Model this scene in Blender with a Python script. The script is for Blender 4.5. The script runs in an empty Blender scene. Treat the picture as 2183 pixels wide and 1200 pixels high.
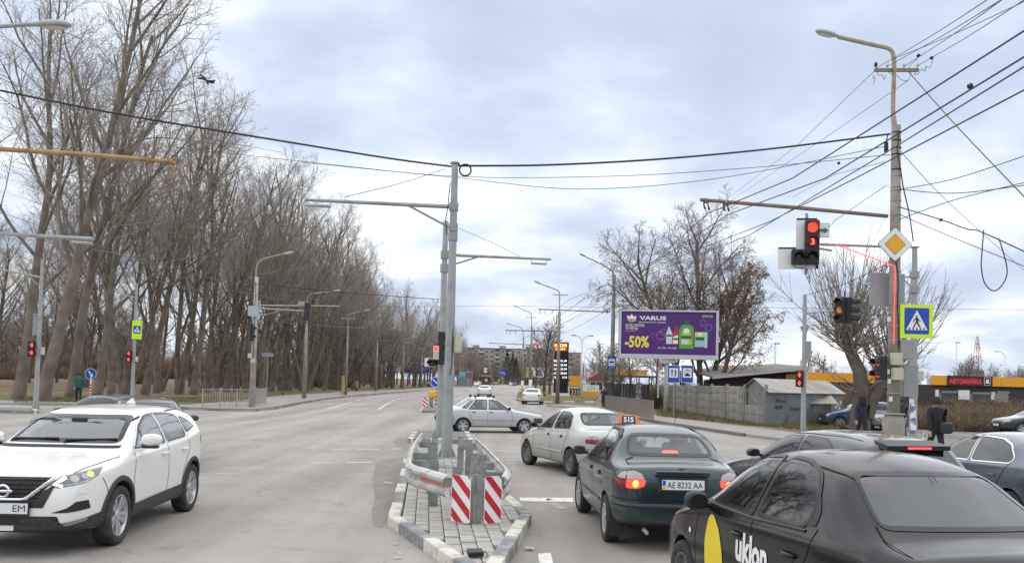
import bpy, bmesh, math, random
import numpy as np
from mathutils import Vector, Matrix
from mathutils.bvhtree import BVHTree

scene = bpy.context.scene
COL = scene.collection
PI = math.pi
rad = math.radians

# ------------------------------------------------------------------ camera
FPX, CXP, CYP, CAMH = 1850.0, 1091.5, 744.0, 2.05
PITCH, ROLLA = math.atan(68 / 1850), rad(1.5)
_f = Vector((0, math.cos(PITCH), math.sin(PITCH)))
_r0 = Vector((1, 0, 0)); _u0 = Vector((0, -math.sin(PITCH), math.cos(PITCH)))
_R = math.cos(ROLLA) * _r0 + math.sin(ROLLA) * _u0
_U = math.cos(ROLLA) * _u0 - math.sin(ROLLA) * _r0
_C = Vector((0, 0, CAMH))
cam = bpy.data.cameras.new('camera'); camo = bpy.data.objects.new('camera', cam); COL.objects.link(camo)
m = Matrix.Identity(4)
for i in range(3):
 m[i][0] = _R[i]; m[i][1] = _U[i]; m[i][2] = -_f[i]; m[i][3] = _C[i]
camo.matrix_world = m
cam.sensor_width = 36; cam.sensor_fit = 'HORIZONTAL'; cam.lens = FPX / 2183 * 36
cam.shift_y = (CYP - 600) / 2183
cam.clip_start = 0.1; cam.clip_end = 6000
scene.camera = camo

# ------------------------------------------------------------------ sky, sun, exposure
SUN_EL, SUN_AZ = rad(74), rad(-35)          # azimuth: clockwise from +Y
world = bpy.data.worlds.new('World'); scene.world = world; world.use_nodes = True
nt = world.node_tree; N = nt.nodes; L = nt.links
for n in list(N): N.remove(n)
def wn(t, **k):
 n = N.new(t)
 for a, v in k.items(): setattr(n, a, v)
 return n
out = wn('ShaderNodeOutputWorld'); bg = wn('ShaderNodeBackground')
sky = wn('ShaderNodeTexSky', sky_type='NISHITA', sun_disc=False)
sky.sun_elevation = SUN_EL; sky.sun_rotation = SUN_AZ; sky.air_density = 1.2; sky.dust_density = 2.0
tc = wn('ShaderNodeTexCoord'); sep = wn('ShaderNodeSeparateXYZ'); L.new(tc.outputs['Generated'], sep.inputs[0])
def wm(op, a, b=None):
 n = wn('ShaderNodeMath', operation=op)
 for i, v in enumerate((a, b)):
  if v is None: continue
  if hasattr(v, 'links') or hasattr(v, 'is_linked'): L.new(v, n.inputs[i])
  else: n.inputs[i].default_value = v
 return n.outputs[0]
zc = wm('MAXIMUM', sep.outputs['Z'], 0.0)
den = wm('ADD', zc, 0.22)
cmb = wn('ShaderNodeCombineXYZ')
L.new(wm('DIVIDE', sep.outputs['X'], den), cmb.inputs[0]); L.new(wm('DIVIDE', sep.outputs['Y'], den), cmb.inputs[1])
def noise(scale, detail, rough, off):
 mp = wn('ShaderNodeMapping'); mp.inputs['Location'].default_value = off
 L.new(cmb.outputs[0], mp.inputs['Vector'])
 n = wn('ShaderNodeTexNoise'); n.inputs['Scale'].default_value = scale; n.inputs['Detail'].default_value = detail
 n.inputs['Roughness'].default_value = rough; n.inputs['Distortion'].default_value = 0.25
 L.new(mp.outputs[0], n.inputs['Vector']); return n.outputs['Fac']
n1 = noise(1.25, 6, 0.52, (3.1, 7.7, 0)); n2 = noise(3.4, 5, 0.5, (1.3, 2.2, 4))
mixn = wm('ADD', wm('MULTIPLY', n1, 0.74), wm('MULTIPLY', n2, 0.26))
ramp = wn('ShaderNodeValToRGB'); cr = ramp.color_ramp
cr.elements[0].position = 0.34; cr.elements[0].color = (0.40, 0.462, 0.575, 1)
cr.elements[1].position = 0.61; cr.elements[1].color = (0.82, 0.85, 0.88, 1)
e = cr.elements.new(0.43); e.color = (0.45, 0.52, 0.64, 1)
e = cr.elements.new(0.50); e.color = (0.55, 0.615, 0.715, 1)
e = cr.elements.new(0.555); e.color = (0.69, 0.735, 0.79, 1)
L.new(mixn, ramp.inputs[0])
skys = wn('ShaderNodeMix', data_type='RGBA', blend_type='MULTIPLY'); skys.inputs[0].default_value = 1
L.new(sky.outputs[0], skys.inputs[6]); skys.inputs[7].default_value = (0.07, 0.07, 0.07, 1)
mx = wn('ShaderNodeMix', data_type='RGBA'); mx.inputs[0].default_value = 0.90
L.new(skys.outputs[2], mx.inputs[6]); L.new(ramp.outputs[0], mx.inputs[7])
L.new(mx.outputs[2], bg.inputs[0]); bg.inputs[1].default_value = 1.0
L.new(bg.outputs[0], out.inputs[0])
sl = bpy.data.lights.new('sun', 'SUN'); sl.energy = 1.5; sl.angle = rad(150); sl.color = (1, 0.93, 0.83)
so = bpy.data.objects.new('sun', sl); COL.objects.link(so)
_sd = Vector((math.sin(SUN_AZ) * math.cos(SUN_EL), math.cos(SUN_AZ) * math.cos(SUN_EL), math.sin(SUN_EL)))
so.rotation_euler = (-_sd).to_track_quat('-Z', 'Y').to_euler(); so.location = _sd * 80
scene.view_settings.view_transform = 'Standard'; scene.view_settings.look = 'None'
scene.view_settings.exposure = 0.6; scene.view_settings.gamma = 1.0; scene.view_settings.use_curve_mapping = False
scene.cycles.max_bounces = 6; scene.cycles.transparent_max_bounces = 16; scene.cycles.glossy_bounces = 3
scene.cycles.use_denoising = True

# ------------------------------------------------------------------ picking helpers (photo pixel -> place on the ground)
def ray(px, py): return _f + (px - CXP) / FPX * _R - (py - CYP) / FPX * _U
def G(px, py, z=0.0):
 d = ray(px, py); t = (z - CAMH) / d.z; return _C + t * d
def D(px, py, Y):
 d = ray(px, py); return _C + d * (Y / d.y)
def ZT(P, py):
 """height above z=0 at which the upright line through P meets pixel row py"""
 lo, hi = -2.0, 60.0
 for _ in range(40):
  mid = (lo + hi) / 2; v = Vector((P[0], P[1], mid)) - _C
  y = CYP - FPX * v.dot(_U) / v.dot(_f)
  if y > py: lo = mid
  else: hi = mid
 return lo

# ------------------------------------------------------------------ materials
MATS = {}
def mat(name, col, rough=0.7, metal=0.0, var=0.0, vscale=6.0, bump=0.0, bscale=40.0, emit=None, estr=0.0,
  coat=0.0, spec=0.5, col2=None, c2lo=0.45, c2hi=0.6, c2scale=1.0, alpha=None, coord='Object', detail=5):
 if name in MATS: return MATS[name]
 mt = bpy.data.materials.new(name); mt.use_nodes = True; MATS[name] = mt
 nn = mt.node_tree.nodes; ll = mt.node_tree.links; b = nn['Principled BSDF']
 b.inputs['Base Color'].default_value = (*col, 1); b.inputs['Roughness'].default_value = rough
 b.inputs['Metallic'].default_value = metal; b.inputs['Specular IOR Level'].default_value = spec
 if coat: b.inputs['Coat Weight'].default_value = coat; b.inputs['Coat Roughness'].default_value = 0.06
 if emit: b.inputs['Emission Color'].default_value = (*emit, 1); b.inputs['Emission Strength'].default_value = estr
 t = nn.new('ShaderNodeTexCoord')
 src = None
 if col2 is not None:
  n = nn.new('ShaderNodeTexNoise'); n.inputs['Scale'].default_value = c2scale; n.inputs['Detail'].default_value = 6
  n.inputs['Roughness'].default_value = 0.6
  ll.new(t.outputs[coord], n.inputs['Vector'])
  r = nn.new('ShaderNodeMapRange'); r.inputs[1].default_value = c2lo; r.inputs[2].default_value = c2hi
  ll.new(n.outputs['Fac'], r.inputs[0])
  mxx = nn.new('ShaderNodeMix'); mxx.data_type = 'RGBA'; mxx.inputs[6].default_value = (*col, 1); mxx.inputs[7].default_value = (*col2, 1)
  ll.new(r.outputs[0], mxx.inputs[0]); src = mxx.outputs[2]
 if var:
  n = nn.new('ShaderNodeTexNoise'); n.inputs['Scale'].default_value = vscale; n.inputs['Detail'].default_value = detail
  n.inputs['Roughness'].default_value = 0.65
  ll.new(t.outputs[coord], n.inputs['Vector'])
  r = nn.new('ShaderNodeMapRange'); r.inputs[1].default_value = 0.25; r.inputs[2].default_value = 0.75
  r.inputs[3].default_value = 1 - var; r.inputs[4].default_value = 1 + var
  ll.new(n.outputs['Fac'], r.inputs[0])
  mu = nn.new('ShaderNodeMix'); mu.data_type = 'RGBA'; mu.blend_type = 'MULTIPLY'; mu.inputs[0].default_value = 1
  if src: ll.new(src, mu.inputs[6])
  else: mu.inputs[6].default_value = (*col, 1)
  ll.new(r.outputs[0], mu.inputs[7]); src = mu.outputs[2]
 if src: ll.new(src, b.inputs['Base Color'])
 if bump:
  n = nn.new('ShaderNodeTexNoise'); n.inputs['Scale'].default_value = bscale; n.inputs['Detail'].default_value = 5
  ll.new(t.outputs[coord], n.inputs['Vector'])
  bp = nn.new('ShaderNodeBump'); bp.inputs['Strength'].default_value = bump; bp.inputs['Distance'].default_value = 0.02
  ll.new(n.outputs['Fac'], bp.inputs['Height']); ll.new(bp.outputs[0], b.inputs['Normal'])
 return mt
def glass_mat(name, tint, refl=0.05):
 if name in MATS: return MATS[name]
 mt = bpy.data.materials.new(name); mt.use_nodes = True; MATS[name] = mt
 nn = mt.node_tree.nodes; ll = mt.node_tree.links
 for n in list(nn): nn.remove(n)
 o = nn.new('ShaderNodeOutputMaterial'); tr = nn.new('ShaderNodeBsdfTransparent'); gl = nn.new('ShaderNodeBsdfGlossy')
 tr.inputs[0].default_value = (*tint, 1); gl.inputs['Roughness'].default_value = 0.03; gl.inputs[0].default_value = (0.95, 0.97, 1, 1)
 fr = nn.new('ShaderNodeFresnel'); ge = nn.new('ShaderNodeNewGeometry'); io = nn.new('ShaderNodeMapRange')   # same pane from inside and outside
 io.inputs[3].default_value = 1.5; io.inputs[4].default_value = 1 / 1.5; ll.new(ge.outputs['Backfacing'], io.inputs[0]); ll.new(io.outputs[0], fr.inputs[0])
 ad = nn.new('ShaderNodeMath'); ad.operation = 'ADD'; ad.inputs[1].default_value = refl; ad.use_clamp = True
 ms = nn.new('ShaderNodeMixShader')
 ll.new(fr.outputs[0], ad.inputs[0]); ll.new(ad.outputs[0], ms.inputs[0]); ll.new(tr.outputs[0], ms.inputs[1]); ll.new(gl.outputs[0], ms.inputs[2])
 ll.new(ms.outputs[0], o.inputs[0]); return mt

# ------------------------------------------------------------------ mesh building
class MB:
 def __init__(s): s.v = []; s.f = []; s.mi = []; s.cur = 0
 def add(s, vs, fs):
  b = len(s.v); s.v += [tuple(v) for v in vs]; s.f += [tuple(b + i for i in f) for f in fs]; s.mi += [s.cur] * len(fs); return s
 def box(s, c, d, rz=0.0, M=None, taper=1.0):
  x, y, z = d[0] / 2, d[1] / 2, d[2] / 2
  vs = [Vector((sx * x * (taper if sz > 0 else 1), sy * y * (taper if sz > 0 else 1), sz * z)) for sz in (-1, 1) for sy in (-1, 1) for sx in (-1, 1)]
  R = Matrix.Rotation(rz, 3, 'Z') if M is None else M
  vs = [R @ v + Vector(c) for v in vs]
  return s.add(vs, [(0, 2, 3, 1), (4, 5, 7, 6), (0, 1, 5, 4), (2, 6, 7, 3), (0, 4, 6, 2), (1, 3, 7, 5)])
 def bbox(s, c, d, bv, rz=0.0, M=None):
  """box with bevelled vertical+horizontal edges (24-vert chamfer)"""
  x, y, z = d[0] / 2, d[1] / 2, d[2] / 2; bv = min(bv, x * .9, y * .9, z * .9)
  R = Matrix.Rotation(rz, 3, 'Z') if M is None else M
  bm = bmesh.new(); bmesh.ops.create_cube(bm, size=1.0)
  for v in bm.verts: v.co = Vector((v.co.x * 2 * x, v.co.y * 2 * y, v.co.z * 2 * z))
  bmesh.ops.bevel(bm, geom=bm.edges[:], offset=bv, segments=2, affect='EDGES', profile=0.5)
  bm.verts.index_update()
  vs = [R @ v.co + Vector(c) for v in bm.verts]; fs = [tuple(v.index for v in f.verts) for f in bm.faces]
  bm.free(); return s.add(vs, fs)
 def cyl(s, p0, p1, r0, r1=None, n=10, caps=True, ph=0.0):
  r1 = r0 if r1 is None else r1
  p0 = Vector(p0); p1 = Vector(p1); ax = p1 - p0
  if ax.length < 1e-9: return s
  q = ax.to_track_quat('Z', 'Y').to_matrix()
  vs = []
  for p, r in ((p0, r0), (p1, r1)):
   for i in range(n):
    a = 2 * PI * i / n + ph; vs.append(p + q @ Vector((r * math.cos(a), r * math.sin(a), 0)))
  fs = [(i, (i + 1) % n, n + (i + 1) % n, n + i) for i in range(n)]
  if caps: fs += [tuple(range(n - 1, -1, -1)), tuple(range(n, 2 * n))]
  return s.add(vs, fs)
 def tube(s, pts, r, n=8, caps=True):
  pts = [Vector(p) for p in pts]; rs = r if isinstance(r, (list, tuple)) else [r] * len(pts)
  vs = []; prev = None
  for i, p in enumerate(pts):
   t = (pts[min(i + 1, len(pts) - 1)] - pts[max(i - 1, 0)]).normalized()
   if prev is None:
    a = Vector((0, 0, 1)) if abs(t.z) < 0.9 else Vector((1, 0, 0)); u = t.cross(a).normalized()
   else:
    u = (prev - t * prev.dot(t)).normalized()
   prev = u; w = t.cross(u)
   for k in range(n):
    a = 2 * PI * k / n; vs.append(p + rs[i] * (math.cos(a) * u + math.sin(a) * w))
  fs = []
  for i in range(len(pts) - 1):
   for k in range(n): fs.append((i * n + k, i * n + (k + 1) % n, (i + 1) * n + (k + 1) % n, (i + 1) * n + k))
  if caps: fs += [tuple(range(n - 1, -1, -1)), tuple(range((len(pts) - 1) * n, len(pts) * n))]
  return s.add(vs, fs)
 def lathe(s, prof, n=24, M=None, close=False):
  """prof: list (r, h) about local Z"""
  M = M or Matrix.Identity(4); vs = []
  for r, h in prof:
   for k in range(n):
    a = 2 * PI * k / n; vs.append(M @ Vector((r * math.cos(a), r * math.sin(a), h)))
  fs = []
  for i in range(len(prof) - 1):
   for k in range(n): fs.append((i * n + k, i * n + (k + 1) % n, (i + 1) * n + (k + 1) % n, (i + 1) * n + k))
  return s.add(vs, fs)
 def prism(s, poly, off):
  """poly: list of 3D points (ngon), extruded by vector off"""
  n = len(poly); off = Vector(off); a = [Vector(p) for p in poly]
  return s.add(a + [p + off for p in a], [tuple(range(n - 1, -1, -1)), tuple(range(n, 2 * n))] + [(i, (i + 1) % n, n + (i + 1) % n, n + i) for i in range(n)])
 def quad(s, a, b, c, d): return s.add([a, b, c, d], [(0, 1, 2, 3)])
 def mesh(s, name, mats, smooth=False, auto=None):
  me = bpy.data.meshes.new(name); me.from_pydata(s.v, [], s.f)
  for mt in (mats if isinstance(mats, (list, tuple)) else [mats]): me.materials.append(mt)
  if any(s.mi): me.polygons.foreach_set('material_index', s.mi)
  if smooth or auto:
   me.polygons.foreach_set('use_smooth', [True] * len(me.polygons))
   if auto: me.set_sharp_from_angle(angle=rad(auto))
  me.update(); return me
 def build(s, name, mats, parent=None, smooth=False, auto=None):
  return link(name, s.mesh(name, mats, smooth, auto), parent)
def link(name, me, parent=None):
 o = bpy.data.objects.new(name, me); COL.objects.link(o)
 if parent is not None: o.parent = parent
 return o
def tag(o, label=None, cat=None, group=None, kind=None):
 if label: o['label'] = label
 if cat: o['category'] = cat
 if group: o['group'] = group
 if kind: o['kind'] = kind
 return o
def thing(name, label, cat, loc=(0, 0, 0), rz=0.0, group=None):
 o = bpy.data.objects.new(name, None); COL.objects.link(o); o.location = loc; o.rotation_euler = (0, 0, rz)
 o.empty_display_size = 0.2
 return tag(o, label, cat, group)
def copy_tree(o, parent=None):
 c = o.copy(); COL.objects.link(c)
 if parent is not None: c.parent = parent
 for ch in [x for x in o.children]: copy_tree(ch, c)
 return c
def interp(pts, x):
 if x <= pts[0][0]: return pts[0][1]
 for (a, va), (b, vb) in zip(pts, pts[1:]):
  if x <= b: return va + (vb - va) * (x - a) / (b - a)
 return pts[-1][1]
def smoothline(pts, n=8):
 """Catmull-Rom through points"""
 P = [Vector(p) for p in pts]; o = []
 for i in range(len(P) - 1):
  p0 = P[max(i - 1, 0)]; p1 = P[i]; p2 = P[i + 1]; p3 = P[min(i + 2, len(P) - 1)]
  for k in range(n):
   t = k / n
   o.append(0.5 * ((2 * p1) + (p2 - p0) * t + (2 * p0 - 5 * p1 + 4 * p2 - p3) * t * t + (3 * p1 - p0 - 3 * p2 + p3) * t ** 3))
 o.append(P[-1]); return o
TMP = bpy.data.scenes.new('workbench')       # modifiers and text are evaluated here, away from the full scene; removed at the end
def eval_mesh(o, extra=()):
 obs = [o] + list(extra)
 for q in obs: TMP.collection.objects.link(q)
 vl = TMP.view_layers[0]; vl.update(); me = bpy.data.meshes.new_from_object(o.evaluated_get(vl.depsgraph))
 for q in obs: TMP.collection.objects.unlink(q)
 return me
def text_mesh(s, size, bold=0.0, xs=1.0, align='CENTER', extrude=0.0, shear=0.0):
 cu = bpy.data.curves.new('lettering', 'FONT'); cu.body = s; cu.size = size; cu.offset = bold * size
 cu.align_x = align; cu.align_y = 'CENTER'; cu.resolution_u = 2; cu.extrude = extrude; cu.shear = shear
 o = bpy.data.objects.new('lettering', cu); me = eval_mesh(o)
 bpy.data.objects.remove(o); bpy.data.curves.remove(cu)
 if xs != 1.0:
  for v in me.vertices: v.co.x *= xs
 return me
def lettering(s, size, mt, parent, M, bold=0.0, xs=1.0, align='CENTER', fit=None, shear=0.0):
 """flat print; M maps text XY plane (facing +Z) into parent space; fit=(w,h) scales to that box"""
 me = text_mesh(s, size, bold, xs, align, 0.0, shear); me.materials.clear(); me.materials.append(mt)
 if fit and len(me.vertices):
  xs_ = [v.co.x for v in me.vertices]; ys_ = [v.co.y for v in me.vertices]
  w = max(xs_) - min(xs_); h = max(ys_) - min(ys_); cx = (max(xs_) + min(xs_)) / 2; cy = (max(ys_) + min(ys_)) / 2
  for v in me.vertices: v.co.x = (v.co.x - cx) * fit[0] / w; v.co.y = (v.co.y - cy) * fit[1] / h
 o = link('lettering', me, parent); o.matrix_local = M; return o
def face_mat(origin, xdir, up=(0, 0, 1)):
 """matrix whose X = xdir, Y = up, Z = outward normal"""
 x = Vector(xdir).normalized(); u = Vector(up); z = x.cross(u).normalized(); y = z.cross(x)
 M = Matrix.Identity(4)
 for i in range(3): M[i][0] = x[i]; M[i][1] = y[i]; M[i][2] = z[i]; M[i][3] = origin[i]
 return M

# outline helpers
def dens(poly, step=0.05, closed=True):
 o = []; n = len(poly)
 for i in range(n if closed else n - 1):
  a = Vector(poly[i]); b = Vector(poly[(i + 1) % n]); k = max(1, int((b - a).length / step))
  o += [a + (b - a) * j / k for j in range(k)]
 if not closed: o.append(Vector(poly[-1]))
 return o
def rnd(poly, r=0.05, n=4):
 o = []; m_ = len(poly)
 for i in range(m_):
  a = Vector(poly[i - 1]); b = Vector(poly[i]); c = Vector(poly[(i + 1) % m_])
  ra = min(r, (a - b).length * .48); rc = min(r, (c - b).length * .48)
  p = b + (a - b).normalized() * ra; q = b + (c - b).normalized() * rc
  for k in range(n + 1):
   t = k / n; o.append(p * (1 - t) ** 2 + b * 2 * t * (1 - t) + q * t * t)
 return o
def inset_poly(poly, d):
 n = len(poly); area = sum(poly[i].x * poly[(i + 1) % n].y - poly[(i + 1) % n].x * poly[i].y for i in range(n)); s = 1 if area > 0 else -1
 o = []
 for i in range(n):
  a, b, c = poly[i - 1], poly[i], poly[(i + 1) % n]
  e1 = (b - a); e2 = (c - b)
  n1 = Vector((-e1.y, e1.x)) * s; n2 = Vector((-e2.y, e2.x)) * s
  if n1.length < 1e-9: n1 = n2
  if n2.length < 1e-9: n2 = n1
  n1 = n1.normalized(); n2 = n2.normalized(); bis = (n1 + n2)
  bis = bis.normalized() if bis.length > 1e-6 else n1
  o.append(b + bis * min(d / max(0.5, bis.dot(n1)), d * 1.6))
 return o
def in_poly(x, y, poly):
 r = False; j = len(poly) - 1
 for i in range(len(poly)):
  if (poly[i].y > y) != (poly[j].y > y) and x < (poly[j].x - poly[i].x) * (y - poly[i].y) / (poly[j].y - poly[i].y) + poly[i].x: r = not r
  j = i
 return r


# common materials
CONC = mat('concrete_pole', (0.30, 0.28, 0.24), 0.9, var=0.22, vscale=3, bump=0.3, bscale=30, col2=(0.20, 0.18, 0.145), c2scale=1.3, c2lo=0.45, c2hi=0.65)
GALV = mat('galvanised_steel', (0.34, 0.36, 0.355), 0.55, metal=0.3, var=0.14, vscale=4, col2=(0.27, 0.265, 0.245), c2scale=1.4, c2lo=0.5, c2hi=0.68)
GALVD = mat('dull_steel', (0.30, 0.32, 0.325), 0.6, metal=0.3, var=0.15, vscale=5)
RUST = mat('rusty_paint', (0.36, 0.19, 0.075), 0.85, var=0.3, vscale=8, col2=(0.30, 0.26, 0.2), c2scale=2.0, bump=0.3)
RUSTP = mat('rusty_pipe', (0.38, 0.33, 0.24), 0.8, var=0.2, vscale=5, col2=(0.25, 0.12, 0.06), c2scale=2.5, c2lo=0.52, c2hi=0.66)
BLK = mat('black_plastic', (0.018, 0.018, 0.02), 0.5, var=0.15)
RUB = mat('black_cable', (0.02, 0.021, 0.026), 0.6)
WIRE = mat('grey_wire', (0.10, 0.105, 0.12), 0.6)
WHITEP = mat('white_paint', (0.75, 0.75, 0.73), 0.6, var=0.08)
WHITEM = mat('white_metal_pole', (0.70, 0.71, 0.71), 0.5, var=0.05)
SIGNW = mat('sign_white', (0.80, 0.80, 0.80), 0.45)
SIGNK = mat('sign_black', (0.015, 0.015, 0.018), 0.5)
SIGNB = mat('sign_blue', (0.012, 0.07, 0.42), 0.45, var=0.08)
SIGNR = mat('sign_red', (0.52, 0.015, 0.03), 0.5, var=0.12)
SIGNY = mat('sign_yellow', (0.78, 0.40, 0.015), 0.5, var=0.05)
LIME = mat('fluorescent_lime', (0.62, 0.86, 0.01), 0.5, emit=(0.55, 0.8, 0.0), estr=0.0)
BACK = mat('sign_back_grey', (0.33, 0.34, 0.35), 0.55, metal=0.2, var=0.12)
BEIGE = mat('beige_box', (0.50, 0.48, 0.38), 0.6, var=0.1)
REDL = mat('red_light_lit', (0.6, 0.01, 0.01), 0.4, emit=(1.0, 0.03, 0.015), estr=2.2)
REDS = mat('red_figure_lit', (0.6, 0.01, 0.01), 0.4, emit=(1.0, 0.04, 0.05), estr=2.6)
AMBL = mat('amber_light_lit', (0.7, 0.3, 0.01), 0.4, emit=(1.0, 0.42, 0.05), estr=2.0)
LENSK = mat('unlit_lens', (0.03, 0.03, 0.033), 0.2, spec=0.6)
LAMPG = mat('lamp_glass', (0.62, 0.63, 0.6), 0.3)
LAMPH = mat('lamp_housing', (0.42, 0.45, 0.45), 0.5, var=0.08)
# ------------------------------------------------------------------ ground materials
def asphalt_mat(name, c1, c2, speck=0.35, crack=0.80):
 mt = mat(name, c1, 0.86, var=0.10, vscale=0.9, col2=c2, c2scale=0.16, c2lo=0.42, c2hi=0.62, bump=0.5, bscale=260)
 nn = mt.node_tree.nodes; ll = mt.node_tree.links; b = nn['Principled BSDF']
 src = b.inputs['Base Color'].links[0].from_socket
 t = nn.new('ShaderNodeTexCoord')
 n = nn.new('ShaderNodeTexNoise'); n.inputs['Scale'].default_value = 75; n.inputs['Detail'].default_value = 3
 ll.new(t.outputs['Object'], n.inputs['Vector'])
 r = nn.new('ShaderNodeMapRange'); r.inputs[1].default_value = 0.3; r.inputs[2].default_value = 0.7; r.inputs[3].default_value = 1 - speck; r.inputs[4].default_value = 1 + speck
 ll.new(n.outputs['Fac'], r.inputs[0])
 m1 = nn.new('ShaderNodeMix'); m1.data_type = 'RGBA'; m1.blend_type = 'MULTIPLY'; m1.inputs[0].default_value = 1
 ll.new(src, m1.inputs[6]); ll.new(r.outputs[0], m1.inputs[7])
 # wheel-worn lengthwise bands with a wandering edge
 mp = nn.new('ShaderNodeMapping'); mp.inputs['Scale'].default_value = (0.75, 0.035, 1); ll.new(t.outputs['Object'], mp.inputs['Vector'])
 nb = nn.new('ShaderNodeTexNoise'); nb.inputs['Scale'].default_value = 1.0; nb.inputs['Detail'].default_value = 4; ll.new(mp.outputs[0], nb.inputs['Vector'])
 rb = nn.new('ShaderNodeMapRange'); rb.inputs[1].default_value = 0.35; rb.inputs[2].default_value = 0.68; rb.inputs[3].default_value = 0.76; rb.inputs[4].default_value = 1.12
 ll.new(nb.outputs['Fac'], rb.inputs[0])
 m3 = nn.new('ShaderNodeMix'); m3.data_type = 'RGBA'; m3.blend_type = 'MULTIPLY'; m3.inputs[0].default_value = 1
 ll.new(m1.outputs[2], m3.inputs[6]); ll.new(rb.outputs[0], m3.inputs[7])
 # oil spots and rubber scuffs
 ns = nn.new('ShaderNodeTexNoise'); ns.inputs['Scale'].default_value = 1.7; ns.inputs['Detail'].default_value = 3; ll.new(t.outputs['Object'], ns.inputs['Vector'])
 rs = nn.new('ShaderNodeMapRange'); rs.inputs[1].default_value = 0.62; rs.inputs[2].default_value = 0.74; rs.inputs[3].default_value = 1.0; rs.inputs[4].default_value = 0.78; ll.new(ns.outputs['Fac'], rs.inputs[0])
 m4 = nn.new('ShaderNodeMix'); m4.data_type = 'RGBA'; m4.blend_type = 'MULTIPLY'; m4.inputs[0].default_value = 1; ll.new(m3.outputs[2], m4.inputs[6]); ll.new(rs.outputs[0], m4.inputs[7]); m3 = m4
 # cracks
 nw = nn.new('ShaderNodeTexNoise'); nw.inputs['Scale'].default_value = 0.7; nw.inputs['Detail'].default_value = 5; ll.new(t.outputs['Object'], nw.inputs['Vector'])
 va = nn.new('ShaderNodeVectorMath'); va.operation = 'MULTIPLY_ADD'; va.inputs[1].default_value = (2.2, 2.2, 0); ll.new(nw.outputs['Color'], va.inputs[0]); ll.new(t.outputs['Object'], va.inputs[2])
 vo = nn.new('ShaderNodeTexVoronoi'); vo.feature = 'DISTANCE_TO_EDGE'; vo.inputs['Scale'].default_value = 0.22; ll.new(va.outputs[0], vo.inputs['Vector'])
 rc = nn.new('ShaderNodeMapRange'); rc.inputs[1].default_value = 0.0; rc.inputs[2].default_value = 0.006; rc.inputs[3].default_value = crack; rc.inputs[4].default_value = 1.0
 ll.new(vo.outputs['Distance'], rc.inputs[0])
 m2 = nn.new('ShaderNodeMix'); m2.data_type = 'RGBA'; m2.blend_type = 'MULTIPLY'; m2.inputs[0].default_value = 1
 ll.new(m3.outputs[2], m2.inputs[6]); ll.new(rc.outputs[0], m2.inputs[7]); ll.new(m2.outputs[2], b.inputs['Base Color'])
 return mt
ASPH = asphalt_mat('asphalt', (0.385, 0.350, 0.315), (0.330, 0.306, 0.282))
ASPHD = mat('sidewalk_asphalt', (0.30, 0.28, 0.255), 0.9, var=0.2, vscale=0.7, col2=(0.36, 0.335, 0.30), c2scale=0.4, bump=0.4, bscale=120)
GRASS = mat('winter_grass', (0.105, 0.112, 0.03), 0.95, var=0.35, vscale=1.1, col2=(0.15, 0.115, 0.05), c2scale=0.22, c2lo=0.45, c2hi=0.6, bump=0.8, bscale=22)
LITTER = mat('leaf_litter', (0.21, 0.14, 0.085), 0.95, var=0.35, vscale=1.3, col2=(0.135, 0.10, 0.048), c2scale=0.12, bump=0.8, bscale=18)
DIRT = mat('road_dust', (0.25, 0.222, 0.19), 0.95, var=0.22, vscale=2.5, bump=0.4, bscale=90)
LINE = mat('road_paint', (0.66, 0.65, 0.62), 0.8, var=0.12, vscale=5, col2=(0.33, 0.31, 0.29), c2scale=4.5, c2lo=0.55, c2hi=0.68)
LINEF = mat('faded_road_paint', (0.45, 0.43, 0.41), 0.85, var=0.15, vscale=5, col2=(0.28, 0.26, 0.24), c2scale=5, c2lo=0.42, c2hi=0.58)
KERBD = mat('kerb_stone_grey', (0.175, 0.165, 0.15), 0.9, var=0.25, vscale=2.5, bump=0.4)
KERBW = mat('kerb_stone_white_paint', (0.64, 0.615, 0.53), 0.85, var=0.12, vscale=5, col2=(0.36, 0.335, 0.295), c2scale=3.2, c2lo=0.52, c2hi=0.66, bump=0.5, bscale=35)
KERBB = mat('kerb_stone_dark_paint', (0.215, 0.22, 0.225), 0.85, var=0.15, vscale=5, col2=(0.34, 0.33, 0.305), c2scale=3.2, c2lo=0.5, c2hi=0.66, bump=0.5, bscale=35)

def slab(name, pts, z0, z1, mt, parent=None, kind='structure'):
 mb = MB(); mb.prism([Vector((p[0], p[1], z0)) for p in pts], (0, 0, z1 - z0))
 o = mb.build(name, mt, parent)
 bm = bmesh.new(); bm.from_mesh(o.data); bmesh.ops.recalc_face_normals(bm, faces=bm.faces[:]); bm.to_mesh(o.data); bm.free()
 if kind and parent is None: o['kind'] = kind
 return o
def GP(pts, z=0.0): return [G(a, b, z) for a, b in pts]
def gauss(rng, s): return rng.gauss(0, s)

def sheet(name, pts, z, mt):
 me = bpy.data.meshes.new(name); me.from_pydata([(p[0], p[1], z) for p in pts], [], [tuple(range(len(pts)))])
 me.materials.append(mt); o = link(name, me)
 bm = bmesh.new(); bm.from_mesh(me)
 for f in bm.faces:
  f.normal_update()
  if f.normal.z < 0: f.normal_flip()
 bm.to_mesh(me); bm.free(); o['kind'] = 'structure'; return o
sheet('ground', [(-2500, -300), (2500, -300), (2500, 4000), (-2500, 4000)], -0.03, LITTER)

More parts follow.
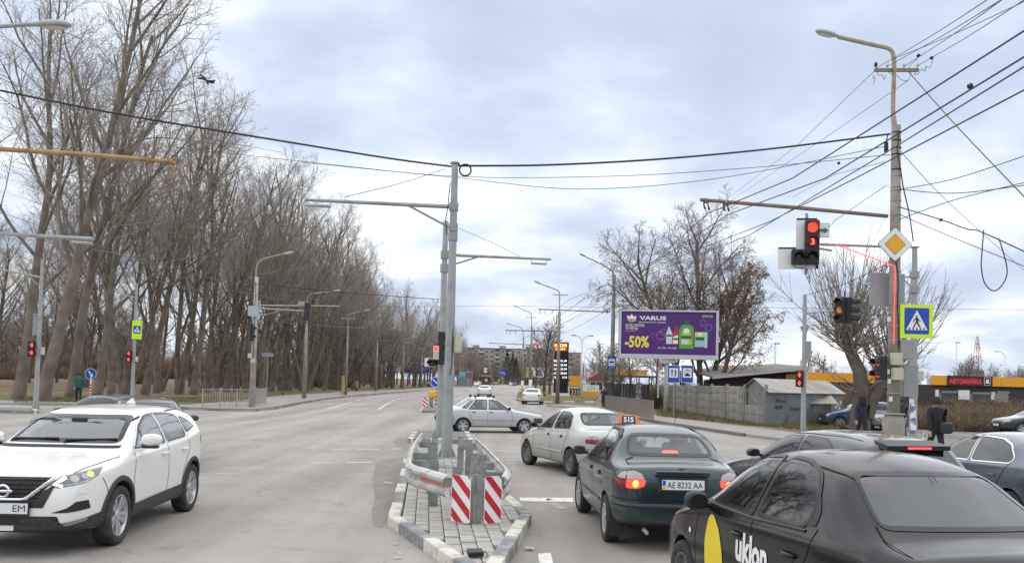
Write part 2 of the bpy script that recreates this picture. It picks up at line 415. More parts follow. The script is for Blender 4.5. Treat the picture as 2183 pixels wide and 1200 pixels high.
# kerb lines (photo picks on the ground)
LK = [(-60, 35.5, 0)]
LKpix = [(30, 863), (250, 867), (400, 873), (470, 876), (545, 877), (585, 873), (640, 861), (700, 851), (760, 845), (820, 839.5), (900, 833), (960, 828), (1010, 824)]
LKW = [G(a, b) for a, b in LKpix]
LKW = [Vector((LKW[0].x - 120, LKW[0].y - 6, 0))] + LKW + [Vector((LKW[-1].x + 10, LKW[-1].y + 160, 0)), Vector((LKW[-1].x + 30, LKW[-1].y + 400, 0))]
LIpix = [(30, 854), (250, 858.5), (400, 863), (480, 856), (560, 847), (640, 840), (760, 834), (860, 829.5), (940, 825)]
LIW = [G(a, b, .1) for a, b in LIpix]
LIW = [Vector((LIW[0].x - 120, LIW[0].y - 6, 0))] + LIW + [Vector((LKW[-2].x - 6, LKW[-2].y, 0)), Vector((LKW[-1].x - 6, LKW[-1].y, 0))]
RKpix = [(1166, 866), (1225, 871), (1290, 881), (1393, 900), (1490, 915), (1590, 930), (1690, 943), (1760, 956)]
RKW = [G(a, b) for a, b in RKpix] + [Vector((14.2, 25.5, 0)), Vector((17, 23.2, 0)), Vector((24, 21.0, 0)), Vector((90, 14, 0))]
# road: one asphalt sheet between the kerbs, cross street included
RFAR = [G(1112, 857), G(1106, 846), G(1110, 836), G(1122, 826), G(1128, 822)]
road_pts = [Vector((-170, -25, 0)), Vector((90, -25, 0))] + [p + Vector((0.3, 0.3, 0)) for p in reversed(RKW)] + [G(1160, 858), G(1300, 858.5)] + [G(1150, 852), G(1118, 860)] + RFAR + [Vector((RFAR[-1].x + 25, 420, 0)), Vector((LKW[-1].x + 22, LKW[-1].y, 0))] + list(reversed(LKW[:-1])) + [Vector((-170, 40, 0))]
road = sheet('road', road_pts, 0.0, ASPH)

def kerb_along(line, parent, mats, step, w=0.16, h=0.15, every=1, maxn=200, z0=-0.03, name='kerb_stone', seed=1, inset=1):
 """row of separate kerb stones along a polyline; the stone lies on the left of the line when inset=1"""
 rng = random.Random(seed); pts = [Vector((p[0], p[1], 0)) for p in line]
 seg = []; k = 0
 for a, b in zip(pts, pts[1:]):
  ln = (b - a).length
  if ln < 0.05: continue
  n = max(1, round(ln / step)); d = (b - a) / n; u = d.normalized(); nrm = Vector((-u.y, u.x, 0)) * inset
  for i in range(n):
   if k >= maxn: return
   c = a + d * (i + 0.5) + nrm * (w / 2)
   mb = MB(); hh = h + rng.uniform(-.008, .008)
   mb.bbox((0, 0, 0), (d.length - 0.012, w, hh - z0), 0.018, rz=math.atan2(u.y, u.x) + rng.uniform(-.006, .006))
   o = mb.build(name, mats[(k // every) % len(mats)], parent); o.location = (c.x + rng.uniform(-.006, .006), c.y + rng.uniform(-.006, .006), (hh + z0) / 2); k += 1
# left sidewalk
sw_l = slab('sidewalk_left', LKW + list(reversed(LIW)), -0.03, 0.115, ASPHD)
kerb_along(LKW[1:12], sw_l, [KERBD], 1.6, w=0.18, h=0.15, inset=1, maxn=90, seed=3)
# verge of grass along the left sidewalk, leaf litter behind is the ground itself
VG = [G(a, b, .08) for a, b in [(30, 843), (250, 846), (420, 846), (500, 838), (600, 833), (700, 830), (800, 827.5), (900, 824)]]
VG = [Vector((VG[0].x - 120, VG[0].y - 6, 0))] + VG
slab('grass_verge_left', LIW[:9] + [LIW[9]] + list(reversed(VG)), -0.03, 0.10, GRASS)
# right sidewalk and verge
RIpix = [(1215, 862.5), (1300, 868), (1400, 886), (1480, 896), (1600, 910), (1700, 922), (1760, 928)]
RIW = [G(a, b, .1) for a, b in RIpix] + [Vector((16.5, 31, 0)), Vector((19, 27.2, 0)), Vector((26, 25.2, 0)), Vector((90, 18, 0))]
sw_r = slab('sidewalk_right', RKW + list(reversed(RIW)), -0.03, 0.115, mat('worn_pavement', (0.33, 0.305, 0.28), 0.9, var=0.16, vscale=0.9, bump=0.4, bscale=100))
kerb_along(RKW[1:6], sw_r, [KERBD], 1.4, w=0.18, h=0.15, inset=-1, maxn=60, seed=5)
VR = [G(a, b, .08) for a, b in [(1230, 858), (1330, 862), (1400, 872), (1630, 905), (1800, 905), (1800, 926)]]
slab('grass_verge_right', [RIW[1], RIW[2], RIW[3], RIW[4], RIW[5], RIW[6]] + [VR[4], VR[3], VR[2], VR[1]], -0.03, 0.10, mat('dry_verge', (0.13, 0.112, 0.045), 0.95, var=0.3, vscale=1.5, col2=(0.19, 0.15, 0.095), c2scale=0.5, bump=0.8, bscale=25))
# side street on the right, in front of the car wash
sheet('side_street', [G(1745, 928), G(1806, 909), G(1900, 901), G(2300, 905), Vector((80, 46, 0)), Vector((80, 20, 0)), Vector((26, 25.0, 0)), Vector((19, 27.0, 0))], 0.004, asphalt_mat('side_asphalt', (0.25, 0.235, 0.22), (0.20, 0.19, 0.18)))
# fuel-station forecourt kerb island with grass
sv = slab('forecourt_lawn', [G(1150, 853.5, .1), G(1265, 853.5, .1), G(1275, 846, .1), G(1130, 845, .1)], -0.03, 0.10, GRASS)
kerb_along([G(1156, 857.5), G(1268, 857.5)], sv, [KERBW, KERBB], 1.6, w=0.2, h=0.16, inset=1, seed=8)
sv2 = slab('roadside_lawn', [G(1100, 850, .1), G(1116, 856.5, .1), G(1134, 848, .1), G(1136, 836, .1), G(1106, 834, .1)], -0.03, 0.10, GRASS)
kerb_along([G(1100, 851), G(1116, 858)], sv2, [KERBW, KERBD], 1.5, w=0.2, h=0.16, inset=1, seed=9)

# road markings
def mark(pix, mt=LINE):
 p = [G(a, b) for a, b in pix]; me = bpy.data.meshes.new('lane_marking')
 me.from_pydata([(q.x, q.y, 0.005) for q in p], [], [tuple(range(len(p)))]); me.materials.append(mt)
 bm = bmesh.new(); bm.from_mesh(me)
 for f in bm.faces:
  f.normal_update()
  if f.normal.z < 0: f.normal_flip()
 bm.to_mesh(me); bm.free(); return link('lane_marking', me, road)
def mline(a, b, w, mt=LINE):
 A = G(*a); B = G(*b); u = (B - A).normalized(); n = Vector((-u.y, u.x, 0)) * w / 2
 me = bpy.data.meshes.new('lane_marking'); me.from_pydata([(q.x, q.y, 0.005) for q in (A + n, A - n, B - n, B + n)], [], [(0, 1, 2, 3)])
 me.materials.append(mt); return link('lane_marking', me, road)
for x0, x1, y in ((592, 630, 988), (663, 712, 986.6), (740, 794, 985.4)): mline((x0, y), (x1, y - .6), 0.14, LINE if x0 > 600 else LINEF)
for x0, x1, y in ((645, 672, 959), (703, 733, 958.2), (765, 808, 957.4), (833, 857, 956.6)): mline((x0, y), (x1, y - .3), 0.15, LINEF if x0 < 700 else LINE)
for a, b in (((696, 872), (751, 856)), ((758, 854), (769, 851.6)), ((778, 849.6), (800, 845.6)), ((812, 843.6), (826, 841.4)), ((806.6, 872), (833.5, 856)), ((835.5, 854.4), (842.5, 851.8)), ((846, 850.8), (854, 848.6)), ((858, 847), (866, 845)), ((871, 844), (881, 841.6)), ((886, 840.5), (897, 838.4))):
 mline(a, b, 0.16)
for a, b in (((690, 872.2), (712, 872.2)), ((796, 872.4), (809, 872.4)), ((640, 872), (672, 872.4)), ((870, 857), (892, 857)), ((778, 857), (793, 857))): mline(a, b, 0.2, LINEF)
mark([(858, 857.6), (878, 855.6), (880, 857), (876, 858)], LINEF)
mline((1078, 986.5), (1124, 989), 0.14)
mline((1060, 959), (1080, 960), 0.14)
mark([(1108, 1060), (1222, 1061), (1222, 1070), (1108, 1068)])
mark([(1166, 1073), (1180, 1072), (1210, 1080), (1206, 1085), (1186, 1084), (1176, 1078)], LINEF)
mark([(1147, 1180), (1174, 1178), (1182, 1212), (1152, 1214)])
mline((1548, 980), (1592, 983), 0.14)
mark([(461, 1009), (474, 1006.5), (492, 1008.5), (505, 1009), (503, 1012), (460, 1012)], LINEF)
mark([(436, 1021), (446, 1020), (444, 1023), (434, 1024)], LINEF)
mark([(460, 1016), (473, 1016), (471, 1018), (459, 1018)], LINEF)
mark([(836, 1156), (848, 1154), (852, 1161), (838, 1162)], LINEF)
mark([(838, 1178), (856, 1176), (858, 1190), (838, 1192)], LINEF)
mline((560, 989.2), (576, 988.8), 0.12, LINEF)
for k in range(7):      # far lane dashes
 y0 = 838 - k * 2.6
 mline((945 + k * 13, y0), (952 + k * 13, y0 - 1.0), 0.15, LINEF)
for a, b in (((967, 840), (1000, 835)), ((1020, 832.5), (1040, 829.5)), ((1052, 826), (1080, 820.5))): mline(a, b, 0.16)
# dusty strip against the island
rng = random.Random(4)
dp = [(800, 1062), (794, 1020), (803, 985), (834, 977), (861, 974), (852, 1010), (838, 1062), (829, 1098), (815, 1125), (797, 1120), (792, 1090)]
sheet('road_dust', [G(a, b) for a, b in dp], 0.0035, DIRT)
sheet('road_dust', [G(a, b) for a, b in [(838, 943), (846, 935), (872, 933), (890, 945), (896, 962), (864, 962), (846, 952)]], 0.0035, DIRT)

# ------------------------------------------------------------------ traffic islands
PAVE = [mat('paver_grey_%s' % w, c, 0.9, var=0.18, vscale=9, bump=0.4, bscale=70, col2=(0.25, 0.235, 0.21), c2scale=1.6, c2lo=0.5, c2hi=0.68) for w, c in (('a', (0.40, 0.39, 0.36)), ('b', (0.355, 0.345, 0.32)), ('c', (0.44, 0.425, 0.385)), ('d', (0.42, 0.375, 0.34)))]
def island(name, pix, every, step, pavers=True, seed=2, zt=0.15):
 P = [G(a, b, zt) for a, b in pix]; P = [Vector((p.x, p.y, 0)) for p in P]
 c = sum(P, Vector()) / len(P)
 ins = []
 n = len(P); w = 0.17
 for i in range(n):
  a, b, d = P[i - 1], P[i], P[(i + 1) % n]
  n1 = Vector((-(b - a).y, (b - a).x, 0)).normalized(); n2 = Vector((-(d - b).y, (d - b).x, 0)).normalized()
  if n1.dot(c - b) < 0: n1, n2 = -n1, -n2
  bis = (n1 + n2).normalized(); ins.append(b + bis * (w / max(0.35, bis.dot(n1))))
 isl = slab(name, ins, -0.03, 0.085 if pavers else 0.135, mat('island_bedding', (0.20, 0.188, 0.168), 0.95, var=0.2))
 orient = sum((P[i].x * P[(i + 1) % n].y - P[(i + 1) % n].x * P[i].y) for i in range(n))
 kerb_along(P + [P[0]], isl, [KERBW, KERBB], step, w=w, h=zt, every=every, inset=1 if orient > 0 else -1, seed=seed)
 if pavers:
  rng = random.Random(seed)
  def inside(x, y):
   r = False
   for i in range(n):
    x1, y1 = ins[i][0], ins[i][1]; x2, y2 = ins[i - 1][0], ins[i - 1][1]
    if (y1 > y) != (y2 > y) and x < (x2 - x1) * (y - y1) / (y2 - y1) + x1: r = not r
   return r
  ax = (P[1] - P[0]).normalized(); ay = Vector((-ax.y, ax.x, 0)); base = P[0]
  shared = {}
  pcs = []
  lat = [(p - base).dot(ay) for p in P]; lon = [(p - base).dot(ax) for p in P]
  y = min(lat)
  while y < max(lat):
   x = min(lon) + rng.uniform(-.2, 0)
   while x < max(lon):
    ln = rng.choice((0.16, 0.16, 0.20, 0.11))
    q = base + ax * (x + ln / 2) + ay * (y + 0.0925)
    corners = [base + ax * (x + i * ln) + ay * (y + j * 0.185) for i in (0, 1) for j in (0, 1)]
    if inside(q.x, q.y) and sum(inside(p.x, p.y) for p in corners) >= 2: pcs.append((q, ln))
    x += ln
   y += 0.185
  pcs.sort(key=lambda t: t[0].length)
  ang = math.atan2(ax.y, ax.x)
  for q, ln in pcs[:300]:
   k = (ln, rng.randrange(4))
   if k not in shared:
    mb = MB(); mb.bbox((0, 0, 0), (ln - 0.010, 0.175, 0.07), 0.008); shared[k] = mb.mesh('paver', PAVE[k[1]])
   o = link('paver', shared[k], isl); o.location = (q.x, q.y, 0.10 + rng.gauss(0, .0035)); o.rotation_euler = (rng.gauss(0, .012), rng.gauss(0, .012), ang + rng.gauss(0, .012))
  if len(pcs) > 300:
   mb = MB()
   for q, ln in pcs[300:]:
    mb.cur = rng.randrange(4); mb.box((q.x, q.y, 0.10 + rng.gauss(0, .003)), (ln - 0.010, 0.175, 0.07), rz=ang + rng.gauss(0, .01))
   o = mb.build('paver', PAVE, isl); o['kind'] = 'stuff'
 return isl
ISL_PIX = [(828, 1097), (862, 975), (1035, 975), (1078, 1042), (1133, 1093), (1046, 1240)]
isl1 = island('traffic_island', ISL_PIX, 2, 0.62, seed=2)
isl2 = island('traffic_island', [(870, 934), (880, 919), (1000, 919), (1010, 936)], 1, 0.8, pavers=False, seed=6)
isl3 = island('traffic_island', [(893, 874), (903, 863), (960, 861), (965, 875)], 1, 1.5, pavers=False, seed=7)
isl4 = island('traffic_island', [(-20, 873), (-20, 868), (76, 869), (82, 874.5)], 1, 2.2, pavers=False, seed=9)
# ------------------------------------------------------------------ buildings and large far structures
WALLB = mat('panel_wall', (.36, .33, .29), .9, var=.15, vscale=.15, col2=(.29, .265, .235), c2scale=.08); WIND = mat('window_dark', (.05, .06, .07), .2); WINW = mat('window_white_frame', (.6, .6, .58), .6); BALC = mat('balcony_sheet', (.30, .31, .30), .8, var=.25, vscale=.4); BALC2 = mat('balcony_pale', (.55, .56, .56), .7, var=.2, vscale=.4)
def apartment(label, px0, px1, Y, storeys, yaw, seed):
 a = D(px0, 812, Y); b = D(px1, 812, Y); L_ = (b.x - a.x) / math.cos(yaw); hS = 2.85; Ht = storeys * hS + 1.2; rg = random.Random(seed)
 o = thing('apartment_block', label, 'building', (a.x, Y, 0), yaw)
 mb = MB(); mb.box((L_ / 2, 6, Ht / 2), (L_, 12, Ht)); mb.build('wall', WALLB, o)
 mb = MB(); mb.box((L_ / 2, 6, Ht + .2), (L_ + .5, 12.5, .4)); ro = mb.build('roof', mat('roof_felt', (.13, .12, .115), .9), o)
 for k in range(int(L_ / 16)): mb = MB(); mb.box((8 + k * 16, 6, Ht + 1.2), (4, 3, 1.8)); mb.build('stair_head', WALLB, ro)
 n = int(L_ / 3.1); wm_ = {}
 for i in range(n):
  for s_ in range(storeys):
   x = (i + .5) * L_ / n; z = 1.6 + s_ * hS + .7; kind = (i % 5)
   if kind in (1, 3):
    key = ('b', rg.randrange(3))
    if key not in wm_: mb = MB(); mb.box((0, -.55, -.35), (2.9, 1.1, 1.1)); wm_[key] = mb.mesh('balcony', (BALC, BALC2, WALLB)[key[1]])
    q = link('balcony', wm_[key], o); q.location = (x, 0, z); kw = 'g'
    if rg.random() < .6:
     if 'g' not in wm_: mb = MB(); mb.box((0, -.5, .75), (2.8, .95, 1.05)); wm_['g'] = mb.mesh('glazing', WIND)
     g = link('glazing', wm_['g'], q)
    else:
     if 'w' not in wm_: mb = MB(); mb.box((0, -.03, 0), (1.5, .1, 1.5)); wm_['w'] = mb.mesh('window', WIND)
     g = link('window', wm_['w'], o); g.location = (x, 0, z + .4)
   else:
    if 'w2' not in wm_:
     mb = MB(); mb.box((0, -.03, 0), (1.5, .1, 1.45)); wm_['w2'] = mb.mesh('window', WINW); mb = MB()
     for dx in (-.36, .36): mb.box((dx, -.09, 0), (.62, .04, 1.25))
     wm_['p'] = mb.mesh('pane', WIND)
    q = link('window', wm_['w2'], o); q.location = (x, 0, z); link('pane', wm_['p'], q)
 return o
apartment('long grey apartment block closing the view up the road', 985, 1178, 520, 7, rad(3), 1)
apartment('grey apartment block end showing right of the fuel price totem', 1196, 1237, 480, 6, rad(-4), 2)
# far pale block with blue roof things and lattice mast
far = D(2090, 812, 420); o = thing('far_block', 'distant yellowish block with a blue rooftop shed below the mast', 'building', (far.x, 420, 0)); mb = MB(); mb.box((0, 8, 5.6), (11, 14, 11.2)); mb.build('wall', mat('yellowish_wall', (.50, .40, .24), .9), o); mb = MB(); mb.box((1, 6, 12), (5, 6, 2)); mb.build('roof_shed', mat('blue_roof', (.06, .10, .2), .7), o); mb = MB(); mb.box((6.5, 9, 4.8), (9, 12, 9.6)); mb.build('side_wing', WALLB, o)
for k in range(6): mb = MB(); mb.box((-4.2 + k * 1.6, .95, 8.3), (.9, .15, 1.2)); mb.build('window', WIND, o)
mst = D(2083, 812, 620); zt = ZT(mst, 717); o = thing('lattice_mast', 'red and white lattice mast far behind the car wash', 'mast', (mst.x, 620, 0)); nb_ = 9
for k in range(nb_):
 z0, z1 = zt * k / nb_, zt * (k + 1) / nb_; w0 = 3.4 * (1 - k / nb_) + .5; w1 = 3.4 * (1 - (k + 1) / nb_) + .5; mb = MB()
 for sx in (-1, 1):
  for sy in (-1, 1): mb.cyl((sx * w0, sy * w0, z0), (sx * w1, sy * w1, z1), .22, n=4)
  mb.cyl((sx * w0, -w0, z0), (-sx * w1, -w1, z1), .15, n=4)
 mb.box((0, 0, z1), (w1 * 2.2, w1 * 2.2, .3)); mb.build('lattice_section', mat('mast_red', (.36, .12, .10), .7) if k % 2 else mat('mast_white', (.55, .55, .56), .7), o)
# car wash
ORG = mat('orange_fascia', (.78, .36, .02), .55, var=.06, vscale=.5); DWALL = mat('dark_wall', (.05, .047, .046), .8, var=.2)
Yc = 88.0; a = D(1716, 815, Yc); b = D(2330, 815, Yc); CW = thing('car_wash', 'car wash building with an orange fascia and dark bays', 'building', (a.x, Yc, 0)); L_ = b.x - a.x; hT = 3.75
def LCW(px, py): return D(px, py, Yc) - CW.location
mb = MB(); mb.box((L_ / 2, 4.2, (hT - .95) / 2), (L_, 8, hT - .95)); mb.build('wall', DWALL, CW)
pf = LCW(1986, 815).x; nfp = 9
for (x0, x1) in ((0, LCW(1895, 815).x), (pf, L_)):
 n = max(3, int((x1 - x0) / 2.2))
 for k in range(n): mb = MB(); mb.box((x0 + (k + .5) * (x1 - x0) / n, .0, hT - .48), ((x1 - x0) / n - .03, .35, .95)); mb.build('fascia_panel', ORG, CW)
s0, s1 = LCW(2017, 817), LCW(2113, 817); mb = MB(); mb.box(((s0.x + s1.x) / 2, -.22, hT - .47), (s1.x - s0.x, .1, .98)); sb_ = mb.build('sign_board', mat('sign_maroon', (.045, .022, .02), .5), CW)
lettering('АВТОМИЙКА', .6, mat('sign_letters_red', (.60, .03, .05), .5, emit=(.8, .03, .06), estr=.35), sb_, face_mat((s0.x + (s1.x - s0.x) * .40, -.285, hT - .47), (1, 0, 0)), bold=.02, fit=((s1.x - s0.x) * .72, .62))
xi = s0.x + (s1.x - s0.x) * .88; mb = MB(); mb.box((xi, -.28, hT - .47), (.62, .02, .80)); mb.build('icon_frame', SIGNW, sb_); mb = MB(); mb.box((xi, -.295, hT - .47), (.54, .02, .72)); mb.build('icon_field', SIGNK, sb_); mb = MB(); mb.prism([(xi - .2, -.31, hT - .68), (xi + .2, -.31, hT - .68), (xi + .13, -.31, hT - .28), (xi - .13, -.31, hT - .28)], (0, .005, 0)); mb.build('icon', SIGNW, sb_)
for px0, px1, py0, py1, mt_, nm in ((1995, 2002, 830, 853, WHITEP, 'white_panel'), (2007, 2040, 832, 858, WIND, 'bay_window'), (2044, 2068, 831, 852, SIGNW, 'white_panel'), (2073, 2113, 835, 858, WIND, 'bay_window'), (2114, 2123, 835, 852, WHITEP, 'white_panel'), (2126, 2150, 833, 858, mat('bay_grey', (.25, .25, .26), .6), 'bay_window')):
 q0, q1 = LCW(px0, py0), LCW(px1, py1); mb = MB(); mb.box(((q0.x + q1.x) / 2, .12, (q0.z + q1.z) / 2), (q1.x - q0.x, .1, q0.z - q1.z)); w_ = mb.build(nm, mt_, CW)
 if nm == 'bay_window': mb = MB(); mb.box(((q0.x + q1.x) / 2, .06, q0.z - .12), (q1.x - q0.x + .3, .06, .22)); mb.box((q0.x - .1, .06, (q0.z + q1.z) / 2), (.2, .06, q0.z - q1.z)); mb.build('bay_frame', mat('bay_frame_grey', (.22, .23, .24), .5), w_)
# low dark-red building and its sloping roof
Yd = 66.0; a = D(1528, 810, Yd); DR = thing('low_building', 'low maroon building with a long sloping grey roof behind the fence', 'building', (a.x, Yd, 0))
def LD(px, py): return D(px, py, Yd) - DR.location
w0, w1 = LD(1545, 830), LD(1712, 830); e0, e1 = LD(1522, 806), LD(1712, 786)
mb = MB(); mb.prism([(w0.x, .3, 0), (w1.x, .3, 0), (w1.x, .3, e1.z - .15), (w0.x, .3, e0.z - .1)], (0, 7, 0)); mb.build('wall', mat('maroon_wall', (.055, .025, .028), .85, var=.2, vscale=.6), DR)
mb = MB(); mb.prism([(e0.x - .3, -.8, e0.z), (e1.x + .3, -.8, e1.z), (e1.x + .3, 8, e1.z + .4), (e0.x - .3, 8, e0.z + .6)], (0, 0, .16)); mb.build('roof', mat('slate_roof', (.24, .22, .20), .85, var=.2), DR); mb = MB(); mb.prism([(e0.x - .3, -.86, e0.z - .06), (e1.x + .3, -.86, e1.z - .06), (e1.x + .3, -.86, e1.z + .14), (e0.x - .3, -.86, e0.z + .14)], (0, .05, 0)); mb.build('eaves_board', mat('eaves_pale', (.42, .41, .40), .7), DR)
q = LD(1691, 812); panel_ = MB(); panel_.box((q.x, .2, q.z + .15), (.95, .05, .7)); po = panel_.build('yellow_notice', mat('notice_yellow', (.52, .48, .12), .7), DR); panel_ = MB(); panel_.box((q.x, .17, q.z + .6), (.95, .05, .22)); panel_.build('notice_header', mat('notice_red', (.2, .03, .03), .7), po)
for k in range(4): mb = MB(); mb.box((q.x, .165, q.z - .06 + k * .14), (.75, .02, .05)); mb.build('notice_line', mat('notice_olive', (.2, .18, .03), .7), po)
q = LD(1698, 806); mb = MB(); mb.box((q.x + .3, .25, q.z), (1.2, .06, 1.6)); mb.build('white_siding', WHITEP, DR)
a = D(1540, 785, 92); o = thing('fuel_canopy', 'orange fuel-station canopy edge behind the bare trees', 'canopy', (a.x, 92, 0)); b = D(1652, 783, 92); hz0 = ZT(a, 780); mb = MB(); mb.box(((b.x - a.x) / 2, 3, hz0 - .3), (b.x - a.x, 6, .75)); mb.build('canopy_edge', ORG, o)
for x in (1.0, (b.x - a.x) - 1): mb = MB(); mb.cyl((x, 3, 0), (x, 3, hz0 - .6), .18, n=10); mb.build('column', WHITEM, o)
a = D(1290, 785, 120); o = thing('fuel_canopy', 'yellowish canopy showing through branches left of the billboard leg', 'canopy', (a.x, 120, 0)); mb = MB(); mb.box((4, 3, ZT(a, 787) - .3), (3.6, 6, .7)); mb.build('canopy_edge', ORG, o); mb = MB(); mb.cyl((4, 3, 0), (4, 3, 4), .2, n=8); mb.build('column', WHITEM, o)
for px0, px1, Y, py, lb_, cm in ((1255, 1302, 150, 798, 'small red-roofed house by the fuel station', (.22, .07, .06)),):
 a = D(px0, 812, Y); b = D(px1, 812, Y); o = thing('small_house', lb_, 'building', (a.x, Y, 0)); w = b.x - a.x; h = ZT(a, py); mb = MB(); mb.box((w / 2, 3, (h - .8) / 2), (w, 6, h - .8)); mb.build('wall', mat('house_wall', (.5, .48, .44), .85), o); mb = MB(); mb.prism([(-.4, -.4, h - .9), (w + .4, -.4, h - .9), (w / 2, -.4, h + .5)], (0, 7, 0)); mb.build('roof', mat('house_roof', cm, .8), o)
 for k in range(3): mb = MB(); mb.box((w * (.2 + .3 * k), -.03, 1.6), (.9, .1, 1.2)); mb.build('window', WIND, o)
# --- fuel price totem and boards
ft = G(1195, 843.5, .1); FT = thing('fuel_price_totem', 'tall dark fuel price totem with orange header and white figures', 'price sign', (ft.x, ft.y, .1)); sc_ = ft.y / FPX
def LF(px, py): return D(px, py, ft.y) - FT.location
w = 30.5 * sc_; hT = LF(1195, 729).z
mb = MB(); mb.box((0, .3, hT / 2 + .2), (w, .6, hT - .4)); mb.build('case', mat('totem_black', (.010, .013, .018), .25), FT); mb = MB(); mb.box((0, .3, .2), (w + .5, .9, .42)); mb.build('plinth', WHITEP, FT)
OL = mat('totem_orange_lit', (.8, .35, .02), .5, emit=(1, .42, .02), estr=1.3); RL_ = mat('totem_red_lit', (.3, .02, .01), .5, emit=(.5, .03, .01), estr=.5); WL = mat('totem_white_lit', (.8, .8, .8), .5, emit=(.95, 1, 1), estr=.7)
def tp_rect(nm, x0, y0, x1, y1, mt_, d_=.01): q0, q1 = LF(x0, y0), LF(x1, y1); mb = MB(); mb.box(((q0.x + q1.x) / 2, -d_, (q0.z + q1.z) / 2), (q1.x - q0.x, .02, q0.z - q1.z)); return mb.build(nm, mt_, FT)
tp_rect('header', 1181, 731, 1209, 748, RL_); tp_rect('header_bar', 1182, 733, 1192, 739, OL, .03); tp_rect('header_bar', 1199, 733, 1208.5, 739, OL, .03)
for x in (1186, 1190, 1195, 1199.5, 1203): tp_rect('header_bar', x - 1.4, 742, x + 1.4, 746, OL, .03)
q = LF(1196.5, 736); mb = MB(); mb.lathe([(.24, 0), (.001, 0)], 16, face_mat((q.x, -.06, q.z), (1, 0, 0))); mb.build('header_disc', WL, FT); mb = MB(); mb.lathe([(.13, 0), (.001, 0)], 12, face_mat((q.x + .03, -.065, q.z), (1, 0, 0))); mb.build('header_drop', SIGNK, FT)
for i, (a_, b_) in enumerate((('98', '31.49'), ('98', '25.99'), ('95', '29.79'), ('ДП', '29.29'), ('ГАЗ', '9.19'))):
 y = 769.2 + i * 8.75; q = LF(1184, y); lettering(a_, .4, WL, FT, face_mat((q.x, -.02, q.z), (1, 0, 0)), bold=.02, fit=(.40 if i < 4 else .48, .32)); q = LF(1201.6, y); lettering(b_, .4, WL, FT, face_mat((q.x + (.12 if i == 4 else 0), -.02, q.z), (1, 0, 0)), bold=.02, fit=(.92 if i < 4 else .66, .32))
def board(label, px0, px1, py0, py1, base_py, parts_, post=True):
 g = G((px0 + px1) / 2, base_py, .1); o = thing('direction_board', label, 'sign board', (g.x, g.y, .1)); Lb = lambda px, py: D(px, py, g.y) - o.location
 for nm, x0, y0, x1, y1, mt_, dd in parts_: q0, q1 = Lb(x0, y0), Lb(x1, y1); mb = MB(); mb.bbox(((q0.x + q1.x) / 2, .15 - dd, (q0.z + q1.z) / 2), (q1.x - q0.x, .3, abs(q0.z - q1.z)), .02); mb.build(nm, mt_, o)
 q0, q1 = Lb(px0, py1), Lb(px1, py1)
 for x in (q0.x + .2, q1.x - .2): mb = MB(); mb.cyl((x, .15, 0), (x, .15, q0.z + .1), .06, n=6); mb.build('leg', GALVD, o)
 return o, Lb
def chevrons(o, Lb, x0, x1, y, h, mt_, dd):
 for k in range(3):
  q = Lb(x0 + (x1 - x0) * (k + .15) / 3, y); s_ = h / 2; t = s_ * .35; flat_ = [(0, -s_), (s_ * .7, 0), (0, s_), (t, s_), (s_ * .7 + t, 0), (t, -s_)]; mb = MB(); mb.add([(q.x + a_, dd, q.z + b_) for a_, b_ in flat_], [(0, 1, 4, 5), (1, 2, 3, 4)]); mb.build('chevron', mt_, o)
o, Lb = board('orange and black board with three white chevrons beside the price totem', 1215, 1236, 801, 844, 847, (('orange_panel', 1215, 801, 1236, 823, ORG, 0), ('black_panel', 1215, 823, 1236, 842, SIGNK, .02), ('trim', 1214.5, 842, 1236.5, 844.5, mat('olive_trim', (.4, .3, .05), .6), .03)))
chevrons(o, Lb, 1216.5, 1235, 835.5, .62, SIGNW, -.03); q = Lb(1225.5, 826); mb = MB()
for k in range(6): mb.box((q.x - .5 + k * .2, -.03, q.z), (.15, .02, .22))
mb.build('worn_lettering', SIGNW, o)
o, Lb = board('white board with orange chevrons over an orange base near the bus stop', 1240, 1277, 820, 846, 850, (('white_panel', 1243, 820, 1277, 834.5, SIGNW, 0), ('orange_panel', 1240, 834.5, 1275, 846, ORG, .03)))
chevrons(o, Lb, 1252, 1270, 827, .55, mat('chevron_tan', (.55, .30, .12), .6), -.02)
# white double-arm and curved posts
def white_post(label, bx, by, forky, tips, grp='white posts of the fuel station'):
 g = G(bx, by, .05); o = thing('white_lamp_post', label, 'lamp post', (g.x, g.y, .05), 0, grp); Lb = lambda px, py: D(px, py, g.y) - o.location; f = Lb(bx, forky); f.x = 0; f.y = 0
 mb = MB(); mb.cyl((0, 0, 0), f, .13, .10, n=10); mb.build('post', WHITEM, o, smooth=True)
 for tx, ty in tips: t = Lb(tx, ty); t.y = 0; mb = MB(); mb.tube(smoothline([f - Vector((0, 0, .1)), Vector((t.x * .18, 0, f.z + (t.z - f.z) * .5)), Vector((t.x * .55, 0, f.z + (t.z - f.z) * .88)), t], 5), .06, n=6); mb.build('arm', WHITEM, o, smooth=True); mb = MB(); mb.bbox(t + Vector((.25 * (1 if tx > bx else -1), 0, 0)), (.6, .25, .10), .03); mb.build('lamp_head', BLK, o)
 return o
white_post('white double-arm lamp post by the orange boards', 1238.5, 851, 729, ((1227, 715), (1256, 715.5)))
white_post('left white curved lamp post behind the chevron board', 1245, 838, 756, ((1257, 743),)); white_post('right white curved lamp post behind the chevron board', 1270, 838, 749, ((1283, 733),))
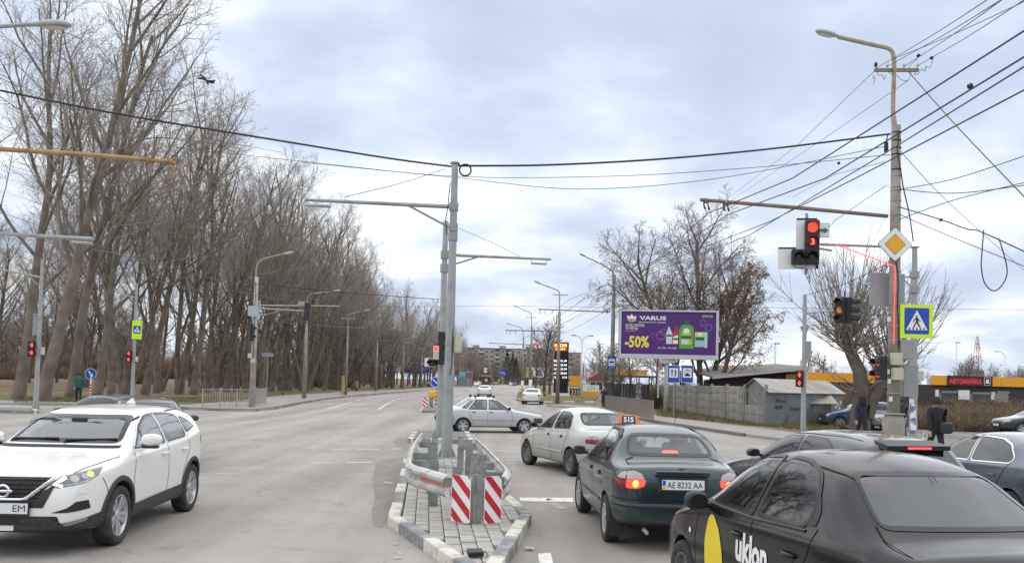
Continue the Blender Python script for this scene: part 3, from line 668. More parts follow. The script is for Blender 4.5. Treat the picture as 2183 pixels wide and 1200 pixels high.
white_post('white post in front of the car wash sign', 2038, 868, 735, ((2038.5, 730),)); white_post('white curved lamp post behind the car wash roof', 2102, 858, 778, ((2085, 765),)); white_post('white lamp post at the right edge by the car wash', 2142, 866, 760, ((2128, 749),)); white_post('slim white post above the maroon building', 1651, 868, 735, ((1651.5, 732),)); white_post('short white post right of the car wash sign', 2131, 856, 782, ((2131.5, 778),))
# far boards and kiosks
def far_board(label, px0, px1, py0, py1, basepy, mt_, bars=(), legs=1, name='billboard', th=.3):
 g = G((px0 + px1) / 2, basepy, .05); o = thing(name, label, 'billboard', (g.x, g.y, .05)); Lb = lambda px, py: D(px, py, g.y) - o.location; q0, q1 = Lb(px0, py0), Lb(px1, py1)
 mb = MB(); mb.box(((q0.x + q1.x) / 2, .15, (q0.z + q1.z) / 2), (q1.x - q0.x, th, q0.z - q1.z)); mb.build('panel', mt_, o)
 for i in range(legs): x = q0.x + (q1.x - q0.x) * (i + .5) / legs; mb = MB(); mb.cyl((x, .15, 0), (x, .15, q1.z + .05), .13 if legs == 1 else .06, n=8); mb.build('leg', GALV, o)
 for nm, x0, y0, x1, y1, m_ in bars: a_, b_ = Lb(x0, y0), Lb(x1, y1); mb = MB(); mb.box(((a_.x + b_.x) / 2, -.01 - (.02 if nm == 'print' else 0), (a_.z + b_.z) / 2), (b_.x - a_.x, .02, a_.z - b_.z)); mb.build(nm, m_, o)
 return o, Lb
PBLUE = mat('board_blue', (.012, .045, .30), .55, var=.1); PPALE = mat('board_pale', (.50, .53, .57), .6, var=.12, vscale=.3)
far_board('pale billboard with faded print among the trees on the left', 813, 859, 765, 791, 823.5, PPALE, (('print', 836, 780, 852, 783, mat('print_grey', (.28, .36, .46), .7)), ('print', 826, 786, 850, 788, mat('print_grey', (.28, .36, .46), .7)), ('print', 843, 767, 849, 771, mat('print_ochre', (.5, .38, .1), .7))))
far_board('blue billboard with white lines of text on the left', 864, 914, 767, 794.5, 824, PBLUE, tuple(('print', x0, y, x1, y + 1.4, SIGNW) for x0, x1, y in ((874, 896, 773), (868, 897, 779), (872, 912, 783), (880, 908, 788))) + (('print', 901, 774, 904, 777, SIGNW),))
o, Lb = far_board('white billboard with a purple round discount mark by the right kerb', 1122, 1161, 782.5, 804.5, 832, mat('board_white', (.68, .69, .70), .55), (('print', 1122.5, 783, 1133, 804, mat('board_lime', (.45, .52, .12), .6)), ('print', 1128, 788, 1137, 802, mat('board_ochre', (.5, .42, .2), .6)), ('print', 1140, 785, 1154, 786.5, mat('board_grey', (.3, .3, .36), .6))))
q = Lb(1147.5, 795); mb = MB(); mb.lathe([(.66, 0), (.001, 0)], 22, face_mat((q.x, -.06, q.z), (1, 0, 0))); mb.build('print', mat('print_plum', (.16, .03, .08), .6), o); lettering('-30', .5, SIGNW, o, face_mat((q.x, -.08, q.z), (1, 0, 0)), bold=.02, fit=(.8, .42))
far_board('blue direction sign far up the road', 1062, 1081, 789, 800, 822, PBLUE, (('print', 1065, 792, 1076, 793, SIGNW), ('print', 1064, 795.5, 1078, 796.5, SIGNW), ('print', 1073, 797.6, 1077, 798.4, SIGNW)), name='direction_sign')
far_board('cyan and red advertising boards on the left far pavement', 979, 1008, 790.5, 804.5, 823, mat('board_cyan', (.16, .42, .52), .6), (('print', 994, 794, 1000, 804, mat('board_navy', (.05, .08, .3), .6)), ('print', 1000, 793, 1007.5, 804, mat('board_red', (.5, .07, .08), .6)), ('print', 982, 794, 991, 795, SIGNW), ('print', 982, 798, 991, 799, SIGNW)), legs=3)
far_board('small white sign board above the roadside kiosk', 1032, 1038, 784, 794, 820, SIGNW, (('print', 1033, 788, 1037, 790, SIGNR),), name='sign_board')
g = G(1036, 820.5); o = thing('kiosk', 'small orange-roofed kiosk on the left far up the road', 'kiosk', (g.x, g.y, 0)); wk = 18 * g.y / FPX; hk = ZT(g, 799); mb = MB(); mb.box((0, 2, hk * .42), (wk, 4, hk * .84)); mb.build('wall', mat('kiosk_wall', (.13, .07, .05), .8), o); mb = MB(); mb.box((0, 1.6, hk * .9), (wk * 1.15, 6, hk * .18)); mb.build('roof', mat('kiosk_roof', (.40, .20, .11), .7), o); mb = MB(); mb.box((0, -.03, hk * .5), (wk * .3, .1, hk * .3)); mb.build('window', WHITEP, o)
for i, (x0, x1, y0, y1) in enumerate(((975, 1006, 805.5, 817),)):
 g = G((x0 + x1) / 2, 824.5); o = thing('sheet_fence', 'grey sheet-metal fence under the cyan boards', 'fence', (g.x, g.y + 2, 0)); w = (x1 - x0) * g.y / FPX; h = ZT(g, y0)
 for k in range(8): mb = MB(); mb.box((-w / 2 + (k + .5) * w / 8, 0, h / 2), (w / 8 - .04, .06, h)); mb.build('fence_sheet', mat('fence_grey', (.22, .24, .24), .7, var=.2), o)
# goal-like pale frames on the left pavement
for i, (x0, x1, y0) in enumerate(((956, 968, 782), (968, 997, 786))):
 g0 = G(x0, 824); o = thing('pale_frame', '%s pale pipe frame behind the median pole on the left pavement' % ('left', 'right')[i], 'frame', (g0.x, g0.y, .1)); w = (x1 - x0) * g0.y / FPX; h = ZT(g0, y0); mb = MB(); mb.tube([(0, 0, 0), (0, 0, h), (w, 0, h), (w, 0, 0)], .05, n=6); mb.build('pipe', WHITEM, o)
# warning triangle hung from the trolley bracket
tg = G(1188, 860, .1).y; o = thing('warning_triangle', 'red-edged warning triangle hanging from a trolley bracket', 'road sign', D(1146, 735.5, tg)); s_ = .50
for nm, k, mt_, dd in (('sign_edge', 1.0, SIGNR, 0), ('sign_face', .74, SIGNW, .014)): mb = MB(); mb.prism([(-s_ * k, -dd, -s_ * k * .62 + (0 if k == 1 else -.02)), (s_ * k, -dd, -s_ * k * .62 + (0 if k == 1 else -.02)), (0, -dd, s_ * k * 1.1 - (0 if k == 1 else .02))], (0, .014, 0)); mb.build(nm, mt_, o)
mb = MB(); mb.add([(-.12, -.02, -.2), (.12, -.02, -.2), (.16, -.02, -.02), (.05, -.02, .16), (-.05, -.02, .16), (-.16, -.02, -.02)], [tuple(range(6))]); mb.build('pictogram', mat('faded_pictogram', (.28, .22, .22), .7), o); mb = MB(); mb.cyl((0, 0, .5), (0, 0, ZT((o.location.x, tg), 705) - o.location.z), .018, n=5); mb.build('hanger_rod', GALVD, o)

# ------------------------------------------------------------------ trees
BARK = mat('tree_bark', (.20, .165, .13), .95, var=.35, vscale=3, bump=.8, bscale=14, col2=(.12, .10, .08), c2scale=1.5)
TWIG = mat('twig_bark', (.33, .285, .245), .95, var=.2, vscale=1.5)
BARKD = mat('dark_bark', (.115, .094, .076), .95, var=.3, vscale=3, bump=.7, bscale=14)
TWIGG = mat('grey_twig', (.28, .235, .20), .95, var=.2)
def branch_mesh(name, brs, sides, mt):
 P = []; T = []; Rr = []; st = [0]
 for pts, rs in brs:
  a = np.asarray(pts); t = np.gradient(a, axis=0) if len(a) > 2 else np.repeat((a[-1:] - a[:1]), len(a), 0)
  P.append(a); T.append(t); Rr.append(rs); st.append(st[-1] + len(a))
 P = np.concatenate(P); T = np.concatenate(T); Rr = np.concatenate(Rr); T /= np.linalg.norm(T, axis=1)[:, None] + 1e-9
 ax = np.array([.31, .22, .93]); ax2 = np.array([.9, -.3, .1]); A = np.where((np.abs(T @ ax) > .92)[:, None], ax2, ax)
 U = np.cross(T, A); U /= np.linalg.norm(U, axis=1)[:, None] + 1e-9; Wv = np.cross(T, U); n = sides
 V = np.empty((len(P), n, 3))
 for k in range(n):
  a = 2 * PI * k / n; V[:, k] = P + Rr[:, None] * (math.cos(a) * U + math.sin(a) * Wv)
 idx = np.concatenate([np.arange(st[i], st[i + 1] - 1) for i in range(len(brs))]); F = []
 for k in range(n): F.append(np.stack([idx * n + k, idx * n + (k + 1) % n, (idx + 1) * n + (k + 1) % n, (idx + 1) * n + k], 1))
 F = np.concatenate(F); me = bpy.data.meshes.new(name); me.vertices.add(len(P) * n); me.vertices.foreach_set('co', V.reshape(-1)); me.loops.add(F.size); me.polygons.add(len(F))
 me.loops.foreach_set('vertex_index', F.reshape(-1).astype(np.int32)); me.polygons.foreach_set('loop_start', np.arange(0, F.size, 4, dtype=np.int32)); me.polygons.foreach_set('use_smooth', np.ones(len(F), bool))
 me.update(calc_edges=True); me.materials.append(mt); return me
def grow(seed, Ht, r, nc, ang, ratio, trop, wander, t0, maxl, lean=(0, 0), fork=None, minr=.007, seg=(1.6, .9, .6, .5, .45), l1=None):
 rng = np.random.default_rng(seed); B = [[] for _ in range(maxl + 1)]
 def br(p, d, L_, r_, lv):
  n = max(2, int(L_ / seg[lv])); pts = [p]; d = d / np.linalg.norm(d); dirs = [d]
  for i in range(n):
   d = d + rng.normal(0, wander[lv], 3) + np.array([0, 0, trop[lv]]) / n; d /= np.linalg.norm(d); p = p + d * (L_ / n); pts.append(p); dirs.append(d)
  end = .30 if lv == 0 else .28; rs = np.maximum(r_ * (1 - (1 - end) * np.linspace(0, 1, n + 1) ** .9), minr * .7); 
  if lv == 0: rs[0] *= 1.35
  B[lv].append((np.array(pts), rs))
  if lv >= maxl: return
  k = nc[lv] if lv == 0 else max(2, int(round(nc[lv] * min(1.3, L_ / (l1 or L_)) if lv == 1 and l1 else nc[lv])))
  az = rng.uniform(0, 6.28)
  for j in range(k):
   t = t0[lv] + (1 - t0[lv]) * ((j + rng.uniform(.1, .9)) / k); f = t * n; i0 = min(int(f), n - 1); q = pts[i0] + (pts[i0 + 1] - pts[i0]) * (f - i0); dd = dirs[i0 + 1]
   az += 2.4 + rng.normal(0, .35); a = ang[lv] * rng.uniform(.75, 1.25) * (1 - .25 * t if lv == 0 else 1)
   h = np.cross(dd, [0.12, 0.33, .94]); h /= np.linalg.norm(h) + 1e-9; g = np.cross(dd, h); cd = dd * math.cos(a) + (h * math.cos(az) + g * math.sin(az)) * math.sin(a)
   cl = L_ * ratio[lv] * (1 - (.55 if lv == 0 else .45) * (t - t0[lv]) / (1 - t0[lv] + 1e-6)) * rng.uniform(.75, 1.2); rr = max(minr, min(rs[i0] * .72, r_ * (.38 if lv == 0 else .40)))
   br(q, cd, cl, rr, lv + 1)
 if fork:
  for fl_, fd, fr in fork: br(np.array(fl_, float), np.array(fd, float), Ht * fr, r * .8, 0)
 else: br(np.zeros(3), np.array([lean[0], lean[1], 1.0]), Ht, r, 0)
 return B
TREE = []
def make_tree_meshes(seed, **k):
 B = grow(seed, **k); tr = branch_mesh('trunk', B[0], 10, k_bark[0]); hi = []
 b1 = branch_mesh('limb', B[1], 6, k_bark[0]); b2 = branch_mesh('crown', [b for l in B[2:] for b in l], 3, k_bark[1])
 return tr, b1, b2
k_bark = (BARK, TWIG)
for sd, lean, fk in ((11, (.10, 0), None), (12, (.16, .02), None), (13, (0, 0), [((0, 0, 0), (-.10, .03, 1), .95), ((.15, 0, 0), (.20, -.02, 1), 1.0)]), (14, (-.05, 0), None), (15, (.20, 0), None), (16, (0, 0), [((0, 0, 0), (.03, 0, 1), 1.0), ((.2, .1, 0), (.30, .05, 1), .85), ((-.2, 0, 0), (-.2, 0, 1), .8)])):
 TREE.append(make_tree_meshes(sd, Ht=22.0, r=.31, nc=(12 if not fk else 8, 8, 8, 6), ang=(.72, .75, .75, .7), ratio=(.48, .50, .52, .54), trop=(.10, .55, .3, .15, .1), wander=(.035, .07, .10, .12, .12), t0=(.26, .22, .2, .15), maxl=4, lean=lean, fork=fk, minr=.0085, l1=8.0))
def place_tree(ms, loc, s, rz, label, group, name='bare_tree', sz=None):
 o = thing(name, label, 'tree', loc, rz, group); o.scale = (s, s, sz or s)
 t = link('trunk', ms[0], o); link('limb', ms[1], t); link('crown', ms[2], o); return o
GRP = 'bare trees of the park on the left'
rg = random.Random(77)
FRONT = [(38, 852, 0, 1.12, 'big bare tree at the left edge of the picture'), (88, 856, 1, 1.22, 'tall bare tree leaning right just behind the left signal pole'), (152, 848, 4, 1.20, 'thick leaning bare tree left of the blue arrow sign'), (207, 844, 0, 1.05, 'bare tree right behind the blue arrow sign'), (238, 842, 3, .95, 'forked bare tree between the arrow sign and the crossing sign'), (266, 841, 5, 1.05, 'bare tree directly behind the crossing-sign pole'), (308, 840, 1, 1.12, 'bare tree just right of the crossing-sign pole'), (334, 836, 3, 1.0, 'slim bare tree second to the right of the crossing-sign pole'), (380, 838, 2, 1.15, 'stout bare tree beside the person in the white jacket'), (412, 840, 0, 1.1, 'bare tree whose trunk stands right of the person in the white jacket'), (437, 836, 5, 1.05, 'bare tree behind the left end of the corner railing'), (482, 834, 4, 1.1, 'bare tree behind the middle of the corner railing'), (504, 834, 3, 1.0, 'bare tree behind the right part of the corner railing'), (524, 836, 2, 1.05, 'bare tree just left of the pale corner pole'), (556, 835, 0, 1.1, 'bare tree just right of the pale corner pole'), (578, 834, 1, 1.0, 'bare tree behind the grey name board'), (602, 833, 5, 1.1, 'stout bare tree between the name board and the first lamp'), (618, 832, 3, 1.0, 'second stout bare tree between the name board and the first lamp'), (660, 830, 2, 1.1, 'bare tree just right of the first concrete lamp'), (692, 830, 0, 1.05, 'leaning bare tree between the first and second lamp'), (706, 829, 5, 1.1, 'bare tree near the second lamp')]
for px, py, v, s, lb_ in FRONT:
 q = G(px, py, .05); place_tree(TREE[v], (q.x, q.y, 0), s, rg.uniform(-.5, .5), lb_, GRP)
kx = [(p.y, p.x) for p in LKW]
def kerb_x(y):
 best = None
 for (y0, x0), (y1, x1) in zip(kx[4:], kx[5:]):
  if min(y0, y1) <= y <= max(y0, y1): return x0 + (x1 - x0) * (y - y0) / (y1 - y0 + 1e-9)
 return kx[-1][1] if y > kx[-1][0] else -15
cnt = 0; y = 92.0; BGL = 'bare tree in the dense park wood behind the front trees'
while y < 330:
 for row, dx in enumerate((9.5, 20)):
  if row and y > 230: continue
  x = kerb_x(y) - dx - rg.uniform(-1.5, 1.5); q = place_tree(TREE[rg.randrange(6)], (x, y + rg.uniform(-2, 2), 0), rg.uniform(.72, .92), rg.uniform(-.6, .6), BGL, GRP); cnt += 1
 y += 9.5 if y < 160 else 12
for k in range(12):
 y = rg.uniform(72, 125); x = -rg.uniform(44, 44 + y * .28); place_tree(TREE[rg.randrange(6)], (x, y, 0), rg.uniform(.8, 1.08), rg.uniform(0, 6.28), BGL, GRP)
# far wood: a smaller twiggy tree repeated
k_bark = (BARKD, TWIGG)
FART = make_tree_meshes(31, Ht=9.0, r=.22, nc=(14, 8, 6), ang=(.8, .8, .8), ratio=(.52, .5, .5), trop=(.1, .5, .3, .2), wander=(.04, .08, .1, .1), t0=(.2, .2, .2), maxl=3, minr=.035)
for k in range(125):
 Y = rg.uniform(400, 512) if k % 4 else rg.uniform(250, 330); px = rg.uniform(940, 1345)
 if k >= 90: Y = rg.uniform(475, 512); px = rg.uniform(980, 1180)
 q = D(px, 812, Y)
 if (1000 < px < 1118 and Y < 470) or (px < 1118 and Y < 340): continue
 place_tree(FART, (q.x, Y, 0), rg.uniform(.75, 1.2) * max(.8, Y / 420), rg.uniform(0, 6.28), 'small bare tree in the far belt of trees before the apartment blocks', 'far belt of bare trees')
for k in range(85):
 Y = rg.uniform(125, 260); px = rg.uniform(-10, 800) if k % 3 else rg.uniform(-10, 420); q = D(px, 812, Y)
 if q.x > kerb_x(Y) - 14: continue
 place_tree(FART, (q.x, Y, 0), rg.uniform(.8, 1.4), rg.uniform(0, 6.28), 'low twiggy tree in the undergrowth deep in the park', 'undergrowth trees deep in the park')
y = 128.0
while y < 345:
 for dx in (8.5, 17, 28):
  place_tree(FART, (kerb_x(y) - dx - rg.uniform(-2, 2), y + rg.uniform(-3, 3), 0), rg.uniform(.95, 1.4), rg.uniform(0, 6.28), 'rounded bare tree in the far part of the left roadside belt', 'far left roadside belt of bare trees')
 y += 9.5
for px, Y, s in ((1160, 128, 1.05), (1142, 140, .85), (1172, 150, .95), (1278, 165, .9), (1292, 130, .7), (1318, 110, .75), (1345, 105, .7), (1398, 100, .75)):
 q = D(px, 812, Y); place_tree(FART, (q.x, Y, 0), s, px, 'small bare tree %s' % {1160: 'left of the fuel price totem', 1142: 'behind the discount billboard', 1172: 'behind the price totem', 1278: 'behind the white curved posts', 1292: 'behind the bus stop lamp', 1318: 'behind the bus shelter', 1345: 'left of the billboard leg', 1398: 'right behind the billboard leg'}[px], 'small roadside trees on the right')
for k in range(30):
 Y = rg.uniform(95, 140); px = rg.uniform(1700, 2210); q = D(px, 812, Y); place_tree(FART, (q.x, Y, 0), rg.uniform(.35, .6), rg.uniform(0, 6.28), 'low bare tree behind the car wash', 'low trees behind the car wash')
# conifers up the road
PINE = mat('pine_needles', (.035, .052, .028), .9, var=.3)
def conifer(px, Y, h, lb_):
 q = D(px, 812, Y); o = thing('pine_tree', lb_, 'tree', (q.x, Y, 0), 0, 'dark pines far up the road'); rng = random.Random(px); mb = MB(); mb.cyl((0, 0, 0), (0, 0, h), .25, .05, n=7); mb.build('trunk', BARKD, o); mb = MB()
 for k in range(900):
  t = rng.random() ** .7; z = h * (.12 + .88 * t); r = (1 - t) * h * .24 * rng.uniform(.4, 1.05) + .1; a = rng.uniform(0, 6.28); c_ = Vector((r * math.cos(a), r * math.sin(a), z)); u = Vector((rng.gauss(0, 1), rng.gauss(0, 1), rng.gauss(0, .5))).normalized() * .38; v = Vector((rng.gauss(0, 1), rng.gauss(0, 1), rng.gauss(0, 1))).normalized() * .30; mb.add([c_ - u, c_ + v, c_ + u - Vector((0, 0, .15))], [(0, 1, 2)])
 mb.build('crown', PINE, o)
for px, Y, h, lb_ in ((1092, 440, 16, 'dark pine right of the blue direction sign'), (1080, 455, 18, 'taller dark pine behind the blue direction sign'), (1099, 450, 14, 'small dark pine left of the white-footed lamps')): conifer(px, Y, h, lb_)
# right-hand trees behind the billboard
k_bark = (BARKD, TWIGG)
def leaf_mesh(B, n, size, mt, seed, lvl=(2, 3), pred=None):
 rng = random.Random(seed); src = [b for l in lvl for b in B[l]]; mb = MB()
 if pred: src = [b for b in src if pred(b[0][-1])]
 for k in range(n):
  pts, _ = src[rng.randrange(len(src))]; p = Vector(pts[rng.randrange(1, len(pts))]) + Vector((rng.gauss(0, .12), rng.gauss(0, .12), rng.gauss(-.06, .12))); u = Vector((rng.gauss(0, 1), rng.gauss(0, 1), rng.gauss(0, 1))).normalized() * size * rng.uniform(.6, 1.2); w = u.orthogonal().normalized() * size * .55; mb.cur = rng.randrange(len(mt)); mb.add([p - u, p + w, p + u, p - w], [(0, 1, 2, 3)])
 return mb
LEAFM = [mat('dead_leaf_%s' % w, c_, .9) for w, c_ in (('brown', (.16, .085, .035)), ('tan', (.24, .135, .055)), ('dark', (.075, .05, .03)))]
B = grow(41, 13.0, .36, (12, 9, 8, 6), (.75, .8, .8, .8), (.60, .52, .50, .48), (.1, .40, .25, .1, .05), (.05, .09, .12, .14, .14), (.16, .2, .15, .1), 4, fork=[((-.3, 0, 0), (-.46, 0, 1), 1.0), ((.1, 0, 0), (-.04, 0, 1), 1.08), ((.4, .1, 0), (.26, .05, 1), .85)], minr=.013, l1=5.0)
q = G(1500, 878); o = thing('bare_tree', 'wide many-stemmed tree with few dead leaves behind the purple billboard', 'tree', (q.x, q.y + 1.5, 0)); t = link('trunk', branch_mesh('trunk', B[0], 10, BARKD), o); link('limb', branch_mesh('limb', B[1], 6, BARKD), t); c_ = link('crown', branch_mesh('crown', B[2] + B[3] + B[4], 3, TWIGG), o)
leaf_mesh(B, 6500, .085, LEAFM, 5, pred=lambda p: p[2] < 10.5).build('dead_leaves', LEAFM, c_)
B = grow(43, 10.6, .24, (12, 8, 7, 5), (.7, .75, .8, .8), (.42, .5, .48, .45), (.05, .5, .3, .15, .1), (.05, .09, .12, .14, .14), (.22, .2, .15, .1), 4, lean=(.26, 0), minr=.012, l1=4.0)
q = G(1524, 880); o = thing('leafy_tree', 'slender tree still hung with brown leaves right of the purple billboard', 'tree', (q.x, q.y + .5, 0)); t = link('trunk', branch_mesh('trunk', B[0], 10, BARKD), o); link('limb', branch_mesh('limb', B[1], 6, BARKD), t); c_ = link('crown', branch_mesh('crown', B[2] + B[3] + B[4], 3, TWIGG), o)
leaf_mesh(B, 4200, .10, LEAFM, 6).build('dead_leaves', LEAFM, c_)
# pollarded tree
q = G(1838, 918); PT = thing('pollarded_tree', 'pollarded tree with a crooked thick trunk and fans of thin shoots', 'tree', (q.x, q.y - 2.5, 0)); Yq = q.y - 2.5
def LP(px, py, dy=0): return np.array(D(px, py, Yq + dy) - PT.location)
trunks = [([LP(1832, 930), LP(1834, 870), LP(1838, 830), LP(1832, 790), LP(1815, 755), LP(1803, 728)], [.50, .42, .36, .32, .27, .22]), ([LP(1846, 890), LP(1862, 845), LP(1880, 810), LP(1896, 790)], [.36, .30, .26, .20])]
rng = np.random.default_rng(9); sh = []; lim = []
def shoots(base, n, spread, L0_, up=1.0, r=.035):
 for k in range(n):
  a = rng.uniform(0, 6.28); s_ = rng.uniform(.15, spread); d = np.array([math.cos(a) * s_, math.sin(a) * s_ * .8, up]); d /= np.linalg.norm(d); p = base + rng.normal(0, .15, 3); L_ = L0_ * rng.uniform(.55, 1.1); pts = [p]; dirs = []
  for i in range(6): d = d + rng.normal(0, .085, 3) + np.array([0, 0, .05]); d /= np.linalg.norm(d); p = p + d * L_ / 6; pts.append(p); dirs.append(d)
  lim.append((np.array(pts), r * np.linspace(1, .25, 7)))
  for j in range(13):
   i = rng.integers(1, 6); q_ = pts[i]; dd = dirs[i - 1] + rng.normal(0, .42, 3); dd /= np.linalg.norm(dd); l2 = L_ * .32 * rng.uniform(.4, 1.1); pp_ = [q_]
   for _ in range(3): dd = dd + np.array([0, 0, .1]) + rng.normal(0, .06, 3); dd /= np.linalg.norm(dd); pp_.append(pp_[-1] + dd * l2 / 3)
   sh.append((np.array(pp_), np.linspace(.013, .007, 4)))
shoots(LP(1803, 728), 46, 1.3, 4.8); shoots(LP(1815, 752), 26, 1.9, 3.8, .75); shoots(LP(1896, 790), 40, 1.4, 5.2); shoots(LP(1880, 810), 14, 2.2, 3.4, .8); shoots(LP(1836, 830), 10, 2.4, 2.6, .6); shoots(LP(1808, 735), 10, 3.0, 3.0, .35)
link('trunk', branch_mesh('trunk', [(np.array(a_), np.array(b_)) for a_, b_ in trunks], 12, BARKD), PT); c_ = link('crown', branch_mesh('crown', sh, 3, TWIGG), PT); link('limb', branch_mesh('limb', lim, 4, TWIGG), c_)
# brush
BRUSH = mat('dry_brush', (.23, .165, .105), .95, var=.3)
rng = np.random.default_rng(21)
def bush_mesh(n, h, w):
 br_ = []
 for k in range(n):
  a = rng.uniform(0, 6.28); s_ = rng.uniform(0, 1.0); d = np.array([math.cos(a) * s_, math.sin(a) * s_, 1.0]); d /= np.linalg.norm(d); p = np.array([rng.uniform(-w, w), rng.uniform(-.5, .5), 0]); L_ = h * rng.uniform(.5, 1.15); pts = [p]
  for i in range(4): d = d + rng.normal(0, .13, 3); d /= np.linalg.norm(d); p = p + d * L_ / 4; pts.append(p)
  br_.append((np.array(pts), np.linspace(.016, .006, 5)))
  for j in range(4):
   q_ = pts[rng.integers(1, 4)]; dd = d + rng.normal(0, .6, 3); dd /= np.linalg.norm(dd); br_.append((np.array([q_, q_ + dd * L_ * .16, q_ + dd * L_ * .3 + rng.normal(0, .04, 3)]), np.array([.010, .008, .005])))
 return branch_mesh('stems', br_, 3, BRUSH)
BU = [bush_mesh(240, 1.9, 1.3), bush_mesh(210, 1.5, 1.1), bush_mesh(280, 2.4, 1.5)]
bx = [(1960, 52, 2), (1985, 50, 0), (2010, 53, 1), (2030, 49, 0), (2052, 54, 2), (2075, 50, 1), (2095, 53, 0), (2118, 49, 0), (2140, 53, 2), (2165, 50, 0), (2185, 52, 1), (2005, 47, 1), (2060, 47, 1), (2125, 46, 1), (1750, 62, 2), (1772, 60, 0), (1790, 63, 2), (1735, 66, 0), (1400, 74, 2), (1420, 76, 0), (1445, 75, 2), (1475, 73, 2), (1500, 70, 0), (1530, 68, 2), (1560, 64, 1), (1380, 78, 0), (1355, 84, 2)]
for i, (px, Y, v) in enumerate(bx):
 q = D(px, 850, Y); o = thing('dry_bush', 'tangled leafless bush in the brown thicket below the car wash' if i < 14 else 'leafless bush behind the tin garages' if i < 18 else 'leafless bush in the tangle behind the fence and shelter', 'bush', (q.x, Y, 0), rg.uniform(0, 3), 'bushes below the car wash' if i < 14 else 'bushes behind the garages' if i < 18 else 'bushes behind the fence'); link('stems', BU[v], o); s_ = rg.uniform(.8, 1.2); o.scale = (s_, s_, s_ * (.62 if i < 14 else .9))
for k in range(36):
 Y = rg.uniform(140, 230); q = D(rg.uniform(-40, 760), 812, Y)
 if q.x > kerb_x(Y) - 16: continue
 o = thing('dry_bush', 'leafless bush in the undergrowth deep in the park', 'bush', (q.x, Y, 0), rg.uniform(0, 3), 'undergrowth bushes deep in the park'); link('stems', BU[k % 3], o); o.scale = (2.4, 2.4, rg.uniform(.9, 1.4))
for k in range(44):
 Y = 262 + (k % 3) * 14 + rg.uniform(-4, 4); q = D(-60 + k * 19.5, 812, Y); o = thing('dry_bush', 'leafless bush in the undergrowth deep in the park', 'bush', (q.x, Y, 0), rg.uniform(-.3, .3), 'undergrowth bushes deep in the park'); link('stems', BU[k % 3], o); o.scale = (4.2, 4.2, rg.uniform(3.0, 4.6))
# grass tufts on both verges
def tufts(name, label, pts_fn, n, h, mts, seed):
 rng_ = random.Random(seed); mb = MB()
 for k in range(n):
  p = pts_fn(rng_); mb.cur = rng_.randrange(len(mts))
  for j in range(3):
   a = rng_.uniform(0, 6.28); hh = h * rng_.uniform(.4, 1.3); w = Vector((math.cos(a), math.sin(a), 0)) * .014; tip = p + Vector((rng_.gauss(0, hh * .4), rng_.gauss(0, hh * .4), hh)); mb.add([p - w, p + w, tip], [(0, 1, 2)])
 o = mb.build(name, mts); tag(o, label, 'grass', kind='stuff'); return o
GM = [mat('grass_blade_%s' % w, c_, .9) for w, c_ in (('green', (.10, .115, .03)), ('straw', (.26, .20, .10)), ('brown', (.17, .12, .06)))]
def on_right(r): t = r.random(); a = G(1400 + t * 390, 888 + t * 36 - r.uniform(0, 22 - 4 * t), .1); a.z = .09; return a
tufts('verge_weeds', 'straw-coloured weeds along the right verge before fence and garages', on_right, 5200, .16, GM, 3)
def at_fence(r): t = r.random(); p = FA0 + (FB0 - FA0) * t + Vector((r.gauss(0, .2), -abs(r.gauss(.1, .25)), 0)); p.z = .09; return p
FA0, FB0 = G(1400, 870, .08), G(1800, 912, .08)
tufts('verge_weeds', 'taller dry weeds at the foot of the fence and garages', at_fence, 1600, .36, GM[1:], 4)
def on_left(r): a = G(30 + r.random() * 500, 846 + r.uniform(0, 12), .1); a.z = .09; return a
tufts('verge_grass', 'short green winter grass on the left verge', on_left, 5000, .10, [GM[0], GM[0], GM[1]], 5)
# ------------------------------------------------------------------ street furniture
def rel(root, p): return Vector(p) - root.location
def oct_pole(mb, h, r0, r1, n=8, z0=0.0): mb.cyl((0, 0, z0), (0, 0, h), r0, r1, n=n, ph=PI / 8)
def W2(px, py, Y): return D(px, py, Y)
def luminaire(parent, p, d, L_=0.75, w=0.26):
 """cobra-head lamp: p = arm end, d = unit direction it points along"""
 d = Vector(d).normalized(); s_ = Vector((-d.y, d.x, 0)).normalized(); u = d.cross(s_) * -1
 if u.z < 0: u = -u
 st = [(0, .05, .04), (.12, .07, .06), (.3, w * .42, .085), (.55, w * .5, .10), (.8, w * .46, .085), (.95, w * .28, .05), (1.0, .02, .015)]
 mb = MB(); n = 10; vs = []; fs = []
 for t, ww, hh in st:
  for k in range(n):
   a = 2 * PI * k / n; vs.append(Vector(p) + d * (t * L_) + s_ * (ww * math.cos(a)) + u * (hh * math.sin(a) * (1 if math.sin(a) > 0 else .55)))
 for i in range(len(st) - 1):
  for k in range(n): fs.append((i * n + k, i * n + (k + 1) % n, (i + 1) * n + (k + 1) % n, (i + 1) * n + k))
 fs += [tuple(range(n)), tuple(range((len(st) - 1) * n, len(st) * n))]
 mb.add(vs, fs); o = mb.build('lamp_head', LAMPH, parent, smooth=True)
 g = MB(); vs = []
 for k in range(14):
  a = 2 * PI * k / 14; vs.append(Vector(p) + d * (L_ * (.58 + .34 * math.cos(a))) + s_ * (w * .40 * math.sin(a)) - u * .058)
 vs2 = [v * .6 + (Vector(p) + d * L_ * .58 - u * .10) * .4 for v in vs]
 g.add(vs + vs2, [(k, (k + 1) % 14, 14 + (k + 1) % 14, 14 + k) for k in range(14)] + [tuple(range(14, 28))]); g.build('lamp_glass', LAMPG, o, smooth=True)
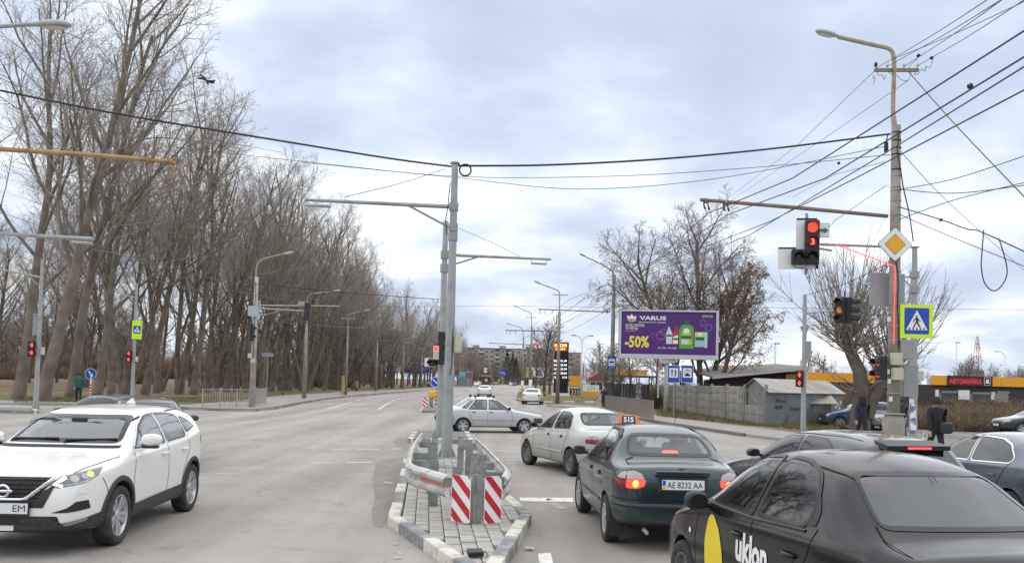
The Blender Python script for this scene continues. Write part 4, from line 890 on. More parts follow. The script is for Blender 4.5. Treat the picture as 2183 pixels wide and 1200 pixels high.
def strip_lamp(parent, a, b):
 """flat LED lantern hung under an arm between a and b"""
 a = Vector(a); b = Vector(b); d = (b - a).normalized(); M = d.to_track_quat('X', 'Z').to_matrix()
 mb = MB(); mb.bbox((a + b) / 2 + Vector((0, 0, -.13)), ((b - a).length, .22, .05), .02, M=M)
 mb.cyl(a + Vector((0, 0, .02)), a + Vector((0, 0, -.12)), .012, n=5); mb.cyl(b + Vector((0, 0, .02)), b + Vector((0, 0, -.12)), .012, n=5); mb.build('lamp_head', LAMPH, parent)
TAILDIM = mat('red_lamp_dim', (.4, .03, .03), .4, emit=(1, .05, .03), estr=.35)
def signal(parent, c, yaw, n=3, lit=(), size=0.30, pitch=0.36, plate=False, figure=False):
 """traffic-light head; yaw: direction the lenses face (0 = towards -Y i.e. the camera)"""
 R = Matrix.Rotation(yaw, 3, 'Z'); c = Vector(c); H_ = n * pitch
 mb = MB(); mb.bbox(c, (size * 1.12, .20, H_ + .02), .03, M=R); o = mb.build('signal_housing', BLK, parent)
 for i in range(n):
  z = H_ / 2 - pitch * (i + .5); ctr = c + R @ Vector((0, -.105, z)); rr = size * .40
  Mx = Matrix.Translation(ctr) @ R.to_4x4() @ Matrix.Rotation(PI / 2, 4, 'X')
  mb = MB(); mb.lathe([(rr, .0), (rr * .9, .012), (rr * .5, .03), (.001, .036)], 18, Mx); on = i in lit
  ln = mb.build('signal_lens', lit[i] if on and not figure else LENSK, o, smooth=True)
  if figure and on:
   Mf = face(ctr, yaw, .045)
   for pl_ in ([(-.04, -.10), (.04, -.10), (.045, .03), (-.045, .03)], circ(0, .065, .03, n=10), [(-.075, -.02), (-.04, -.02), (-.04, .03), (-.06, .03)], [(.075, -.02), (.04, -.02), (.04, .03), (.06, .03)]): flat(ln, 'lit_figure', Mf, pl_, REDS)
  vs = []; fs = []; k_ = 15
  for j in range(k_ + 1):
   a = rad(-25) + rad(230) * j / k_
   for dep, s_ in ((0, 1.0), (.20 * (1 if j not in (0, k_) else .5), .98)): vs.append(ctr + R @ Vector((rr * 1.1 * s_ * math.cos(a), -dep, rr * 1.1 * s_ * math.sin(a) - dep * .12)))
  fs = [(j * 2, j * 2 + 1, j * 2 + 3, j * 2 + 2) for j in range(k_)]
  mb = MB(); mb.add(vs, fs); mb.build('visor', BLK, o, smooth=True)
 return o
def rot_local(yaw): return Matrix.Rotation(yaw, 3, 'Z')
def panel(parent, name, c, w, h, mt, yaw=0.0, th=0.02, r=0.0):
 R = rot_local(yaw); mb = MB()
 if r:
  poly = rnd([(-w / 2, -h / 2), (w / 2, -h / 2), (w / 2, h / 2), (-w / 2, h / 2)], r); mb.prism([Vector(c) + R @ Vector((p.x, -th / 2, p.y)) for p in poly], R @ Vector((0, th, 0)))
 else: mb.box(c, (w, th, h), M=R)
 return mb.build(name, mt, parent)
def face(c, yaw=0.0, d=0.0): 
 """print plane facing -Y turned by yaw"""
 R = rot_local(yaw); return face_mat(Vector(c) + R @ Vector((0, -d, 0)), R @ Vector((1, 0, 0)))
def flat(parent, name, M, poly, mt, z=0.0):
 mb = MB(); mb.add([M @ Vector((p[0], p[1], z)) for p in poly], [tuple(range(len(poly)))]); return mb.build(name, mt, parent)
def circ(cx, cy, rx, ry=None, n=24): ry = ry or rx; return [(cx + rx * math.cos(2 * PI * k / n), cy + ry * math.sin(2 * PI * k / n)) for k in range(n)]
def ringpoly(parent, name, M, cx, cy, r0, r1, mt, z=0.0, n=28, a0=0, a1=2 * PI):
 mb = MB(); vs = []; 
 for k in range(n + 1):
  a = a0 + (a1 - a0) * k / n; vs += [M @ Vector((cx + r0 * math.cos(a), cy + r0 * math.sin(a), z)), M @ Vector((cx + r1 * math.cos(a), cy + r1 * math.sin(a), z))]
 mb.add(vs, [(2 * k, 2 * k + 1, 2 * k + 3, 2 * k + 2) for k in range(n)]); return mb.build(name, mt, parent)
def ped_figure(parent, M, s, mt, z):
 """walking figure for crossing signs, unit height s"""
 k = s
 flat(parent, 'pictogram', M, circ(-.02 * k, .40 * k, .075 * k, n=12), mt, z)
 for poly in ([(-.10, .30), (.08, .31), (.10, .02), (-.06, .0)], [(.10, .02), (-.02, .04), (.02, -.16), (.20, -.42), (.29, -.38), (.13, -.12)], [(-.06, .02), (.05, .04), (-.06, -.18), (-.20, -.44), (-.30, -.41), (-.16, -.16)], [(.06, .30), (.10, .24), (.22, .12), (.30, .02), (.25, -.02), (.16, .08), (.04, .18)], [(-.10, .30), (-.06, .22), (-.18, .10), (-.20, -.06), (-.26, -.05), (-.25, .14)]):
  flat(parent, 'pictogram', M, [(x * k, y * k) for x, y in poly], mt, z)
def crossing_sign(parent, c, w, h, yaw):
 panel(parent, 'sign_backing', c, w, h, LIME, yaw, r=.03); M = face(c, yaw, .013)
 b = w * .76; flat(parent, 'blue_field', M, rnd([(-b / 2, -b / 2 - .01), (b / 2, -b / 2 - .01), (b / 2, b / 2 + .03), (-b / 2, b / 2 + .03)], .04), SIGNB, .0)
 t = w * .66; flat(parent, 'white_triangle', M, [(-t / 2, -t * .40), (t / 2, -t * .40), (0, t * .52)], SIGNW, .003)
 ped_figure(parent, M @ Matrix.Translation((0, -t * .02, 0)), t * .62, SIGNK, .006)
 for i in range(-2, 3): flat(parent, 'pictogram', M, [(x + i * t * .17, y) for x, y in ((-t * .04, -t * .38), (t * .04, -t * .38), (t * .03, -t * .30), (-t * .03, -t * .30))], SIGNK, .006)

# --- guard rails on the near island
STRIPE_W = SIGNW
def w_profile(): return [(.0, .155), (.035, .145), (.08, .10), (.08, .06), (.02, .02), (.02, -.02), (.08, -.06), (.08, -.10), (.035, -.145), (.0, -.155)]
BEAM = mat('beam_steel', (0.52, 0.52, 0.49), 0.5, metal=0.3, var=0.2, vscale=3, col2=(0.36, 0.35, 0.32), c2scale=2, bump=.2, bscale=15)
BPOST = mat('post_steel', (0.25, 0.262, 0.25), 0.6, metal=0.3, var=0.2, col2=(.33, .33, .31), c2scale=3)
def guard_rail(label, path, side, posts):
 root = thing('guard_rail', label, 'guard rail', (path[0][0], path[0][1], 0.1)); pts = smoothline([Vector((p[0], p[1], .62)) for p in path], 6)
 loc_ = root.location
 cuts = [0, len(pts) // 3, 2 * len(pts) // 3, len(pts) - 1]
 for a, b in zip(cuts, cuts[1:]):
  seg = pts[a:b + 1]; mb = MB(); vs = []; fs = []; pr = w_profile(); m_ = len(pr)
  for i, p in enumerate(seg):
   t = (seg[min(i + 1, len(seg) - 1)] - seg[max(i - 1, 0)]).normalized(); nr = Vector((-t.y, t.x, 0)) * side
   for o_, z_ in pr: vs.append(p + nr * o_ + Vector((0, 0, z_)) - loc_)
   for o_, z_ in pr: vs.append(p + nr * (o_ - .008) + Vector((0, 0, z_)) - loc_)
  for i in range(len(seg) - 1):
   for k in range(m_ - 1):
    fs.append((i * 2 * m_ + k, i * 2 * m_ + k + 1, (i + 1) * 2 * m_ + k + 1, (i + 1) * 2 * m_ + k))
    fs.append((i * 2 * m_ + m_ + k, (i + 1) * 2 * m_ + m_ + k, (i + 1) * 2 * m_ + m_ + k + 1, i * 2 * m_ + m_ + k + 1))
   fs.append((i * 2 * m_, (i + 1) * 2 * m_, (i + 1) * 2 * m_ + m_, i * 2 * m_ + m_)); fs.append((i * 2 * m_ + m_ - 1, i * 2 * m_ + 2 * m_ - 1, (i + 1) * 2 * m_ + 2 * m_ - 1, (i + 1) * 2 * m_ + m_ - 1))
  mb.add(vs, fs); mb.build('beam', BEAM, root, auto=35)
 for t in posts:
  i = min(len(pts) - 2, int(t * (len(pts) - 1))); p = pts[i]; tt = (pts[i + 1] - pts[i]).normalized(); nr = Vector((-tt.y, tt.x, 0)) * side
  q = p - nr * .34; ang = math.atan2(tt.y, tt.x)
  mb = MB(); c_ = q - loc_
  for dx, dy, sx, sy in ((0, .0, .012, .12), (.03, .06, .06, .012), (.03, -.06, .06, .012)):
   mb.box(Vector((c_.x, c_.y, .36)) + Matrix.Rotation(ang, 3, 'Z') @ Vector((dx, dy, 0)), (sx, sy, .74), rz=ang)
  mb.build('post', BPOST, root)
  mb = MB(); mb.box((q + p) / 2 - loc_ + Vector((0, 0, .0)), (.07, .32, .13), rz=ang); mb.build('spacer_arm', BPOST, root)
 for t in (.34, .62):
  i = int(t * (len(pts) - 1)); p = pts[i]; tt = (pts[i + 1] - pts[i - 1]).normalized(); nr = Vector((-tt.y, tt.x, 0)) * side
  mb = MB(); mb.cyl(p + nr * .085 + Vector((0, 0, .1)) - loc_, p + nr * .10 + Vector((0, 0, .1)) - loc_, .02, n=6); mb.build('bolt', GALVD, root)
 return root, pts
grl, lp = guard_rail('left guard rail of the near island, bent in to a striped end plate', [(-.80, 11.68), (-1.14, 12.36), (-1.46, 13.1), (-1.64, 14.6), (-1.85, 17.0), (-2.06, 20.6)], 1, (.16, .42, .60, .76, .92))
grr, rp_ = guard_rail('right guard rail of the near island beside the queue of cars', [(-.09, 11.68), (-.05, 12.36), (-.08, 13.1), (-.24, 14.6), (-.50, 17.0), (-.88, 20.2)], -1, (.20, .42, .60, .76, .92))
# red reflector panel inside the near left beam
for g_, ps, sd in ((grl, lp, 1), (grr, rp_, -1)):
 seg = ps[1:9]; mb = MB(); vs = []
 for i, p in enumerate(seg):
  t = (seg[min(i + 1, len(seg) - 1)] - seg[max(i - 1, 0)]).normalized(); nr = Vector((-t.y, t.x, 0)) * sd
  vs += [p + nr * .027 + Vector((0, 0, .035)) - g_.location, p + nr * .027 + Vector((0, 0, -.035)) - g_.location]
 mb.add(vs, [(2 * i, 2 * i + 1, 2 * i + 3, 2 * i + 2) for i in range(len(seg) - 1)]); mb.build('reflector_strip', mat('faded_red', (.48, .16, .11), .6, var=.2), g_)
def end_plate(label, cx, cy, w, h, yaw, mirror=False):
 root = thing('striped_end_plate', label, 'warning plate', (cx, cy, .10), yaw)
 mb = MB(); poly = rnd([(-w / 2, .06), (w / 2, .06), (w / 2, .06 + h), (-w / 2, .06 + h)], .03); mb.prism([(p.x, 0, p.y) for p in poly], (0, .012, 0)); mb.build('plate', STRIPE_W, root)
 sl = h * .48; k = 0; z = -.2; bw = h * .21
 while z < h + sl:
  a = [(-w / 2, z), (-w / 2, z + bw), (w / 2, z + bw - sl), (w / 2, z - sl)]
  # clip to plate
  pts = []
  for (x, zz) in a: pts.append((x, min(max(zz, 0.0), h)))
  lim = []
  n_ = 10
  up = [(-w / 2 + w * i / n_, min(h, max(0, z + bw - sl * i / n_))) for i in range(n_ + 1)]; dn = [(-w / 2 + w * i / n_, min(h, max(0, z - sl * i / n_))) for i in range(n_, -1, -1)]
  pl = up + dn
  if max(p[1] for p in pl) - min(p[1] for p in pl) > .03:
   mb = MB(); mb.add([((x * (-1 if mirror else 1)) * .97, -.003, .06 + zz) for x, zz in pl], [tuple(range(len(pl)))]); mb.build('stripe', SIGNR, root)
  z += bw * 2.05
 return root
end_plate('left red-and-white striped plate on the nose of the near island', -.63, 11.62, .31, .62, rad(-34))
end_plate('right red-and-white striped plate on the nose of the near island', -.20, 11.60, .25, .62, rad(28))
npst = thing('guard_rail_post', 'bare steel post between the two striped plates', 'post', (-.44, 11.66, .10))
for dx in (-.055, .055):
 mb = MB(); mb.box((dx, 0, .34), (.07, .012, .70)); mb.box((dx * .2, .05, .34), (.012, .1, .70)); mb.build('steel_channel', BPOST, npst)
mb = MB(); mb.box((.15, .02, .55), (.26, .08, .16)); mb.build('spacer_arm', BPOST, npst)
p = G(1013, 1188, .13)
lb = thing('broken_lamp_case', 'broken black plastic case lying on the tip of the near island', 'litter', (p.x, p.y, .145), rad(15))
mb = MB(); mb.bbox((0, 0, .04), (.17, .12, .06), .012, M=Matrix.Rotation(rad(12), 3, 'X')); mb.build('case', BLK, lb)
mb = MB(); mb.tube([(.08, .04, .05), (.12, .02, .04), (.13, -.06, .02), (.10, -.12, .015)], .006, n=5); mb.build('cable_stub', BLK, lb)
for px, py, mt_, lb_ in ((1174, 1067, mat('pink_rag', (.42, .16, .19), .8), 'crumpled pink rag on the stop line'), (828, 1031, WHITEP, 'crumpled paper lying in the dust left of the island'), (1126, 1172, WHITEP, 'paper scrap beside the right island kerb')):
 q = G(px, py); mb = MB(); rg = random.Random(px); vs = [(rg.uniform(-.09, .09), rg.uniform(-.06, .06), rg.uniform(.006, .05)) for _ in range(9)]
 mb.add(vs, [(0, 1, 2), (2, 3, 4), (4, 5, 6), (6, 7, 8), (1, 3, 5), (0, 4, 7), (2, 5, 8)]); o = mb.build('litter', mt_); o.location = (q.x, q.y, .004); tag(o, lb_, 'litter')

# --- median poles
def base_flange(root, r, z=0.0):
 mb = MB(); mb.box((0, 0, z + .015), (r * 3.4, r * 3.4, .03)); 
 for k in range(4):
  a = k * PI / 2; q = Matrix.Rotation(a, 3, 'Z'); mb.prism([q @ Vector((r * .9, -.008, z + .03)), q @ Vector((r * 1.65, -.008, z + .03)), q @ Vector((r * .9, -.008, z + .26))], q @ Vector((0, .016, 0)))
 mb.build('base_flange', GALVD, root)
p1 = G(952, 976, .10); h1 = ZT(p1, 350)
mp1 = thing('median_lamp_pole', 'tall grey octagonal pole on the near island carrying the long left arm', 'lamp pole', (p1.x, p1.y, .10))
mb = MB(); oct_pole(mb, h1 - .1, .145, .085); mb.build('pole_shaft', GALV, mp1); base_flange(mp1, .145)
mb = MB(); mb.cyl((0, 0, h1 - .1), (0, 0, h1 - .06), .12, n=12); mb.build('pole_cap', GALVD, mp1)
def L1(px, py, dy=0): return W2(px, py, p1.y + dy) - mp1.location
a0 = L1(962, 441); a1 = L1(650, 426)
mb = MB(); mb.tube([a0 - Vector((-.05, 0, 0)), a0 * .5 + a1 * .5, a1], [.055, .048, .04], n=10); mb.build('lamp_arm', GALV, mp1)
mb = MB(); mb.cyl(L1(868, 437), L1(960, 486), .028, n=8); mb.build('arm_brace', GALVD, mp1)
strip_lamp(mp1, L1(705, 429), L1(653, 427))
for py in (441, 485, 505):
 zc_ = L1(965, py).z; mb = MB(); mb.cyl((0, 0, zc_ - .10), (0, 0, zc_ + .10), .125, n=8, ph=PI / 8); mb.build('clamp', GALVD, mp1)
mb = MB(); mb.bbox(L1(976, 734), (.17, .22, .42), .02); mb.build('control_box', BEIGE, mp1)
mb = MB(); mb.tube([L1(960, 390, -.13), L1(957, 415, -.13), L1(955, 440, -.16), L1(950, 470, -.14), L1(952, 500, -.13)], .012, n=5); mb.build('cable_drop', RUB, mp1)
mb = MB(); mb.tube([L1(966, 700, -.14), L1(963, 780, -.145), L1(959, 800, -.15)], .012, n=5); mb.build('cable_drop', RUB, mp1)
# coil of cable at the pole head
co = thing('cable_coil', 'small coil of black cable hanging at the median pole head', 'cable', W2(992, 363, p1.y - .1)); mb = MB()
for k in range(3): mb.lathe([(.135 + .012 * math.cos(a) + k * .008, .012 * math.sin(a)) for a in [j * PI / 3 for j in range(7)]], 20, Matrix.Rotation(rad(88 + 4 * k), 4, 'X'))
mb.build('loop', RUB, co)
p2 = G(937, 930, .12); h2 = ZT(p2, 472)
mp2 = thing('median_lamp_pole', 'grey octagonal pole on the second island with the right arm', 'lamp pole', (p2.x, p2.y, .12))
mb = MB(); oct_pole(mb, h2 - .12, .15, .09); mb.build('pole_shaft', GALV, mp2); base_flange(mp2, .15)
def L2(px, py, dy=0): return W2(px, py, p2.y + dy) - mp2.location
mb = MB(); mb.tube([L2(945, 543), L2(1175, 553)], [.055, .04], n=10); mb.build('lamp_arm', GALV, mp2)
mb = MB(); mb.cyl(L2(1022, 547), L2(950, 569), .03, n=8); mb.build('arm_brace', GALVD, mp2)
strip_lamp(mp2, L2(1132, 553), L2(1166, 555))
for py in (543, 572): 
 zc_ = L2(945, py).z; mb = MB(); mb.cyl((0, 0, zc_ - .14), (0, 0, zc_ + .14), .15, n=8, ph=PI / 8); mb.build('clamp', GALVD, mp2)
# signals clustered on the second median pole
sg = thing('traffic_light', 'dark three-lamp traffic light seen from the side on the second median pole', 'traffic light', W2(942, 742, p2.y - .35))
signal(sg, (0, 0, 0), rad(78), 3, {}, size=.30, pitch=.36)
sg = thing('pedestrian_light', 'pedestrian light showing red in a beige case left of the median pole', 'traffic light', W2(930, 752, p2.y - .45))
mb = MB(); mb.bbox((0, 0, 0), (.20, .22, .46), .02); mb.build('case', BEIGE, sg); mb = MB(); mb.bbox((.0, -.118, .14), (.14, .01, .14), .004); mb.build('red_figure', REDS, sg)
sg = thing('traffic_light', 'single dark lamp on a white backboard beside the second median pole', 'traffic light', W2(919, 772, p2.y - .3))
panel(sg, 'backboard', (-.02, .12, 0), .42, .30, SIGNW, r=.03); signal(sg, (.06, 0, 0), rad(-15), 1, {}, size=.24, pitch=.24)

# --- third island: keep-side sign, striped post, yellow disc
p3 = G(936, 868, .12)
k3 = thing('round_sign_post', 'round blue sign with a white bar on a red and white striped post', 'road sign', (p3.x, p3.y, .12))
def L3(px, py, dy=0): return W2(px, py, p3.y + dy) - k3.location
c_ = L3(929, 814); rr = 0.36
mb = MB(); mb.lathe([(rr, 0), (rr, .02), (.001, .02)], 28, face(c_)); mb.build('disc', SIGNB, k3); ringpoly(k3, 'rim', face(c_, 0, .024), 0, 0, rr, rr * .92, SIGNW, .003)
M = face(c_, 0, .024); flat(k3, 'arrow', M @ Matrix.Rotation(rad(-42), 4, 'Z'), [(-.26, -.035), (.2, -.035), (.2, .035), (-.26, .035)], SIGNW, .004)
mb = MB(); mb.cyl((c_.x + .06, .05, 0), (c_.x + .06, .05, c_.z), .035, n=8); mb.build('post', GALVD, k3)
w_ = .16; hz = c_.z - rr - .05
mb = MB(); mb.box((c_.x + .06, 0, hz / 2), (w_, .03, hz)); mb.build('striped_board', SIGNW, k3)
z = .1
while z < hz - .1:
 flat(k3, 'stripe', face((c_.x + .06, -.018, 0)), [(-w_ / 2, z + .10), (w_ / 2, z), (w_ / 2, z + .13), (-w_ / 2, min(hz, z + .23))], SIGNR, .003); z += .26
yd = thing('yellow_disc', 'yellow round beacon disc on the third island', 'road sign', (W2(921, 868, p3.y).x, p3.y - .1, .12)); zc_ = ZT(yd.location, 841) - .12
mb = MB(); mb.lathe([(.30, 0), (.30, .10), (.2, .16), (.001, .17)], 24, face((0, 0, zc_))); mb.build('disc', mat('beacon_yellow', (.75, .45, .02), .5), yd); mb = MB(); mb.cyl((0, .08, 0), (0, .08, zc_), .05, n=8); mb.build('post', BPOST, yd)
ep = end_plate('small striped plate at the nose of the third island', W2(908, 868, p3.y).x, p3.y - .5, .40, .62, rad(-25)); ep.location.z = .12
gb = thing('guard_rail_stub', 'short steel guard rail stub behind the small striped plate', 'guard rail', (W2(919, 868, p3.y).x, p3.y - .4, .12)); mb = MB(); mb.box((0, 0, .45), (.22, .10, .5)); mb.build('beam', BPOST, gb); mb = MB(); mb.box((0, .1, .3), (.1, .08, .6)); mb.build('post', BPOST, gb)
# pole with dark signal board behind the median poles
pt = G(936, 866, .12); tp_ = thing('signal_pole', 'slim grey pole with a dark signal behind the median poles', 'signal pole', (pt.x + .25, pt.y + 1.2, .12)); hh = ZT(tp_.location, 636)
mb = MB(); oct_pole(mb, hh - .12, .10, .06); mb.build('pole_shaft', GALV, tp_)
q = W2(944, 708, tp_.location.y) - tp_.location; panel(tp_, 'backboard', q, .62, 1.45, BLK); signal(tp_, q + Vector((.12, -.16, 0)), rad(8), 3, {}, size=.30, pitch=.38)

# --- left-hand poles
def small_pole(label, bx, by, topy, r0=.12, r1=.07):
 p = G(bx, by, .12); o = thing('signal_pole', label, 'signal pole', (p.x, p.y, .12)); h = ZT(p, topy) - .12
 mb = MB(); oct_pole(mb, h, r0, r1); mb.build('pole_shaft', GALV, o); base_flange(o, r0); 
 return o, (lambda px, py, dy=0: W2(px, py, p.y + dy) - o.location)
A, LA = small_pole('grey pole at the left edge with a red pedestrian light and sign back', 76, 872, 552)
mb = MB(); mb.tube([LA(90, 592), LA(20, 578), LA(-60, 566)], [.045, .04, .035], n=8); mb.build('lamp_arm', GALV, A); mb = MB(); mb.cyl(LA(60, 588), LA(88, 614), .022, n=6); mb.build('arm_brace', GALVD, A)
panel(A, 'sign_back', LA(80, 692, .12), .40, 1.05, BACK, rad(25), r=.04)
for py in (672, 711): mb = MB(); mb.box(LA(82, py, .05), (.5, .05, .05)); mb.build('clamp', GALVD, A)
mb = MB(); mb.bbox(LA(91, 748), (.13, .16, .36), .01); mb.build('control_box', BEIGE, A)
g_ = signal(A, LA(66, 743, -.15), rad(40), 2, {0: REDS, 1: REDS}, size=.30, pitch=.36, figure=True)
B, LB = small_pole('grey pole on the left with a pedestrian crossing sign and red light', 281, 861, 604, .11, .07)
mb = MB(); mb.tube([LB(290, 636), LB(248, 622)], [.04, .03], n=8); mb.build('lamp_arm', GALV, B); mb = MB(); mb.cyl(LB(279, 632), LB(290, 654), .02, n=6); mb.build('arm_brace', GALVD, B)
crossing_sign(B, LB(292, 703, -.16), .55, 1.08, rad(38))
signal(B, LB(273, 759, -.15), rad(35), 2, {0: REDS, 1: REDS}, size=.30, pitch=.36, figure=True)
mb = MB(); mb.bbox(LB(291, 765), (.13, .16, .3), .01); mb.build('control_box', BEIGE, B)
# blue arrow sign on striped post left
pb = G(191, 848, .1); ks = thing('round_sign_post', 'oval-looking blue arrow sign on a striped post in front of the trees at left', 'road sign', (pb.x, pb.y, .1)); cz = ZT(pb, 797) - .1
Mb = face((0, 0, cz), rad(50)); mb = MB(); mb.lathe([(.40, -.02), (.40, 0), (.001, 0)], 26, Mb); mb.build('disc', SIGNB, ks); ringpoly(ks, 'rim', Mb, 0, 0, .40, .37, SIGNW, .004)
flat(ks, 'arrow', Mb @ Matrix.Rotation(rad(-52), 4, 'Z'), [(-.26, -.045), (.08, -.045), (.08, -.13), (.27, 0), (.08, .13), (.08, .045), (-.26, .045)], SIGNW, .005)
mb = MB(); mb.cyl((0, .05, -.1), (0, .05, cz), .06, n=8); mb.build('post', SIGNW, ks)
for k in range(5): mb = MB(); mb.cyl((0, .05, .05 + k * .2), (0, .05, .15 + k * .2), .064, n=8); mb.build('stripe', SIGNR, ks)

# corner pole with lamp and long arms (left of centre)
WPOLE = mat('painted_concrete_pole', (0.44, 0.44, 0.42), 0.8, var=0.2, vscale=3, col2=(0.30, 0.27, 0.22), c2scale=1.5)
Cc = G(537, 867, .12); C_ = thing('corner_lamp_pole', 'pale corner pole with signal boxes standing in the metal railing', 'lamp pole', (Cc.x, Cc.y, .12))
def LC(px, py, dy=0): return W2(px, py, Cc.y + dy) - C_.location
hC = ZT(Cc, 590) - .12; mb = MB(); mb.cyl((0, 0, 0), (0, 0, hC), .19, .11, n=12); mb.build('pole_shaft', WPOLE, C_, smooth=True)
mb = MB(); mb.tube(smoothline([LC(546, 600), LC(547, 570), LC(560, 553), LC(608, 541)], 5), .045, n=8); mb.build('lamp_arm', RUSTP, C_)
luminaire(C_, LC(604, 542), (LC(620, 539) - LC(604, 542)), .62, .22)
mb = MB(); mb.tube([LC(552, 651), LC(722, 652.5)], [.045, .04], n=8); mb.build('bracket_arm', GALV, C_)
mb = MB(); mb.tube([LC(550, 657, -.2), LC(652, 663, -.2)], .045, n=8); mb.build('signal_arm', GALV, C_); mb = MB(); mb.cyl(LC(552, 674, -.2), LC(600, 662, -.2), .025, n=6); mb.build('arm_brace', GALVD, C_)
signal(C_, LC(655, 664, -.4), rad(170), 3, {}, size=.28, pitch=.34)
panel(C_, 'sign_back', LC(643, 647, -.2), .40, .25, BACK); panel(C_, 'sign_back', LC(540, 663, -.3), .62, .62, mat('sign_back_pale', (.40, .45, .46), .5), rad(20), r=.1)
for px, py in ((533, 758), (539, 769)): mb = MB(); mb.bbox(LC(px, py, -.2), (.22, .2, .28), .02); mb.build('control_box', BEIGE, C_)
signal(C_, LC(535, 708, -.2), rad(120), 2, {}, size=.26, pitch=.5)
mb = MB(); mb.tube([LC(545, 600, -.17), LC(543, 680, -.19), LC(540, 760, -.2)], .018, n=5); mb.build('cable_drop', RUB, C_)
for k in range(4): mb = MB(); mb.cyl((0, 0, 1.2 + k * 1.1), (0, 0, 1.26 + k * 1.1), .185 - k * .012, n=12); mb.build('steel_band', GALVD, C_)
sp = G(568, 843, .1); s_ = thing('street_name_sign', 'grey sign board on a thin post seen from behind near the railing', 'road sign', (sp.x, sp.y, .1)); zt = ZT(sp, 752) - .1
mb = MB(); mb.cyl((0, 0, 0), (0, 0, zt), .04, n=8); mb.build('post', GALV, s_); panel(s_, 'sign_back', (0, -.05, zt - .18), 1.05, .35, BACK, rad(10), r=.02)

# --- street lamps
def lamp_pole(label, bx, by, conc_py, lamp, elbow, bracket=None, r0=.16, r1=.10, crossbar=None, white=None, group=None, zb=.1, headlen=.65, mt=CONC):
 p = G(bx, by, zb); o = thing('street_lamp', label, 'street lamp', (p.x, p.y, zb), 0, group); Lf = lambda px, py, dy=0: W2(px, py, p.y + dy) - o.location
 hc = ZT(p, conc_py) - zb; mb = MB(); mb.cyl((0, 0, 0), (0, 0, hc), r0, r1, n=12); mb.build('pole_shaft', mt, o, smooth=True)
 e = Lf(*elbow); l_ = Lf(*lamp); e.y = 0; top = Vector((0, 0, hc))
 mb = MB(); mb.tube(smoothline([Vector((0, 0, hc - .4)), Vector((e.x * .3, 0, (hc + e.z) / 2)), e, e * .55 + l_ * .45 + Vector((0, 0, .05)), l_], 5), [.05] * 21, n=8); mb.build('lamp_arm', RUSTP, o)
 d = (l_ - e).normalized(); luminaire(o, l_ - d * .1, d, headlen, .26)
 if crossbar: mb = MB(); c_ = Lf(*crossbar); mb.box(Vector((c_.x, 0, c_.z)), (1.35, .07, .07)); mb.build('crossbar', GALVD, o)
 if crossbar:
  for dx in (-.6, -.25, .25, .6): mb = MB(); mb.cyl((c_.x + dx, 0, c_.z + .03), (c_.x + dx, 0, c_.z + .16), .035, .025, n=6); mb.build('insulator', LAMPG, o)
 if bracket:
  (x0, y0), (x1, y1) = bracket; A_ = Lf(x0, y0); B_ = Lf(x1, y1)
  mb = MB(); mb.tube([A_, B_], .05, n=8); mb.build('trolley_bracket', mt if mt is GALV else RUST if 'rust' in label else mat('bracket_grey', (.16, .16, .17), .6), o)
  far = A_ if abs(A_.x) > abs(B_.x) else B_; near = B_ if far is A_ else A_
  for t in (.03, .10, .2): q = far + (near - far) * t; mb = MB(); mb.cyl(q, q + Vector((0, 0, -.35)), .02, n=5); mb.build('hanger', BLK, o)
 if white: hw = ZT(p, white) - zb; mb = MB(); mb.cyl((0, 0, 0), (0, 0, hw), r0 * 1.35, r0 * 1.25, n=12); mb.build('painted_base', WHITEP, o, smooth=True)
 return o, Lf
GRL = 'street lamps along the left kerb'; GRR = 'street lamps along the right kerb'
lamp_pole('concrete street lamp left of centre, first beyond the corner pole', 648, 849, 690, (712, 621), (658, 630), None, group=GRL, r0=.20, r1=.12)
ow, _ = lamp_pole('second concrete street lamp beyond the corner pole, thin and dark among the trees', 737, 842, 695, (778, 663), (742, 672), ((665, 693), (782, 701)), crossbar=(742, 680), group=GRL, r0=.15, r1=.1)
lamp_pole('third street lamp beyond the corner pole on the left pavement', 801, 834, 728, (835, 701), (808, 708), ((742, 720), (823, 728)), group=GRL, r0=.18, r1=.11)
lamp_pole('fourth street lamp on the left pavement, in front of the pale billboard', 858, 829.5, 736, (883, 719), (862, 725), ((810, 742), (877, 747)), crossbar=(866, 731), group=GRL)
lamp_pole('fifth street lamp on the left pavement, in front of the blue billboard', 898, 826.5, 757, (917, 735), (900, 742), None, crossbar=(899, 744), group=GRL)
stp = G(730, 842, .1); o = thing('wooden_stump', 'yellowish cut-off timber post on the left pavement', 'post', (stp.x, stp.y, .1)); hz = ZT(stp, 801) - .1
mb = MB(); mb.cyl((0, 0, 0), (.05, 0, hz * .5), .19, .17, n=9); mb.cyl((.05, 0, hz * .5), (.0, 0, hz), .17, .16, n=9); mb.build('trunk', mat('bare_wood', (.42, .30, .13), .85, var=.25, bump=.4), o)
lamp_pole('concrete street lamp by the bus stop carrying a rusty trolley bracket', 1303, 868, 585, (1250, 548), (1300, 574), ((1147, 659), (1300, 665)), group=GRR, r0=.22, r1=.13, mt=CONC, headlen=.8)
lamp_pole('concrete street lamp in front of the fuel price totem', 1188, 860, 664, (1155, 606), (1192, 622), ((1077, 704), (1188, 706)), crossbar=(1195, 629), group=GRR, r0=.19, r1=.12, headlen=.9)
lamp_pole('concrete street lamp left of the warning triangle with a white painted foot', 1130, 843, 695, (1104, 655), (1131, 668), ((1043, 731), (1130, 735)), crossbar=(1133, 677), white=809, group=GRR, r0=.18, r1=.11, headlen=.8)
lamp_pole('farther concrete street lamp with a white painted foot at the left of the roadside lawn', 1113, 840, 720, (1087, 691), (1112, 700), ((1020, 757), (1113, 762)), white=811, group=GRR, r0=.18, r1=.11)
